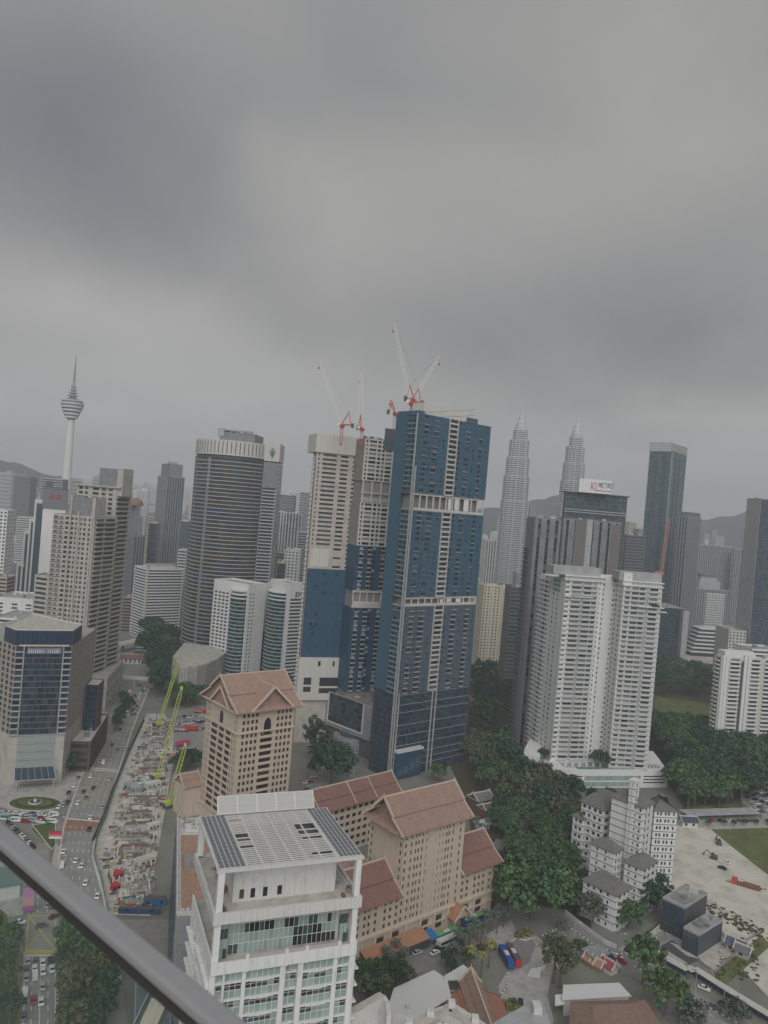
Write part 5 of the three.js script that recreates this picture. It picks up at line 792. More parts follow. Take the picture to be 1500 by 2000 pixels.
// ---------------------------------------------------------------- stepped white apartments with grey mansard roofs
function hipRoof(T, poly, y, h, m, ins, over = .8) { const a = inset(poly, -over), b = inset(poly, ins), R = T.g('roof', m); R.set(0, 0, 0, 0); for (let i = 0; i < 4; i++) { const j = (i + 1) % 4; R.quad([a[i][0], y, a[i][1]], [a[j][0], y, a[j][1]], [b[j][0], y + h, b[j][1]], [b[i][0], y + h, b[i][1]]); } R.quad([b[0][0], y + h, b[0][1]], [b[1][0], y + h, b[1][1]], [b[2][0], y + h, b[2][1]], [b[3][0], y + h, b[3][1]]); R.quad([a[3][0], y - .02, a[3][1]], [a[2][0], y - .02, a[2][1]], [a[1][0], y - .02, a[1][1]], [a[0][0], y - .02, a[0][1]]); T.g('gutter', M.greyD).set(0, 0, 0, 0).prism(a, y - .25, y - .03); }
{
  reseed(32);
  const T = new Thing('stepped_apartments', 'white stepped apartment block with grey hipped roofs and dark string courses', 'building', [125, -345]);
  const blk = (poly, y1, n, colsL, colsR, rh, y0 = 0, ins = 3.4) => {
    const b = { n, y0, mat: M.white, panes: [G.dark, G.dark2, G.dark, G.mid], solo: true, sill: .28, head: .74, d: .35 };
    mass(T, poly, y0, y1, [{ ...b, cols: colsL }, { ...b, cols: colsR }, null, null], { roof: false }); if (rh) hipRoof(T, poly, y1, rh, M.slate, ins);
    for (let f = 1; f < n; f++) for (const e of [0, 1]) { const p = poly[e], q = poly[e + 1]; along(T, 'string_course', M.greyD, p, q, STUFF).box(.02, dist2(p, q) - .02, y0 + (y1 - y0) * f / n - .12, y0 + (y1 - y0) * f / n + .14, .01, .12); }
    for (let f = 0; f < n; f++) for (const [e, cs] of [[0, colsL], [1, colsR]]) { const p = poly[e], q = poly[e + 1], L = dist2(p, q), fh = (y1 - y0) / n; for (const [u, v] of cs) if (v - u > .12) along(T, 'balcony', M.whiteOld, p, q, STUFF).box(L * (u - .02), L * (v + .02), y0 + f * fh + .1, y0 + f * fh + .95, .02, .9); }
  };
  blk(foot2([1141, 1722], [1206, 1752], [1234, 1735], 320, 43), 15.4, 5, [[.12, .2], [.3, .36], [.5, .58], [.72, .78]], [[.15, .35], [.5, .66], [.8, .92]], 3.4);
  blk(foot2([1222, 1688], [1256, 1705], [1284, 1690], 333, 43), 21.6, 7, [[.2, .3], [.6, .7]], [[.1, .32], [.42, .6], [.7, .9]], 3.2);
  blk(foot2([1156, 1650], [1201, 1672], [1217, 1662], 338, 43), 25.6, 8, [[.25, .32], [.6, .68]], [[.2, .4], [.6, .8]], 3.4);
  blk(foot2([1190, 1640], [1252, 1640], [1274, 1622], 350, 43), 42, 13, [[.72, .80], [.9, .96]], [[.3, .45], [.6, .75]], 3.6);
  blk(foot2([1230, 1545], [1241, 1552], [1250, 1545], 352, 43), 52.5, 16, [[.4, .5]], [[.3, .6]], 0); T.g('tower_cap', M.white).set(0, 0, 0, 0).prism(inset(foot2([1230, 1545], [1241, 1552], [1250, 1545], 352, 43), -.3), 52.5, 53.3);
  blk(foot2([1262, 1580], [1279, 1598], [1324, 1600], 362, 5), 37, 11, [[.3, .6]], [[.12, .2], [.26, .34], [.46, .54], [.60, .68], [.82, .9]], 5.5, 0, 7);
  blk(foot2([1138, 1565], [1181, 1586], [1222, 1572], 366, 40), 33.5, 9, [[.06, .2], [.3, .42], [.55, .68], [.78, .9]], [[.08, .25], [.35, .5], [.62, .8]], 4.6);
  blk(foot2([1120, 1602], [1140, 1612], [1150, 1606], 372, 40), 26, 7, [[.2, .45], [.6, .85]], [[.3, .6]], 2.6);
  T.done();
}
// ---------------------------------------------------------------- dark clad small office
{
  reseed(33);
  const T = new Thing('dark_office', 'small charcoal clad office with vertical fins and pale flat roofs', 'building', [143, -321]);
  const A = foot2([1296, 1762], [1340, 1782], [1384, 1752], 318, 43), h1 = 13.2, B = foot2([1337, 1819], [1368, 1834], [1414, 1808], 306, 41), h2 = 8.6;
  for (const [p, h, nm] of [[A, h1], [B, h2]]) { T.g('wall', M.charcoal).set(0, 0, 0, 0).prism(p, 0, h); T.g('roof', M.roofGrey).prism(inset(p, .5), h, h + .08); for (let i = 0; i < 4; i++) along(T, 'parapet', M.greyL, p[i], p[(i + 1) % 4]).box(.02, dist2(p[i], p[(i + 1) % 4]) - .02, h - .2, h + .7, -.4, .03); }
  const L = dist2(A[0], A[1]); for (let i = 0; i < 13; i++) { const x = L * (i + .4) / 13.4; along(T, 'fin', mat('fin', .10, .12, .15, { rough: .4 }), A[0], A[1]).box(x - .09, x + .09, 4, h1 - .3, .02, .45); } along(T, 'glazing', G.blue2, A[0], A[1]).box(.3, L - .3, 4.2, h1 - .8, .01, .08);
  for (let i = 0; i < 6; i++) along(T, 'ground_window', G.dark2, A[0], A[1]).box(L * i / 6 + .3, L * (i + 1) / 6 - .2, .4, 3.4, .012, .06); const L2 = dist2(B[0], B[1]); for (let i = 0; i < 5; i++) along(T, 'ground_window', G.slate, B[0], B[1]).box(L2 * i / 5 + .2, L2 * (i + 1) / 5 - .2, .4, 6, .012, .06);
  T.g('roof_pit', M.concreteD).set(0, 0, 0, 0).prism([lerp2(A[0], A[2], .16), lerp2(A[1], A[3], .16), lerp2(lerp2(A[1], A[2], .55), A[0], .1), lerp2(lerp2(A[0], A[3], .55), A[1], .1)], h1 + .09, h1 + .4); roofKit(T, A, h1 + .1, 3); roofKit(T, B, h2 + .1, 4);
  T.done();
  const wp = px2([[1315, 1840], [1345, 1862], [1368, 1880], [1350, 1888], [1292, 1852]]); const Pn = new Thing('reflecting_court', 'dark tiled court with pale stepping strips before the charcoal office', 'courtyard', mid(wp)); Pn.g('paving', mat('courtTile', .10, .105, .11, { rough: .3, tex: blotT, m: 3 })).prism(wp, .05, .16); for (let i = 0; i < 7; i++) { const a = gp(1312 + i * 5, 1846 + i * 4), b = gp(1330 + i * 6, 1852 + i * 4); Pn.g('strip', M.concreteL).beam([a[0], .18, a[1]], [b[0], .18, b[1]], .6, .06); } Pn.done();
}
// ---------------------------------------------------------------- corner hotel at the left
{
  reseed(34);
  const p1 = [-194.5, -419.5], p2 = [-168.5, -430.5], p3 = [-176.5, -488], p0 = [-238, -452], poly = [p1, p2, p3, [-232, -500], p0], Hm = 76.5;
  const T = new Thing('corner_hotel', 'dark glass corner hotel with stone grid sides and entrance canopy', 'building', mid(poly));
  const L = dist2(p1, p2), n = 15, y0 = 27.5;
  const bl = [G.blue, G.blue2, G.slate, G.dark, G.blueG];
  mass(T, poly, 0, Hm, [{ y0, n, cols: [[.015, .125], ...Array.from({ length: 14 }, (_, i) => [.16 + .68 * i / 14, .16 + .68 * (i + 1) / 14 - .006]), [.875, .985]], sill: .10, head: .97, mat: M.greyD, panes: bl, solo: true, d: .5 },
    { y0, n, cols: 18, fill: .6, sill: .18, head: .86, mat: M.beige, panes: [G.dark2, G.blue2, M.brown], d: .5, paneName: 'side_window' }, null, null,
    { y0, n, cols: 11, fill: .58, sill: .18, head: .84, mat: M.beige, panes: [G.dark, G.blue, G.dark2], solo: true, d: .5 }], { par: 0, core: M.beige, baseMat: M.greyBeige });
  for (let f = 0; f < n; f++) for (const [a, b] of [[-.01, .135], [.865, 1.01]]) along(T, 'balcony', M.greyL, p1, p2).box(L * a, L * b, y0 + f * 3.267 - .1, y0 + f * 3.267 + .55, .02, 1.1);
  for (let f = 0; f <= n; f++) along(T, 'storey_rib', M.grey, p1, p2).box(L * .15, L * .85, y0 + f * 3.267 - .08, y0 + f * 3.267 + .06, .02, .25); for (const t of [.145, .855]) along(T, 'pier', M.greyBeige, p1, p2).box(L * t - .25, L * t + .25, y0, Hm, .02, .7);
  // pale glass base, canopy
  for (let j = 0; j < 4; j++) for (let i = 0; i < 10; i++) { const cx = L * (.15 + .68 * (i + .5) / 10), yw = yawOf(p1, p2); T.solo('base_glass', unitBox, mat('paleGlass', .30, .345, .33, { rough: .3 }), [p1[0] + cx * Math.cos(yw) + .12 * Math.sin(yw), 9.6 + j * 4.5 + 2, p1[1] - cx * Math.sin(yw) + .12 * Math.cos(yw)], yw, [L * .68 / 10 - .06, 3.9, .2]); }
  for (let j = 0; j < 5; j++) along(T, 'base_rib', M.greyL, p1, p2).box(L * .15, L * .83, 9 + j * 4.5, 9.35 + j * 4.5, .02, .6);
  const cn = along(T, 'canopy', G.slate, p1, p2); const K = [[L * .14, 9.4, .4], [L * .84, 9.4, .4], [L * .9, 5.2, 9], [L * .16, 5.2, 9]]; cn.quad(K[3], K[2], K[1], K[0]); cn.quad(...K.map(q => [q[0], q[1] - .3, q[2]])); const cf = along(T, 'canopy_frame', M.greyL, p1, p2); for (let i = 0; i < 4; i++) cf.beam(K[i], K[(i + 1) % 4], .4); for (let i = 1; i < 6; i++) cf.beam([K[0][0] + (K[1][0] - K[0][0]) * i / 6, 9.45, .4], [K[3][0] + (K[2][0] - K[3][0]) * i / 6, 5.25, 9], .16); for (const x of [.2, .86]) along(T, 'canopy_post', M.greyL, p1, p2).box(L * x - .25, L * x + .25, 0, 5.2, 8, 8.5);
  // crown of blue glass, set back in the middle; name board
  const cr = [[p1[0] - 1.4, p1[1] - 1.2], [p2[0] - .4, p2[1] - 1.8], [p2[0] - 3.4, p2[1] - 22], [p0[0] + 26, p0[1] - 22], [p1[0] - 12, p1[1] - 10.5]]; mass(T, cr, Hm, 85, [{ n: 1, cols: 26, fill: .9, sill: .05, head: .95, mat: M.greyD, panes: [G.blue, G.blue2, G.blue], solo: false, d: .3, paneName: 'crown_glass' }, { n: 1, cols: 16, fill: .9, sill: .05, head: .95, mat: M.greyD, panes: [G.blue], d: .3, paneName: 'crown_glass' }, null, null, { n: 1, cols: 8, fill: .9, sill: .05, head: .95, mat: M.greyD, panes: [G.blue, G.blue2], d: .3, paneName: 'crown_glass' }], { roofMat: M.roofStain, par: .6, parMat: M.whiteOld });
  along(T, 'crown_terrace', M.tanTrim, p1, p2).box(L * .05, L * .95, Hm + .02, Hm + .7, -1.2, .1); along(T, 'name_board', mat('board', .16, .17, .22), p1, p2).box(L * .2, L * .82, Hm - 4, Hm - .6, .32, .9);
  for (let i = 0; i < 15; i++) if (i !== 8) along(T, 'board_letters', mat('letters', .55, .53, .58), p1, p2, STUFF).box(L * (.225 + .575 * i / 15), L * (.225 + .575 * i / 15) + rr(.35, .6), Hm - 3.6, Hm - 1.4 - rr(0, .4), .9, 1);
  T.done();
  const bp = [[-172, -446], [-160, -449], [-170, -505], [-183, -503]], Bz = new Thing('brown_shops', 'low brown terraced building beside the hotel on the boulevard', 'building', mid(bp)); mass(Bz, bp, 0, 17, [{ n: 4, cols: [[.1, .9]], sill: .3, head: .8, mat: M.brown, panes: [G.dark2, G.brown2], solo: true, d: .6 }, { n: 4, cols: 10, fill: .8, sill: .35, head: .85, mat: M.brown, panes: [G.dark, G.brown2], solo: true, d: .6 }, null, null], { roofMat: M.concreteL, par: .9, parMat: M.brown, kit: 5 }); Bz.done();
  const gb = [[-173, -470], [-166, -471], [-168, -486], [-176, -486]], Gb = new Thing('glass_annex', 'narrow blue glass stair annex on the hotel flank', 'building', mid(gb)); mass(Gb, gb, 0, 45, [{ y0: 17, n: 8, cols: 3, fill: .92, sill: .05, head: .95, mat: M.greyD, panes: [G.blue, G.blue2], solo: true, d: .3 }, { y0: 17, n: 8, cols: 2, fill: .5, mat: M.brown, panes: [G.dark], d: .3 }, null, null], { roofMat: M.concreteL, par: .4 }); Gb.done();
}
// ---------------------------------------------------------------- pale stone apartment tower behind it
{
  reseed(35);
  const A = foot2([104, 1010], [185, 1012], [229, 1012], 563, 80), B = foot2([151, 950], [229, 952], [256, 952], 596, 80), T = new Thing('stone_apartment_tower', 'greige apartment tower with square windows and balcony flank behind the corner hotel', 'skyscraper', mid([...A, ...B]));
  const pn = [G.dark2, G.mid, G.dark, G.brown2, G.mid], b = { mat: M.greyBeige, panes: pn, sill: .24, head: .80, d: .5 };
  mass(T, A, 0, 143, [{ ...b, n: 40, cols: [[.02, .12], [.16, .24], [.30, .38], [.44, .5], [.54, .60], [.66, .70], [.74, .80], [.86, .92]], solo: true }, { ...b, n: 40, cols: [[.1, .42], [.5, .92]] }, null, null], { roofMat: M.roofGrey });
  mass(T, B, 0, 166, [{ ...b, n: 46, cols: [[.05, .15], [.2, .28], [.4, .55], [.62, .72], [.8, .9]] }, { ...b, n: 46, cols: [[.08, .9]] }, null, null], { roofMat: M.roofGrey });
  for (const [P, n, h] of [[A, 40, 143], [B, 46, 166]]) { const L = dist2(P[1], P[2]), fh = h / n; for (let f = 6; f < n; f++) for (const [p, q] of P === A ? [[.06, .46], [.48, .97]] : [[.02, .98]]) { along(T, 'balcony', M.greyBeige, P[1], P[2], STUFF).box(L * p, L * q, f * fh - .1, f * fh + .75, .02, 1.5); } }
  const LA = dist2(A[0], A[1]); for (const t of [.42, .62, .94]) along(T, 'pilaster', M.greyBeige, A[0], A[1]).box(LA * t - .7, LA * t + .7, 0, 147, .02, .9); for (let f = 9; f < 32; f++) along(T, 'balcony', M.greyBeige, A[0], A[1], STUFF).box(.2, LA * .27, 143 * f / 40 + 30, 143 * f / 40 + 30.4, .02, 1.1);
  along(T, 'roof_box', M.grey, A[0], A[1]).box(LA * .44, LA * .93, 143.2, 157.5, -14, -.6); along(T, 'roof_box_rib', M.greyBeige, A[0], A[1]).box(LA * .4, LA * .44, 143, 159, -14, .4); along(T, 'roof_box_rib', M.greyBeige, A[0], A[1]).box(LA * .93, LA * 1.0, 143, 158, -14, .6); const LB = dist2(B[0], B[1]); along(T, 'roof_box', M.grey, B[0], B[1]).box(LB * .52, LB * 1.0, 166.2, 181, -16, -.8); along(T, 'roof_box_rib', M.greyBeige, B[0], B[1]).box(LB * .98, LB * 1.12, 160, 181.6, -16, -.4); along(T, 'top_frame', M.greyBeige, B[0], B[1]).box(-1, LB * 1.1, 166, 167, -20, 1.6);
  const lw = [[A[0][0] - 12, A[0][1] - 4], A[0], [A[0][0], A[0][1] - 20], [A[0][0] - 12, A[0][1] - 22]]; mass(T, lw, 0, 96, [{ ...b, n: 27, cols: [[.1, .9]], sill: .3, head: .8, panes: [G.dark2, G.slate] }, null, null, null], {});
  const pd = [A[1], [A[1][0] + 18, A[1][1] - 2], [A[1][0] + 10, A[1][1] - 60], [A[1][0] - 14, A[1][1] - 60]]; mass(T, pd, 0, 26, [{ ...b, n: 3, cols: [[.2, .6]], sill: .1, head: .9, panes: [G.aqua, G.slate] }, { ...b, n: 3, cols: 5, fill: .5, panes: [G.slate] }, null, null], {});
  T.done();
}
// ---------------------------------------------------------------- bank tower with the bowed front
{
  reseed(41);
  const cx = -155, cz = -776, pts = []; for (let i = 0; i <= 12; i++) { const a = Math.PI - (Math.PI * .83) * i / 12; pts.push([cx + 38 * Math.cos(a), cz + 41 * Math.sin(a)]); }
  const e = pts[pts.length - 1], poly = [...pts, [e[0] + 1, e[1] - 44], [cx - 38, cz - 30]], T = new Thing('bank_tower', 'broad bowed office tower with pale floor bands and white slotted crown', 'skyscraper', mid(poly));
  const st = pts.slice(0, -1).map((p, i) => ({ n: 50, y0: 14, y1: 203, cols: [[i === 5 ? .35 : .01, .99]], sill: .17, head: .985, mat: i === 5 ? M.grey : M.greyD, spandrel: mat('bandBank', .43, .43, .42, { tex: blotT, m: 10 }), spandrelName: 'floor_band', spanOut: .35, pierOut: -.1, panes: [G.bronze, G.dark2, G.bronze, G.slate], d: .5, paneName: 'ribbon_window' }));
  mass(T, poly, 0, 203, [...st, null, null], { roof: false, core: M.greyD, baseMat: M.concreteL });
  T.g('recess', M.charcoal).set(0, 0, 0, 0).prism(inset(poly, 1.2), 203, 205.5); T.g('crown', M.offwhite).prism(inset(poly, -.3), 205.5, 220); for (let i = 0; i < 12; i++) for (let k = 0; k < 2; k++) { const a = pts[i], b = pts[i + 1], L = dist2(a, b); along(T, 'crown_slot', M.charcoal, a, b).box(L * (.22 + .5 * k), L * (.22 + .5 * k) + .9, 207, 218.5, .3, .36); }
  const g1 = lerp2(pts[5], pts[6], .2), L5 = dist2(pts[5], pts[6]); along(T, 'groove', M.grey, pts[5], pts[6]).box(L5 * .05, L5 * .3, 14, 176, .36, .6);
  T.g('roof', M.roofGrey).set(0, 0, 0, 0).prism(inset(poly, 1), 219.6, 220.1); const rt = inset(poly, 12); T.g('plant_room', M.grey).prism([[cx - 12, cz + 22], [cx + 22, cz + 18], [cx + 26, cz - 10], [cx - 10, cz - 10]], 220.1, 229); for (let i = 0; i < 20; i++) T.g('plant_kit', pick([M.greyL, M.greyD, M.concreteL]), STUFF).set(cx - 12 + i * 1.8, 0, cz + 12, .1).box(0, 1.3, 229, 229 + rr(.8, 4), -3, 2); T.g('plant_frame', M.greyL).set(0, 0, 0, 0).box(cx - 14, cx - 8, 225, 232.5, cz + 18, cz + 22); T.g('plant_frame', M.greyL).box(cx - 9, cx + 20, 230.5, 232, cz + 17, cz + 20);
  // side wing with the green emblem
  const w = [[e[0] + .6, e[1] - 1], [e[0] + 14.5, e[1] - 5], [e[0] + 14, e[1] - 40], [e[0] + .5, e[1] - 40]]; mass(T, w, 0, 203, [{ n: 50, y0: 14, cols: [[.04, .9]], sill: .3, head: .97, mat: M.grey, spandrel: matCache.bandBank, spandrelName: 'floor_band', spanOut: .3, panes: [G.slate, G.dark2], d: .4, paneName: 'ribbon_window', y1: 178 }, { n: 50, cols: [[.05, .95]], sill: .3, head: .95, mat: M.greyL, panes: [G.slate], d: .4, paneName: 'ribbon_window' }, null, null], { roof: false, core: M.greyL }); T.g('sign_box', M.offwhite).set(0, 0, 0, 0).prism(inset(w, -.4), 204, 222);
  const em = along(T, 'green_emblem', mat('emblem', .04, .20, .13), w[0], w[1]); for (let i = 0; i < 9; i++) { const a = (i - 4) * .24; em.beam([7.4, 208, .5], [7.4 + Math.sin(a) * 4, 208 + Math.cos(a) * 9.5, .5], .9, .25); } em.box(7, 7.8, 206.6, 210, .42, .6);
  T.done();
}
// ---------------------------------------------------------------- twin white towers with rounded teal glass
for (const tw of [0, 1]) {
  reseed(42 + tw);
  const T0 = tw ? foot2([527, 1150], [566, 1146], [597, 1144], 700, 40) : foot2([417, 1150], [486, 1143], [521, 1138], 692, 58);
  const T = new Thing('white_twin_tower', tw ? 'white tower with teal glass bow and sign letters, beside the concrete tower' : 'white tower with small square windows and teal glass bow before the bank', 'building', mid(T0), 'pair of white towers with teal bows'); const h = tw ? 90 : 87;
  if (!tw) {
    mass(T, T0, 0, h, [{ n: 24, y1: h - 8, cols: [[.04, .115], [.155, .23], [.265, .34], [.375, .45]], sill: .26, head: .76, mat: M.white, panes: [G.dark, G.dark2], solo: true }, { n: 24, y1: h - 6, cols: [[.12, .2], [.28, .36]], sill: .32, head: .72, mat: M.white, panes: [G.dark, G.dark2], solo: true }, null, null], { roofMat: M.roofGrey, par: 2 });
  } else mass(T, T0, 0, h, [null, { n: 24, y1: h - 12, cols: [[.1, .95]], sill: .35, head: .9, mat: M.white, panes: [G.teal, G.dark2], solo: true, paneName: 'ribbon_window' }, null, null], { roofMat: M.roofGrey, par: 2 });
  // rounded bow
  const [l, c] = T0, L = dist2(l, c), bx = tw ? [.12, .86] : [.55, .97], cxx = lerp2(l, c, (bx[0] + bx[1]) / 2), rad = L * (bx[1] - bx[0]) / 2, n = 12, yaw = yawOf(l, c), ring = (r, k) => Array.from({ length: n + 1 }, (_, i) => { const a = Math.PI - Math.PI * i / n, x = Math.cos(a) * r, z = Math.sin(a) * r * k + .2; return [cxx[0] + x * Math.cos(yaw) + z * Math.sin(yaw), cxx[1] - x * Math.sin(yaw) + z * Math.cos(yaw)]; });
  const q = ring(rad, .7), q2 = ring(rad + .45, .7); for (let i = 0; i < n; i++) for (let f = 0; f < 23; f++) { const y = 4 + f * 3.4; if (y + 3 > h - 6) continue; along(T, 'bow_glass', pick([G.teal, G.teal2, G.teal, G.dark]), q[i], q[i + 1], STUFF).box(0, dist2(q[i], q[i + 1]), y, y + 3.3, -.1, 0); }
  for (let f = 0; f < 24; f++) { const y = 3.6 + f * 3.4, g = T.g('bow_band', M.white); if (y > h - 5) continue; g.set(0, 0, 0, 0).prism(q2, y, y + (f > 20 ? 1.2 : .42)); }
  if (tw) { const P = along(T, 'sign_letters', mat('signDark', .04, .04, .05), c, T0[2]), LL = dist2(c, T0[2]), x = LL * .52, y = h - 8; const bar = (a, b) => P.beam([a[0], a[1], .2], [b[0], b[1], .2], .75, .5); const arc = (ox, oy, r, t0, t1) => { for (let i = 0; i < 8; i++) { const a = t0 + (t1 - t0) * i / 8, b = t0 + (t1 - t0) * (i + 1) / 8; bar([ox + Math.cos(a) * r, oy + Math.sin(a) * r], [ox + Math.cos(b) * r, oy + Math.sin(b) * r]); } }; bar([x - 1.8, y - 3.6], [x - 1.8, y + 1.9]); arc(x, y, 1.8, 0, 6.2832); bar([x + 3.4, y - 1.2], [x + 3.4, y + 2]); arc(x + 4.9, y - .3, 1.5, Math.PI, 6.2832); bar([x + 6.4, y - 1.9], [x + 6.4, y + 2]); bar([x + 8.4, y - 1.9], [x + 8.4, y + 3.2]); }
  T.done();
}
// ---------------------------------------------------------------- generic office and apartment blocks of the middle distance
function block(name, label, poly, h, kind, o = {}) {
  const T = new Thing(name, label, o.category ?? 'building', mid(poly), o.group), n = o.n ?? Math.max(3, Math.round(h / 3.6)), m = o.mat ?? M.greyL, pn = o.panes ?? [G.dark2, G.slate, G.mid];
  const sty = e => { const L = dist2(poly[e], poly[(e + 1) % poly.length]), k = Array.isArray(kind) ? kind[e] : kind; if (!k) return null;
    const bs = { n, mat: m, panes: pn, d: .5, far: true };
    if (k === 'band') return { ...bs, cols: [[.02, .98]], sill: .36, head: .86, spandrel: o.span ?? m, spanOut: .2 };
    if (k === 'grid') return { ...bs, cols: Math.max(2, Math.round(L / (o.bay ?? 4))), fill: o.fill ?? .55, sill: .28, head: .78 };
    if (k === 'strip') return { ...bs, cols: Math.max(2, Math.round(L / (o.bay ?? 5))), fill: o.fill ?? .6, sill: .04, head: .97, pierOut: .5 };
    if (k === 'glass') return { ...bs, cols: Math.max(3, Math.round(L / (o.bay ?? 3))), fill: .93, sill: .06, head: .96, mat: o.mull ?? M.grey };
    return null; };
  mass(T, poly, 0, h, [sty(0), poly.length > 3 ? sty(1) : null, null, null].slice(0, poly.length), { roofMat: o.roofMat ?? M.roofGrey, par: o.par ?? 1.2, kit: o.kit ?? 4, core: m });
  if (o.extra) o.extra(T, poly, h); T.done(); return T;
}
const hTop = (q, d) => topY(q[0], q[1], d);
function blk2(name, label, L, C, R, d, deg, kind, o = {}) { return block(name, label, foot2(L, C, R, d, deg), hTop(o.top ?? C, d), kind, o); }
function blk1(name, label, L, R, d, deg, dep, kind, o = {}) { return block(name, label, foot1(L, R, d, deg, dep), hTop(o.top ?? L, d), kind, o); }
reseed(50);
blk2('banded_office', 'white office block with dark horizontal window bands and chamfered corners', [262, 1112], [287, 1113], [358, 1113], 850, 42, 'band', { mat: M.white, n: 24, panes: [G.purple, G.dark], extra: (T, p, h) => { const q = inset(p, 7); T.g('roof_house', M.whiteOld).set(0, 0, 0, 0).prism(q, h, h + 3.4); along(T, 'corner_pier', M.offwhite, p[1], p[2]).box(-1, 1.4, 0, h + 3, -.4, 1); const L = dist2(p[1], p[2]); along(T, 'roof_frame', M.greyL, p[1], p[2]).box(4, L - 6, h + 3.4, h + 6, -12, -8); } });
blk2('slim_tower', 'slim grey glass tower standing alone before the hazy skyline', [309, 930], [328, 931], [361, 934], 1100, 35, 'strip', { mat: M.panel, bay: 3.5, n: 50, panes: [G.blueG, G.slate], extra: (T, p, h) => { T.g('crown', M.grey).set(0, 0, 0, 0).prism(inset(p, 3), h, h + 19); along(T, 'crown_frame', M.greyL, p[1], p[2]).box(1, 15, h + 19, h + 22, -8, -4); } });
blk1('dark_tower', 'narrow dark glass tower at the left foot of the slim grey tower', [291, 1022], [309, 1024], 1040, 10, 25, 'glass', { panes: [G.blue, G.slate] });
blk1('dark_tower', 'dark blue office partly hidden between slim tower and bank', [352, 1018], [372, 1020], 1000, 10, 25, 'glass', { panes: [G.blueG, G.slate2] });
blk1('white_fin_office', 'small blue and white ribbed office left of the bank tower foot', [348, 1075], [364, 1076], 930, 5, 20, 'band', { mat: M.whiteOld, panes: [G.purple] });
block('domed_tower', 'dark teal tower with a red dome behind the stone apartment tower', foot2([236, 1050], [262, 1050], [284, 1050], 1000, 40), hTop([262, 1048], 1000), 'strip', { mat: M.grey, panes: [G.teal, G.slate], bay: 4, extra: (T, p, h) => { const c = mid(p); T.g('upper_tier', M.grey).set(0, 0, 0, 0).prism(inset(p, 4), h, h + 26); T.g('upper_tier', M.grey).prism(inset(p, 6.5), h + 26, h + 40); const d = new THREE.SphereGeometry(10, 20, 10, 0, Math.PI * 2, 0, Math.PI / 2); T.solo('dome', d, M.tileOld, [c[0], h + 40, c[1]]); } });
blk1('beige_tower', 'plain beige tower right of the domed tower', [284, 1010], [302, 1012], 1300, 10, 30, 'grid', { mat: M.beige });
blk1('purple_shed', 'low mauve block below the domed tower', [240, 1168], [262, 1170], 880, 10, 30, 'band', { mat: mat('mauve', .25, .20, .20), panes: [G.purple] });
// striped office with the advertising board
{
  const d = 815, T = new Thing('striped_office', 'white slab office with stepped dark vertical stripes behind low offices', 'building', [sideX(90, 1100, d), -d]);
  const steps = [[33, 1098], [47, 1035], [58, 1012], [69, 975]], w = 9; steps.forEach(([px, py], i) => { const x = sideX(px, py, d), h = hTop([px, py], d), x1 = i < 3 ? sideX(steps[i + 1][0], py, d) : sideX(84, py, d); T.g('white_pier', M.whiteOld).box(x, x + 2, 0, h, -d - 20, -d + .6); T.g('dark_strip', G.blueG).box(x + 2, x1, 0, h - 4, -d - 20, -d); T.g('pier_cap', M.whiteOld).box(x + 2, x1, h - 4, h, -d - 20, -d + .3); });
  const xa = sideX(84, 990, d), xb = sideX(128, 1000, d), hw = hTop([100, 985], d); T.g('white_slab', M.white).box(xa, xb, 0, hw, -d - 22, -d + .4); T.g('roof', M.roofGrey).box(xa + .4, xb - .4, hw, hw + .3, -d - 21, -d); T.done();
  const Bd = new Thing('rooftop_billboard', 'grey rooftop advertising board with red lettering on the striped office', 'billboard', [(xa + xb) / 2, -d + 2], null, hw); const bx0 = sideX(85, 970, d), bx1 = sideX(134, 975, d), yb0 = hTop([108, 993], d), yb1 = hTop([108, 954], d); Bd.g('panel', mat('adGrey', .17, .17, .18)).box(bx0, bx1, yb0, yb1, -d + 1.2, -d + 2); Bd.g('frame', M.greyD).box(bx0 - .5, bx1 + .5, yb1 - .8, yb1, -d + 1, -d + 2.2); Bd.g('post', M.greyD).box((bx0 + bx1) / 2 - .6, (bx0 + bx1) / 2 + .6, hw, yb0, -d + .8, -d + 1.6);
  const gl = Bd.g('red_lettering', mat('adRed', .38, .06, .09), STUFF); for (const ox of [.38, .62]) { const cx = bx0 + (bx1 - bx0) * ox, cy = yb0 + (yb1 - yb0) * .56; for (const [x, y, w2, h2] of [[-2, 2.2, 4, .7], [-2.4, .2, 4.8, .8], [-2, -2, 4, .7], [-.4, -2.6, .9, 5.6], [-2.4, -2, .7, 3], [1.7, -2, .7, 3]]) gl.box(cx + x, cx + x + w2, cy + y, cy + y + h2, -d + 2, -d + 2.12); } Bd.done();
}
blk1('white_low_office', 'white low office with rows of dark slot windows above the corner hotel', [-10, 1168], [76, 1176], 660, 4, 40, null, { mat: M.white, extra: (T, p, h) => { const L = dist2(p[0], p[1]); for (const t of [.06, .38, .70]) for (let f = 0; f < 9; f++) along(T, 'slot_window', G.purple, p[0], p[1]).box(L * t, L * t + 4.6, h - 5 - f * 3.2, h - 3.6 - f * 3.2, .02, .1); } });
blk1('white_low_office', 'flat white warehouse roof directly behind the corner hotel crown', [-12, 1208], [82, 1216], 600, 4, 45, 'band', { mat: M.white, panes: [G.dark2] });
blk1('white_edge_tower', 'white tower cut by the left picture edge', [-16, 996], [15, 999], 760, 4, 20, 'grid', { mat: M.white });
blk1('pink_block', 'small pinkish block low at the left picture edge', [-14, 1128], [13, 1130], 720, 4, 20, 'band', { mat: mat('pink', .45, .33, .30) });
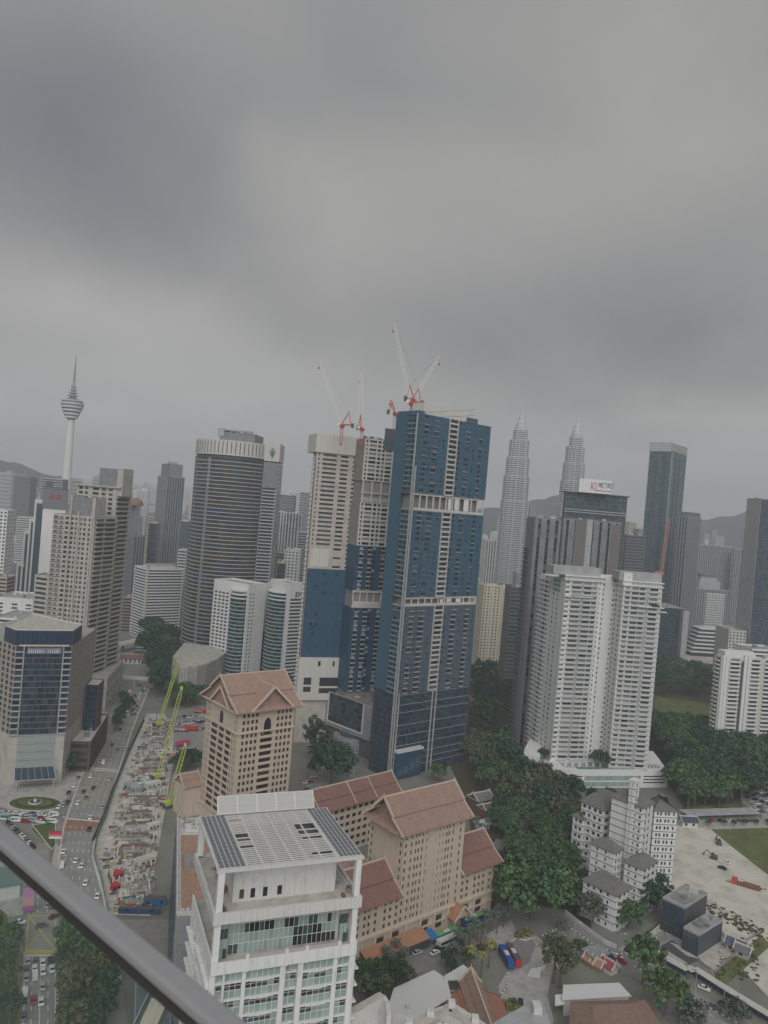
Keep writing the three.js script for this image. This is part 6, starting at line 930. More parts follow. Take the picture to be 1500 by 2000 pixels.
blk1('grey_signed_tower', 'grey tower with a dark square mark behind the advertising board', [80, 934], [122, 938], 1150, 6, 30, 'band', { mat: M.greyL, extra: (T, p, h) => along(T, 'square_mark', M.charcoal, p[0], p[1]).box(8, 18, h - 12, h - 3, .3, .6) });
blk1('white_terrace_block', 'white terraced apartments left of the striped office', [33, 1010], [58, 1012], 1250, 4, 30, 'band', { mat: M.whiteOld });
blk1('blue_grey_tower', 'blue grey tower in the haze at far left', [28, 930], [60, 934], 1700, 4, 40, 'band', { mat: M.grey, panes: [G.blueG] });
// convention hall with ribbed curved wall
{
  const T = new Thing('ribbed_hall', 'windowless hall with ribbed curved grey wall under the bank tower', 'building', [-163, -650]); const pts = px2([[331, 1352], [345, 1358], [362, 1360], [380, 1358], [398, 1352], [418, 1340]]); const poly = [...pts, [pts[5][0] + 4, pts[5][1] - 50], [pts[0][0] - 6, pts[0][1] - 60]]; T.g('wall', M.greyBeige).prism(poly, 4, 20, poly.map((q, i) => [30, 27, 25, 24.4, 24, 23.4, 24, 30][i])); T.g('base', M.greyD).prism(inset(poly, 1.4), 0, 4); for (let i = 0; i < 5; i++) { const a = pts[i], b = pts[i + 1], L = dist2(a, b), n = Math.round(L / 2.2); for (let k = 0; k < n; k++) along(T, 'rib', M.concreteD, a, b, STUFF).box(L * k / n, L * k / n + .5, 4.1, 22.8, .02, .4); } for (const t of [0, 3, 5]) T.g('column', M.concreteL).cyl(pts[t][0], pts[t][1] - 1, 0, 4, .9, .9, 10); T.done();
}
blk1('beige_slab_tower', 'beige blank slab between the two white towers', [519, 1140], [541, 1141], 740, 0, 20, null, { mat: M.offwhite, par: .5 });
blk1('dark_low_block', 'dark low block between the two white towers', [512, 1235], [530, 1237], 735, 0, 15, 'grid', { mat: M.greyD });
// right of the blue tower
blk2('cream_condominium', 'slim cream condominium between blue tower and grey blocks', [935, 1142], [946, 1144], [998, 1154], 795, 16, 'grid', { mat: M.cream, n: 30, bay: 3.6, fill: .5, panes: [G.dark2, G.mid, G.bronze], extra: (T, p, h) => { const L = dist2(p[1], p[2]); for (const t of [.1, .32, .68, .92]) along(T, 'pilaster', M.cream, p[1], p[2]).box(L * t - .6, L * t + .6, 0, h + 1.4, .02, .8); for (let f = 3; f < 30; f++) along(T, 'balcony', M.cream, p[1], p[2], STUFF).box(L * .72, L * .98, h * f / 30, h * f / 30 + .9, .02, 1.2); } });
blk1('green_glass_block', 'green grey banded office low behind the cream condominium', [998, 1148], [1022, 1150], 720, 6, 20, 'band', { mat: M.slate, panes: [G.teal, G.slate2] });
blk2('dark_residence', 'dark grey apartment tower just left behind the white condominium', [1030, 1012], [1046, 1013], [1096, 1020], 575, 12, 'strip', { mat: M.grey, n: 50, bay: 6, fill: .35, panes: [G.dark2, G.dark, M.greyD], extra: (T, p, h) => { for (let f = 0; f < 44; f++) along(T, 'balcony', M.greyD, p[0], p[1], STUFF).box(.3, dist2(p[0], p[1]) * .6, h * f / 50, h * f / 50 + 1, .02, 1.6); } });
blk2('dark_residence', 'dark grey apartment tower with brown strip rising behind the condominium roof', [1094, 1012], [1101, 1014], [1213, 1030], 590, 8, 'strip', { mat: M.grey, n: 50, bay: 7, fill: .3, panes: [G.dark2, G.dark], extra: (T, p, h) => { const L = dist2(p[1], p[2]); along(T, 'brown_strip', mat('brownGrey', .16, .145, .14), p[1], p[2]).box(L * .2, L * .38, 0, h + .6, .55, .9); along(T, 'pale_strip', M.greyL, p[1], p[2]).box(L * .4, L * .5, 0, h + 1.5, .55, .9); along(T, 'brown_strip', mat('brownGrey', .16, .145, .14), p[1], p[2]).box(L * .84, L * .99, 0, h - 1, .55, .9); } });
{ // office with the white rooftop sign
  const T = blk2('glass_office', 'dark green glass office carrying the white rooftop sign', [1101, 962], [1106, 961], [1226, 970], 810, 8, 'glass', { mat: M.grey, mull: M.slate, panes: [G.slate, G.slate2, G.slate, G.teal], n: 46, extra: (T, p, h) => { const L = dist2(p[1], p[2]); for (const y of [h - 18, h - 20.5]) along(T, 'ledge', M.greyL, p[1], p[2]).box(-1, L + 1, y, y + 1, .02, 1.4); along(T, 'roof_edge', M.charcoal, p[1], p[2]).box(-1.5, L + 2, h + .2, h + 1.2, -18, 1.8); } });
  const d = 800, x0 = sideX(1133, 948, d), x1 = sideX(1193, 950, d), x2 = sideX(1207, 955, d), y0 = hTop([1150, 962], d), y1 = hTop([1150, 935], d); const S = new Thing('roof_sign', 'white rooftop sign box reading KL METRO', 'sign', [(x0 + x1) / 2, -d - 8], null, y0); S.g('box', M.white).box(x0, x1 + 2, y0, y1, -d - 12, -d - 4);
  const Lt = S.g('letters_red', mat('signRed', .50, .09, .07)), Lb = S.g('letters_blue', mat('signNavy', .04, .06, .16)), z = -d - 3.8, bm = (g, a, b, w) => g.beam([a[0], a[1], z], [b[0], b[1], z], w, .3); const sx = x0 + (x1 - x0) * .40, sy = y0 + 3.4, u = .95;
  const L = (g, strokes, ox, oy, w, h, t) => strokes.forEach(([a, b, c, e]) => bm(g, [ox + a * w, oy + b * h], [ox + c * w, oy + e * h], t));
  const GL = { K: [[0, 0, 0, 1], [0, .4, 1, 1], [.2, .5, 1, 0]], L: [[0, 0, 0, 1], [0, 0, 1, 0]], M: [[0, 0, 0, 1], [0, 1, .5, .4], [.5, .4, 1, 1], [1, 1, 1, 0]], E: [[0, 0, 0, 1], [0, 0, 1, 0], [0, .5, .8, .5], [0, 1, 1, 1]], T: [[.5, 0, .5, 1], [0, 1, 1, 1]], R: [[0, 0, 0, 1], [0, 1, .9, .9], [.9, .9, .9, .55], [0, .5, .9, .55], [.3, .5, 1, 0]], O: [[0, 0, 0, 1], [0, 1, 1, 1], [1, 1, 1, 0], [1, 0, 0, 0]] };
  L(Lt, GL.K, sx, sy, 3.2, 8.2, 1.3); L(Lt, GL.L, sx + 4.6, sy, 2, 8.2, 1.2); [...'METRO'].forEach((ch, i) => L(Lb, GL[ch], sx + 7.6 + i * 3.15, sy + 3.2, 2.2, 4.8, .75)); Lt.beam([sx + 4.6, sy - .2, z], [sx + 22, sy - .2, z], 1.1, .3); S.done();
}
blk1('dark_low_office', 'dark blue glass blocks behind the condominium roof at right', [1224, 1046], [1262, 1050], 900, 4, 30, 'band', { mat: M.slate, panes: [G.blueG, G.slate] });
// tall glass tower with open crown
blk2('glass_tower', 'tall blue green glass tower with an open pale crown screen', [1268, 884], [1313, 883], [1341, 887], 1110, 50, 'glass', { mat: M.slate, mull: mat('mullGlass', .16, .20, .22), panes: [G.slate2, G.slate, G.slate2, G.teal2], n: 62, bay: 5, extra: (T, p, h) => { const c = 16; for (const e of [0, 1]) { const L = dist2(p[e], p[e + 1]); for (let i = 0; i <= 12; i++) along(T, 'crown_fin', M.greyL, p[e], p[e + 1]).box(L * i / 12 - .5, L * i / 12 + .5, h + 1.2, h + c - 3 + (e ? -1 : 1), -1.2, .1); for (let j = 0; j < 3; j++) along(T, 'crown_rail', M.greyL, p[e], p[e + 1]).box(0, L, h + 4 + j * 4, h + 4.8 + j * 4, -1.5, -.3); for (const t of e ? [.3, .55] : [.35, .7]) along(T, 'dark_rib', M.charcoal, p[e], p[e + 1]).box(L * t - .8, L * t + .8, h * .2, h - 8, .02, .6); for (const t of [.02, .98]) along(T, 'edge_rib', M.greyL, p[e], p[e + 1]).box(L * t - .4, L * t + .4, 0, h, .02, .5); } } });
blk2('glass_tower', 'lower glass tower with dark cap beside the tall glass tower', [1327, 1012], [1344, 1010], [1369, 1014], 1050, 45, 'strip', { mat: M.panel, panes: [G.blueG, G.slate, G.blue2], n: 40, bay: 4, extra: (T, p, h) => T.g('cap', M.slate).set(0, 0, 0, 0).prism(inset(p, 1), h, h + 7) });
blk1('teal_podium', 'dark teal glass podium at the foot of the glass towers', [1290, 1186], [1336, 1190], 960, 6, 40, 'glass', { panes: [G.teal, G.blue2, G.dark], mull: M.charcoal });
blk1('grey_podium', 'pale grey slab at the right end of the teal podium', [1336, 1195], [1347, 1196], 955, 6, 30, null, { mat: M.greyL });
{ // red crane in front of the glass tower
  const d = 700, b = [sideX(1291, 1118, d), topY(1291, 1118, d), -d], t = [sideX(1311, 1014, d), topY(1311, 1014, d), -d - 6]; const T = new Thing('red_crane_boom', 'red lattice crane boom crossing the tall glass tower', 'crane', [b[0], b[2]], null, 0); const g = new Geo(); lattice(g, b, t, 2.4, 16); T.part('boom', g, M.orangeSteel); const m = new Geo(); lattice(m, [b[0], 0, b[2]], [b[0], b[1], b[2]], 2.2, 26); T.part('mast', m, M.orangeSteel); const h = new Geo(); h.box(b[0] - 6, b[0] + 2, b[1] - 2, b[1] + .5, b[2] - 1.4, b[2] + 1.4); T.part('machinery_deck', h, M.orangeSteel); T.done();
}
blk2('slab_apartments', 'long grey apartment slab with stepped ridge in the haze at right', [1362, 1066], [1366, 1064], [1430, 1072], 1500, 6, 'strip', { mat: M.greyL, panes: [G.slate, G.mid], bay: 4, n: 40 });
blk2('slab_apartments', 'second grey apartment slab right of the long one in the haze', [1432, 1072], [1436, 1072], [1478, 1078], 1480, 6, 'strip', { mat: M.greyL, panes: [G.slate, G.mid], bay: 4, n: 40 });
blk1('ornate_tower', 'stepped ornate tower with small crown behind white grid block', [1360, 1150], [1425, 1156], 1300, 6, 40, 'strip', { mat: M.greyL, panes: [G.slate], bay: 4, extra: (T, p, h) => { T.g('tier', M.greyL).set(0, 0, 0, 0).prism(inset(p, 11), h, h + 14); T.g('tier', M.greyL).prism(inset(p, 15), h + 14, h + 22); T.g('cap', M.slate).prism(inset(p, 13), h + 22, h + 25); } });
blk2('white_grid_block', 'small white gridded block low in the right middle distance', [1378, 1160], [1381, 1160], [1417, 1164], 1130, 6, 'grid', { mat: M.white, bay: 3.4, fill: .6 });
blk2('white_ribbed_tower', 'pale ribbed tower with dark lower half near the right edge', [1460, 1108], [1474, 1106], [1486, 1110], 1040, 45, 'band', { mat: M.whiteOld, n: 40, panes: [G.slate, G.dark2], extra: (T, p, h) => { T.g('lower_cladding', M.purpleGrey ?? mat('purpleGrey', .12, .12, .16)).set(0, 0, 0, 0).prism(inset(p, -.6), 0, h * .42); } });
blk1('edge_glass_tower', 'blue glass tower cut by the right picture edge', [1486, 975], [1530, 979], 900, 4, 30, 'glass', { panes: [G.blueG, G.blue2], mull: M.slate });
// terraced white building and white apartments at the right
{
  const T = new Thing('terraced_building', 'white terraced building with long overhanging floors at the right', 'building', [sideX(1400, 1260, 1040), -1060]); for (let k = 0; k < 7; k++) { const p = foot1([1350 + k * 3, 1276 - k * 8], [1457 - k * 4 - (k > 4 ? 18 : 0), 1282 - k * 8], 1045 + k * 3, 8, 60 - k * 6), y = 4 + k * 5; T.g('dark_storey', G.dark2).set(0, 0, 0, 0).prism(inset(p, 1.6), y - 4, y + 1); T.g('floor_slab', M.white).prism(p, y + 1, y + 2.9); } T.done();
}
{
  reseed(61);
  const T = new Thing('white_apartment_slab', 'long white apartment slab with piers and balconies above the right-hand wood', 'building', [sideX(1450, 1400, 620), -640]); const P = foot2([1398, 1284], [1410, 1288], [1580, 1310], 606, 9), h = 72, n = 22;
  mass(T, P, 0, h, [{ n, cols: [[.1, .8]], sill: .35, head: .85, mat: M.whiteOld, panes: [G.dark2, G.mid], solo: true, d: .8 }, { n, cols: [[.11, .21], [.35, .44], [.5, .62], [.7, .82], [.88, .98]], sill: .36, head: .86, mat: M.offwhite, panes: [G.dark, G.dark2, G.mid, G.curtain], solo: true, d: 1 }, null, null], { roofMat: M.roofGrey, kit: 6, d: 1 }); const L = dist2(P[1], P[2]);
  for (const t of [.03, .065, .27, .31]) along(T, 'pier', M.white, P[1], P[2]).box(L * t - 1.2, L * t + 1.2, 0, h + 2, .02, 1); along(T, 'dark_gap', M.charcoal, P[1], P[2]).box(L * .225, L * .255, 0, h - 2, .02, .2); for (let f = 1; f < n; f++) { for (const [a, b] of [[.095, .22], [.33, .45], [.49, .63], [.69, .83]]) along(T, 'balcony', M.white, P[1], P[2], STUFF).box(L * a, L * b, h * f / n, h * f / n + 1, .02, 1.1); along(T, 'balcony', M.white, P[0], P[1], STUFF).box(.3, 6, h * f / n, h * f / n + .9, .02, 1.3); } along(T, 'roof_house', M.white, P[1], P[2]).box(4, L * .4, h + .2, h + 5, -12, -2); T.done();
}
// ---------------------------------------------------------------- communication tower on its hill
{
  const d = 1900, x = sideX(141, 800, d), z = -d, T = new Thing('telecom_tower', 'tall slender telecommunications tower with striped round pod and mast', 'tower', [x, z]); const lathe = (prof, n = 28) => new THREE.LatheGeometry(prof.map(p => new THREE.Vector2(p[0], p[1])), n);
  const white = mat('towerWhite', .66, .64, .62); T.solo('shaft', lathe([[15, 0], [13, 60], [11, 160], [9, 280], [8.2, 322], [9.5, 326]]), white, [x, 0, z]);
  const yb = 316; const prof = [[9, 0], [17, 10], [21, 20], [25, 30], [27.5, 40], [27, 46], [20, 50], [9, 54]]; T.solo('pod', lathe([[8, 0], [15, 9], [19, 18], [23, 28], [26, 38], [25, 46], [17, 50], [8, 55], [0, 55]]), mat('podDark', .10, .105, .12), [x, yb, z]); for (const [r, y] of [[16.5, 7], [20, 15], [23.4, 23.5], [26.6, 32], [28, 40], [24, 47]]) T.solo('pod_ring', new THREE.CylinderGeometry(r, r - .8, 4.2, 28), white, [x, yb + y, z]);
  T.solo('upper_neck', lathe([[9, 0], [6, 8], [4.5, 30], [3, 44], [0, 44]]), mat('neckGrey', .3, .3, .31), [x, yb + 52, z]); for (const [r, y] of [[13, 60], [11, 67], [9, 74], [7, 82]]) T.solo('antenna_disc', new THREE.CylinderGeometry(r, r, 1.6, 20), matCache.neckGrey, [x, yb + y, z]); T.solo('mast', lathe([[3, 0], [2.4, 20], [1.4, 50], [.6, 70], [0, 72]]), mat('mastGrey', .22, .21, .21), [x, yb + 90, z]);
}
// ---------------------------------------------------------------- twin tapering towers with ringed floors
for (const k of [0, 1]) {
  const d = k ? 1900 : 1780, x = sideX(k ? 1131 : 1021, 790, d), z = -d, sc = k ? 1.02 : 1, T = new Thing('ringed_tower', k ? 'right-hand of the twin tapering ringed towers with spire, half hidden by offices' : 'left-hand of the twin tapering ringed towers with spire, beside the blue tower', 'skyscraper', [x, z], 'pair of tapering ringed towers');
  const tiers = [[0, 205, 31], [205, 262, 29], [262, 305, 26], [305, 345, 22], [345, 368, 16.5]]; const rg = T.g('floor_rings', mat('petroRing', .52, .52, .53, { rough: .4 }), STUFF), gl = T.g('glazing', G.petro);
  const star = (r, n = 32) => Array.from({ length: n }, (_, i) => { const a = -i / n * 6.28319, q = r * (1 + .055 * Math.cos(a * 8)); return [x + Math.cos(a) * q, z + Math.sin(a) * q]; });
  for (const [y0, y1, r] of tiers) { gl.set(0, 0, 0, 0).prism(star(r * .95), y0 * sc, y1 * sc); const n = Math.round((y1 - y0) / 5); for (let f = 0; f < n; f++) { const y = (y0 + (y1 - y0) * f / n) * sc; rg.set(0, 0, 0, 0).prism(star(r * 1.01), y + .5, y + 3); } rg.prism(star(r * .98), y1 * sc - .2, y1 * sc + 1.2); }
  for (let i = 0; i < 8; i++) { const a = i / 8 * 6.2832 + .2; for (const [y0, y1, r] of tiers.slice(0, 4)) T.g('rib', mat('petroRib', .42, .42, .43)).set(0, 0, 0, 0).box(x + Math.cos(a) * r * 1.0 - 1.1, x + Math.cos(a) * r * 1.0 + 1.1, y0 * sc, y1 * sc, z + Math.sin(a) * r - 1.1, z + Math.sin(a) * r + 1.1); }
  const lathe = new THREE.LatheGeometry([[14, 0], [12, 12], [9, 24], [6, 34], [3, 40], [2.2, 46], [3.2, 48], [3.2, 51], [1.2, 54], [.8, 76], [0, 78]].map(p => new THREE.Vector2(...p)), 20); T.solo('spire', lathe, mat('spire', .48, .48, .49), [x, 366 * sc, z]); for (const [r, y] of [[13, 10], [10.4, 20], [7.6, 30]]) T.solo('spire_ring', new THREE.CylinderGeometry(r, r + 1, 2, 20), matCache.spire, [x, 366 * sc + y, z]);
  T.done();
}
// ---------------------------------------------------------------- rooftops of the middle distance: houses, shops and blocks one can tell apart
{
  reseed(71);
  const tone = [M.whiteOld, M.greyL, M.offwhite, M.beige, M.panel, M.cream]; let k = 0;
  const put = (L, w, d, kind, lab, m) => blk1('town_block', lab, L, [L[0] + w, L[1] + w * .083], d, rr(-6, 14), rr(18, 40), kind, { mat: m ?? pick(tone), kit: 2, panes: [G.slate, G.dark2, G.mid], group: 'blocks of the hazy town' });
  put([540, 966], 34, 1500, 'band', 'wide grey blue block in haze right of the bank tower', M.panel); put([566, 962], 22, 1650, 'grid', 'pale block in haze left of the concrete tower top', M.whiteOld); put([586, 962], 24, 1450, 'band', 'ribbed block touching the concrete tower in the haze', M.greyL); put([544, 1000], 16, 1250, 'strip', 'tall pale block with dark strip right of the bank tower', M.whiteOld); put([560, 1002], 30, 1180, 'strip', 'white and grey striped block left of the concrete tower', M.greyL); put([534, 1080], 22, 960, 'band', 'dull green block at the right foot of the bank tower', M.slate); put([556, 1075], 28, 900, 'grid', 'white block with square windows above the teal twin', M.white); put([582, 1040], 22, 1000, 'band', 'grey ribbed block beside the concrete tower', M.panel); put([541, 1100], 16, 860, 'glass', 'small blue glass block behind the white twin towers');
  put([1036, 985], 12, 2000, 'grid', 'far pale block between the ringed towers'); put([950, 1055], 20, 1500, 'strip', 'thin pale block left of the ringed tower foot', M.offwhite); put([1070, 1010], 10, 1600, 'band', 'thin grey block behind the dark residences');
  put([1230, 1020], 14, 1900, 'band', 'far grey block left of the tall glass tower'); put([1246, 1034], 12, 1500, 'grid', 'far pale block touching the tall glass tower'); put([1480, 1070], 14, 1300, 'glass', 'blue block near the right picture edge'); put([1470, 1270], 60, 700, 'band', 'white block behind the white apartment slab', M.white); put([1425, 1232], 34, 900, 'grid', 'white stepped block behind the terraced building', M.offwhite);
  put([0, 1060], 24, 1400, 'grid', 'pale block low at far left'); put([16, 1100], 22, 1200, 'band', 'grey block left of the striped office', M.panel); put([10, 1040], 18, 1800, 'grid', 'hazy block at far left'); put([120, 1000], 14, 1300, 'grid', 'pale block right of the advertising board');
  put([500, 1240], 18, 800, 'grid', 'low white block behind the left twin tower', M.white); put([236, 1225], 26, 900, 'band', 'low pale block before the banded office', M.offwhite); put([262, 1252], 60, 790, 'band', 'flat podium at the foot of the banded office', M.greyL); put([1010, 1120], 14, 1300, 'grid', 'pale block at the foot of the ringed tower');
}
// the town behind, too far to count
{
  reseed(72);
  const g = new Geo(); let n = 0;
  for (let i = 0; i < 2600; i++) {
    const d = 1500 + Math.pow(rnd(), .8) * 3100, px = rr(-180, 1680), x = (px - 750) * d / F; if (d < 2000 && Math.abs(px - 760) > 900) continue;
    const tall = rnd(), h = tall < .6 ? rr(10, 32) : tall < .93 ? rr(35, 95) : rr(100, 185), w = rr(14, 46), dp = rr(14, 36), v = rr(.2, .62); if (d < 1900 && h > 110) continue;
    g.set(x, 0, -d, rr(-.6, .6)); g.color(v, v * rr(.95, 1.01), v * rr(.88, 1.02)); g.box(-w / 2, w / 2, 0, h, -dp / 2, dp / 2);
    if (d < 3300 && h > 20) { const u = v * .45; g.color(u, u, u * 1.05); const nf = Math.min(18, Math.floor(h / 6)); if (rnd() < .6) for (let f = 1; f < nf; f++) g.box(-w / 2 + 1, w / 2 - 1, h * f / nf - 1, h * f / nf + 1.2, dp / 2, dp / 2 + .3); else for (let f = 0; f < 6; f++) g.box(-w / 2 + w * (f + .25) / 6, -w / 2 + w * (f + .7) / 6, 3, h - 3, dp / 2, dp / 2 + .3); }
    if (h > 30 && rnd() < .6) { g.color(v * .9, v * .9, v * .88); g.box(-w * .2, w * .25, h, h + rr(3, 8), -dp * .3, dp * .2); }
  }
  const q = castsShadow(new THREE.Mesh(g.build(), mat('townWalls', 1, 1, 1, { vc: true }))); q.name = 'distant_town'; q.userData = { label: 'mass of distant hazy town buildings filling the plain to the hills', category: 'town', kind: 'stuff' }; scene.add(q);
}
// ---------------------------------------------------------------- trees
function crownGeo(seed, o = {}) { // leaf clumps spread through the crown: many small leaf faces round clump centres
  reseed(seed); const p = [], n = [], c = []; const R = 1, H = o.h ?? .75, N = o.clumps ?? 26, per = o.per ?? 46, ls = o.leaf ?? .085;
  for (let k = 0; k < N; k++) {
    let x, y, z; const a = k * 2.39996 + rr(-.4, .4), t = (k + .5) / N, el = Math.asin(Math.min(1, -.35 + 1.35 * t)), rad = rr(.62, .9);
    x = Math.cos(a) * Math.cos(el) * rad * R; z = Math.sin(a) * Math.cos(el) * rad * R; y = Math.sin(el) * rad * H; if (rnd() < .18) { x *= .45; y *= .5; z *= .45; }
    const cr = rr(.24, .42) * (o.cl ?? 1), tone = rr(.72, 1.28), warm = rr(-.12, .16);
    for (let i = 0; i < per; i++) {
      const u = rr(-1, 1), b = rr(0, 6.2832), q = Math.sqrt(1 - u * u), rd = cr * Math.pow(rnd(), .4), dx = q * Math.cos(b), dy = u, dz = q * Math.sin(b); const cx = x + dx * rd, cy = y + dy * rd * .72, cz = z + dz * rd;
      // leaf spray: a bent quad
      let ax = rr(-1, 1), ay = rr(-.5, .5), az = rr(-1, 1); const l = Math.hypot(ax, ay, az) || 1; ax /= l; ay /= l; az /= l; let nx = dx + rr(-.7, .7), ny = Math.abs(dy) * .5 + .55 + rr(-.4, .4), nz = dz + rr(-.7, .7); const nl = Math.hypot(nx, ny, nz); nx /= nl; ny /= nl; nz /= nl;
      let bx = ny * az - nz * ay, by = nz * ax - nx * az, bz = nx * ay - ny * ax; const bl = Math.hypot(bx, by, bz) || 1; bx /= bl; by /= bl; bz /= bl; ax = by * nz - bz * ny; ay = bz * nx - bx * nz; az = bx * ny - by * nx; const s = ls * rr(.6, 1.5), s2 = s * rr(.5, .9), v = tone * rr(.75, 1.25);
      const P = [[-s, 0], [0, -s2], [s, 0], [0, s2]].map(([e, f], j) => [cx + ax * e + bx * f - nx * (j % 2 ? 0 : s * .3), cy + ay * e + by * f - ny * (j % 2 ? 0 : s * .3), cz + az * e + bz * f - nz * (j % 2 ? 0 : s * .3)]);
      for (const j of [0, 1, 2, 0, 2, 3]) { p.push(...P[j]); n.push(nx, ny, nz); c.push(v * (1 + warm), v, v * (1 - warm * .6)); }
    }
  }
  const g = new THREE.BufferGeometry(); g.setAttribute('position', new THREE.BufferAttribute(new Float32Array(p), 3)); g.setAttribute('normal', new THREE.BufferAttribute(new Float32Array(n), 3)); g.setAttribute('color', new THREE.BufferAttribute(new Float32Array(c), 3)); return g;
}
function leafMat(name, r, g, b) { const m = new THREE.MeshPhysicalMaterial({ color: col(r, g, b), roughness: .75, vertexColors: true, side: THREE.DoubleSide, specularIntensity: .35 }); m.name = name; return m; }
const LEAF = { dark: leafMat('leafDark', 0.044, 0.088, 0.051), mid: leafMat('leafMid', 0.068, 0.127, 0.055), olive: leafMat('leafOlive', 0.101, 0.120, 0.065), bright: leafMat('leafBright', 0.080, 0.138, 0.053), yellow: leafMat('leafYellow', 0.221, 0.221, 0.083), grey: leafMat('leafGrey', 0.098, 0.124, 0.100) };
const CROWN = { round: [1, 2, 3].map(s => crownGeo(200 + s, { h: .78, clumps: 30 })), wide: [1, 2, 3].map(s => crownGeo(300 + s, { h: .5, clumps: 34, cl: .9 })), tall: [1, 2].map(s => crownGeo(400 + s, { h: 1.5, clumps: 28, cl: .85 })), big: [1, 2].map(s => crownGeo(500 + s, { h: .7, clumps: 64, per: 70, leaf: .05, cl: .8 })), layered: [1, 2].map(s => crownGeo(600 + s, { h: .75, clumps: 40, per: 50, leaf: .07, cl: .62 })), feather: [1, 2].map(s => crownGeo(700 + s, { h: 1.2, clumps: 46, per: 44, leaf: .055, cl: .7 })) };
const trunkGeo = (() => { const g = new Geo(); g.cyl(0, 0, 0, 1, .055, .035, 8); g.beam([0, .6, 0], [.28, 1.15, .1], .03); g.beam([0, .7, 0], [-.24, 1.2, -.12], .028); g.beam([0, .75, 0], [.05, 1.25, -.26], .025); return g.build(); })();
function tree(x, z, r, h, kind, leaf, label, group, y0 = 0) { // r crown radius, h height of the crown's middle
  const o = new THREE.Group(); o.name = numbered('tree'); o.position.set(x, y0, z); o.rotation.y = rr(0, 6.28); o.userData = { label, category: 'tree' }; if (group) o.userData.group = group;
  const t = castsShadow(new THREE.Mesh(trunkGeo, M.trunk)); t.name = 'trunk'; t.scale.set(h * .9, h, h * .9); o.add(t); const c = castsShadow(new THREE.Mesh(pick(CROWN[kind]), LEAF[leaf])); c.name = 'crown'; c.position.y = h + r * .12; c.scale.set(r * rr(.92, 1.1), r * rr(.9, 1.15), r * rr(.92, 1.1)); o.add(c); scene.add(o); return o;
}
function inPoly(p, poly) { let r = false; for (let i = 0, j = poly.length - 1; i < poly.length; j = i++) { const a = poly[i], b = poly[j]; if ((a[1] > p[1]) !== (b[1] > p[1]) && p[0] < (b[0] - a[0]) * (p[1] - a[1]) / (b[1] - a[1]) + a[0]) r = !r; } return r; }
const planted = [], WORD = { dark: 'dark', mid: 'mid green', olive: 'olive', bright: 'light green', grey: 'grey green', round: 'round', wide: 'flat', tall: 'tall', big: 'huge', layered: 'tiered', feather: 'wispy' };
function wtree(x, z, r, h, kind, leaf, label, group, t, s) { // each tree of a wood told apart by tone, crown and place
  const dep = ['far side', 'back', 'middle', 'near side'][Math.min(3, Math.floor(t * 4))], sd = ['far left', 'left', 'right', 'far right'][Math.min(3, Math.floor(s * 4))];
  tree(x, z, r, h, kind, leaf, `${WORD[leaf]} ${WORD[kind]} ${label.replace(/^(dark|tall feathery olive|flat layered|broad crowned|leafy green|green|dense|small) /, '')}, ${dep}, ${sd}`, group);
}
function wood(list, n, rad, kinds, leaves, label, group, gap = .72) { const P = px2(list), bx = [Math.min(...P.map(q => q[0])), Math.max(...P.map(q => q[0]))], bz = [Math.min(...P.map(q => q[1])), Math.max(...P.map(q => q[1]))]; let k = 0; for (let i = 0; i < n * 40 && k < n; i++) { const p = [rr(...bx), rr(...bz)]; if (!inPoly(p, P)) continue; const r = rr(...rad); if (planted.some(q => Math.hypot(q[0] - p[0], q[1] - p[1]) < (q[2] + r) * gap)) continue; planted.push([...p, r]); k++; wtree(p[0], p[1], r, r * rr(.95, 1.35) + 1.5, pick(kinds), pick(leaves), label, group, (p[1] - bz[0]) / (bz[1] - bz[0]), (p[0] - bx[0]) / (bx[1] - bx[0])); } return k; }
reseed(801);
const one = (px, py, r, h, kind, leaf, label, group) => { const p = gp(px, py); planted.push([p[0], p[1], r]); return tree(p[0], p[1], r, h, kind, leaf, label, group); };
// single trees one can point to
one(1040, 1800, 16.5, 13, 'big', 'mid', 'huge round rain tree in front of the tan hotel');
one(645, 1532, 16, 12, 'big', 'dark', 'broad dark tree beside the car park behind the tan tower');
one(612, 1492, 10, 16, 'tall', 'dark', 'tall dark tree right behind the tan tower');
one(1258, 1928, 8, 11, 'layered', 'bright', 'layered bright green tree in front of the covered walkway');
one(1302, 1990, 9, 9, 'layered', 'bright', 'low spreading green tree at the bottom right roadside');
one(1095, 1935, 7, 10, 'feather', 'olive', 'tall olive conifer beside the forecourt drive');
one(1082, 1925, 6, 11, 'feather', 'olive', 'second olive conifer tight behind the first by the drive');
one(1160, 1805, 7, 6, 'round', 'grey', 'grey green tree at the foot of the stepped apartments');
one(1228, 1818, 6.6, 6, 'round', 'mid', 'round green tree right of the stepped apartments entrance');
one(1262, 1790, 6.4, 7, 'tall', 'dark', 'dark tree between stepped apartments and charcoal office');
one(1285, 1775, 6, 7, 'tall', 'dark', 'dark tree nearest the charcoal office');
one(124, 1512, 6.5, 6, 'round', 'mid', 'green tree at the right corner of the hotel canopy');
one(370, 1500, 8, 6, 'wide', 'dark', 'dark tree on the car park left of the tan tower');
one(352, 1508, 7, 6, 'round', 'dark', 'dark tree beside the lowest green crane');
one(855, 1530, 6, 7, 'round', 'bright', 'light green tree at the foot of the blue tower');
one(250, 1390, 5, 6, 'round', 'dark', 'street tree beside the boulevard at the tower foot');
one(232, 1405, 4.4, 5, 'round', 'mid', 'small street tree on the boulevard left side');
one(1350, 2010, 6, 4, 'round', 'grey', 'grey green shrub tree at the bottom right road');
one(1440, 2000, 4.4, 3.4, 'round', 'grey', 'small grey green tree at the bottom right picture edge');
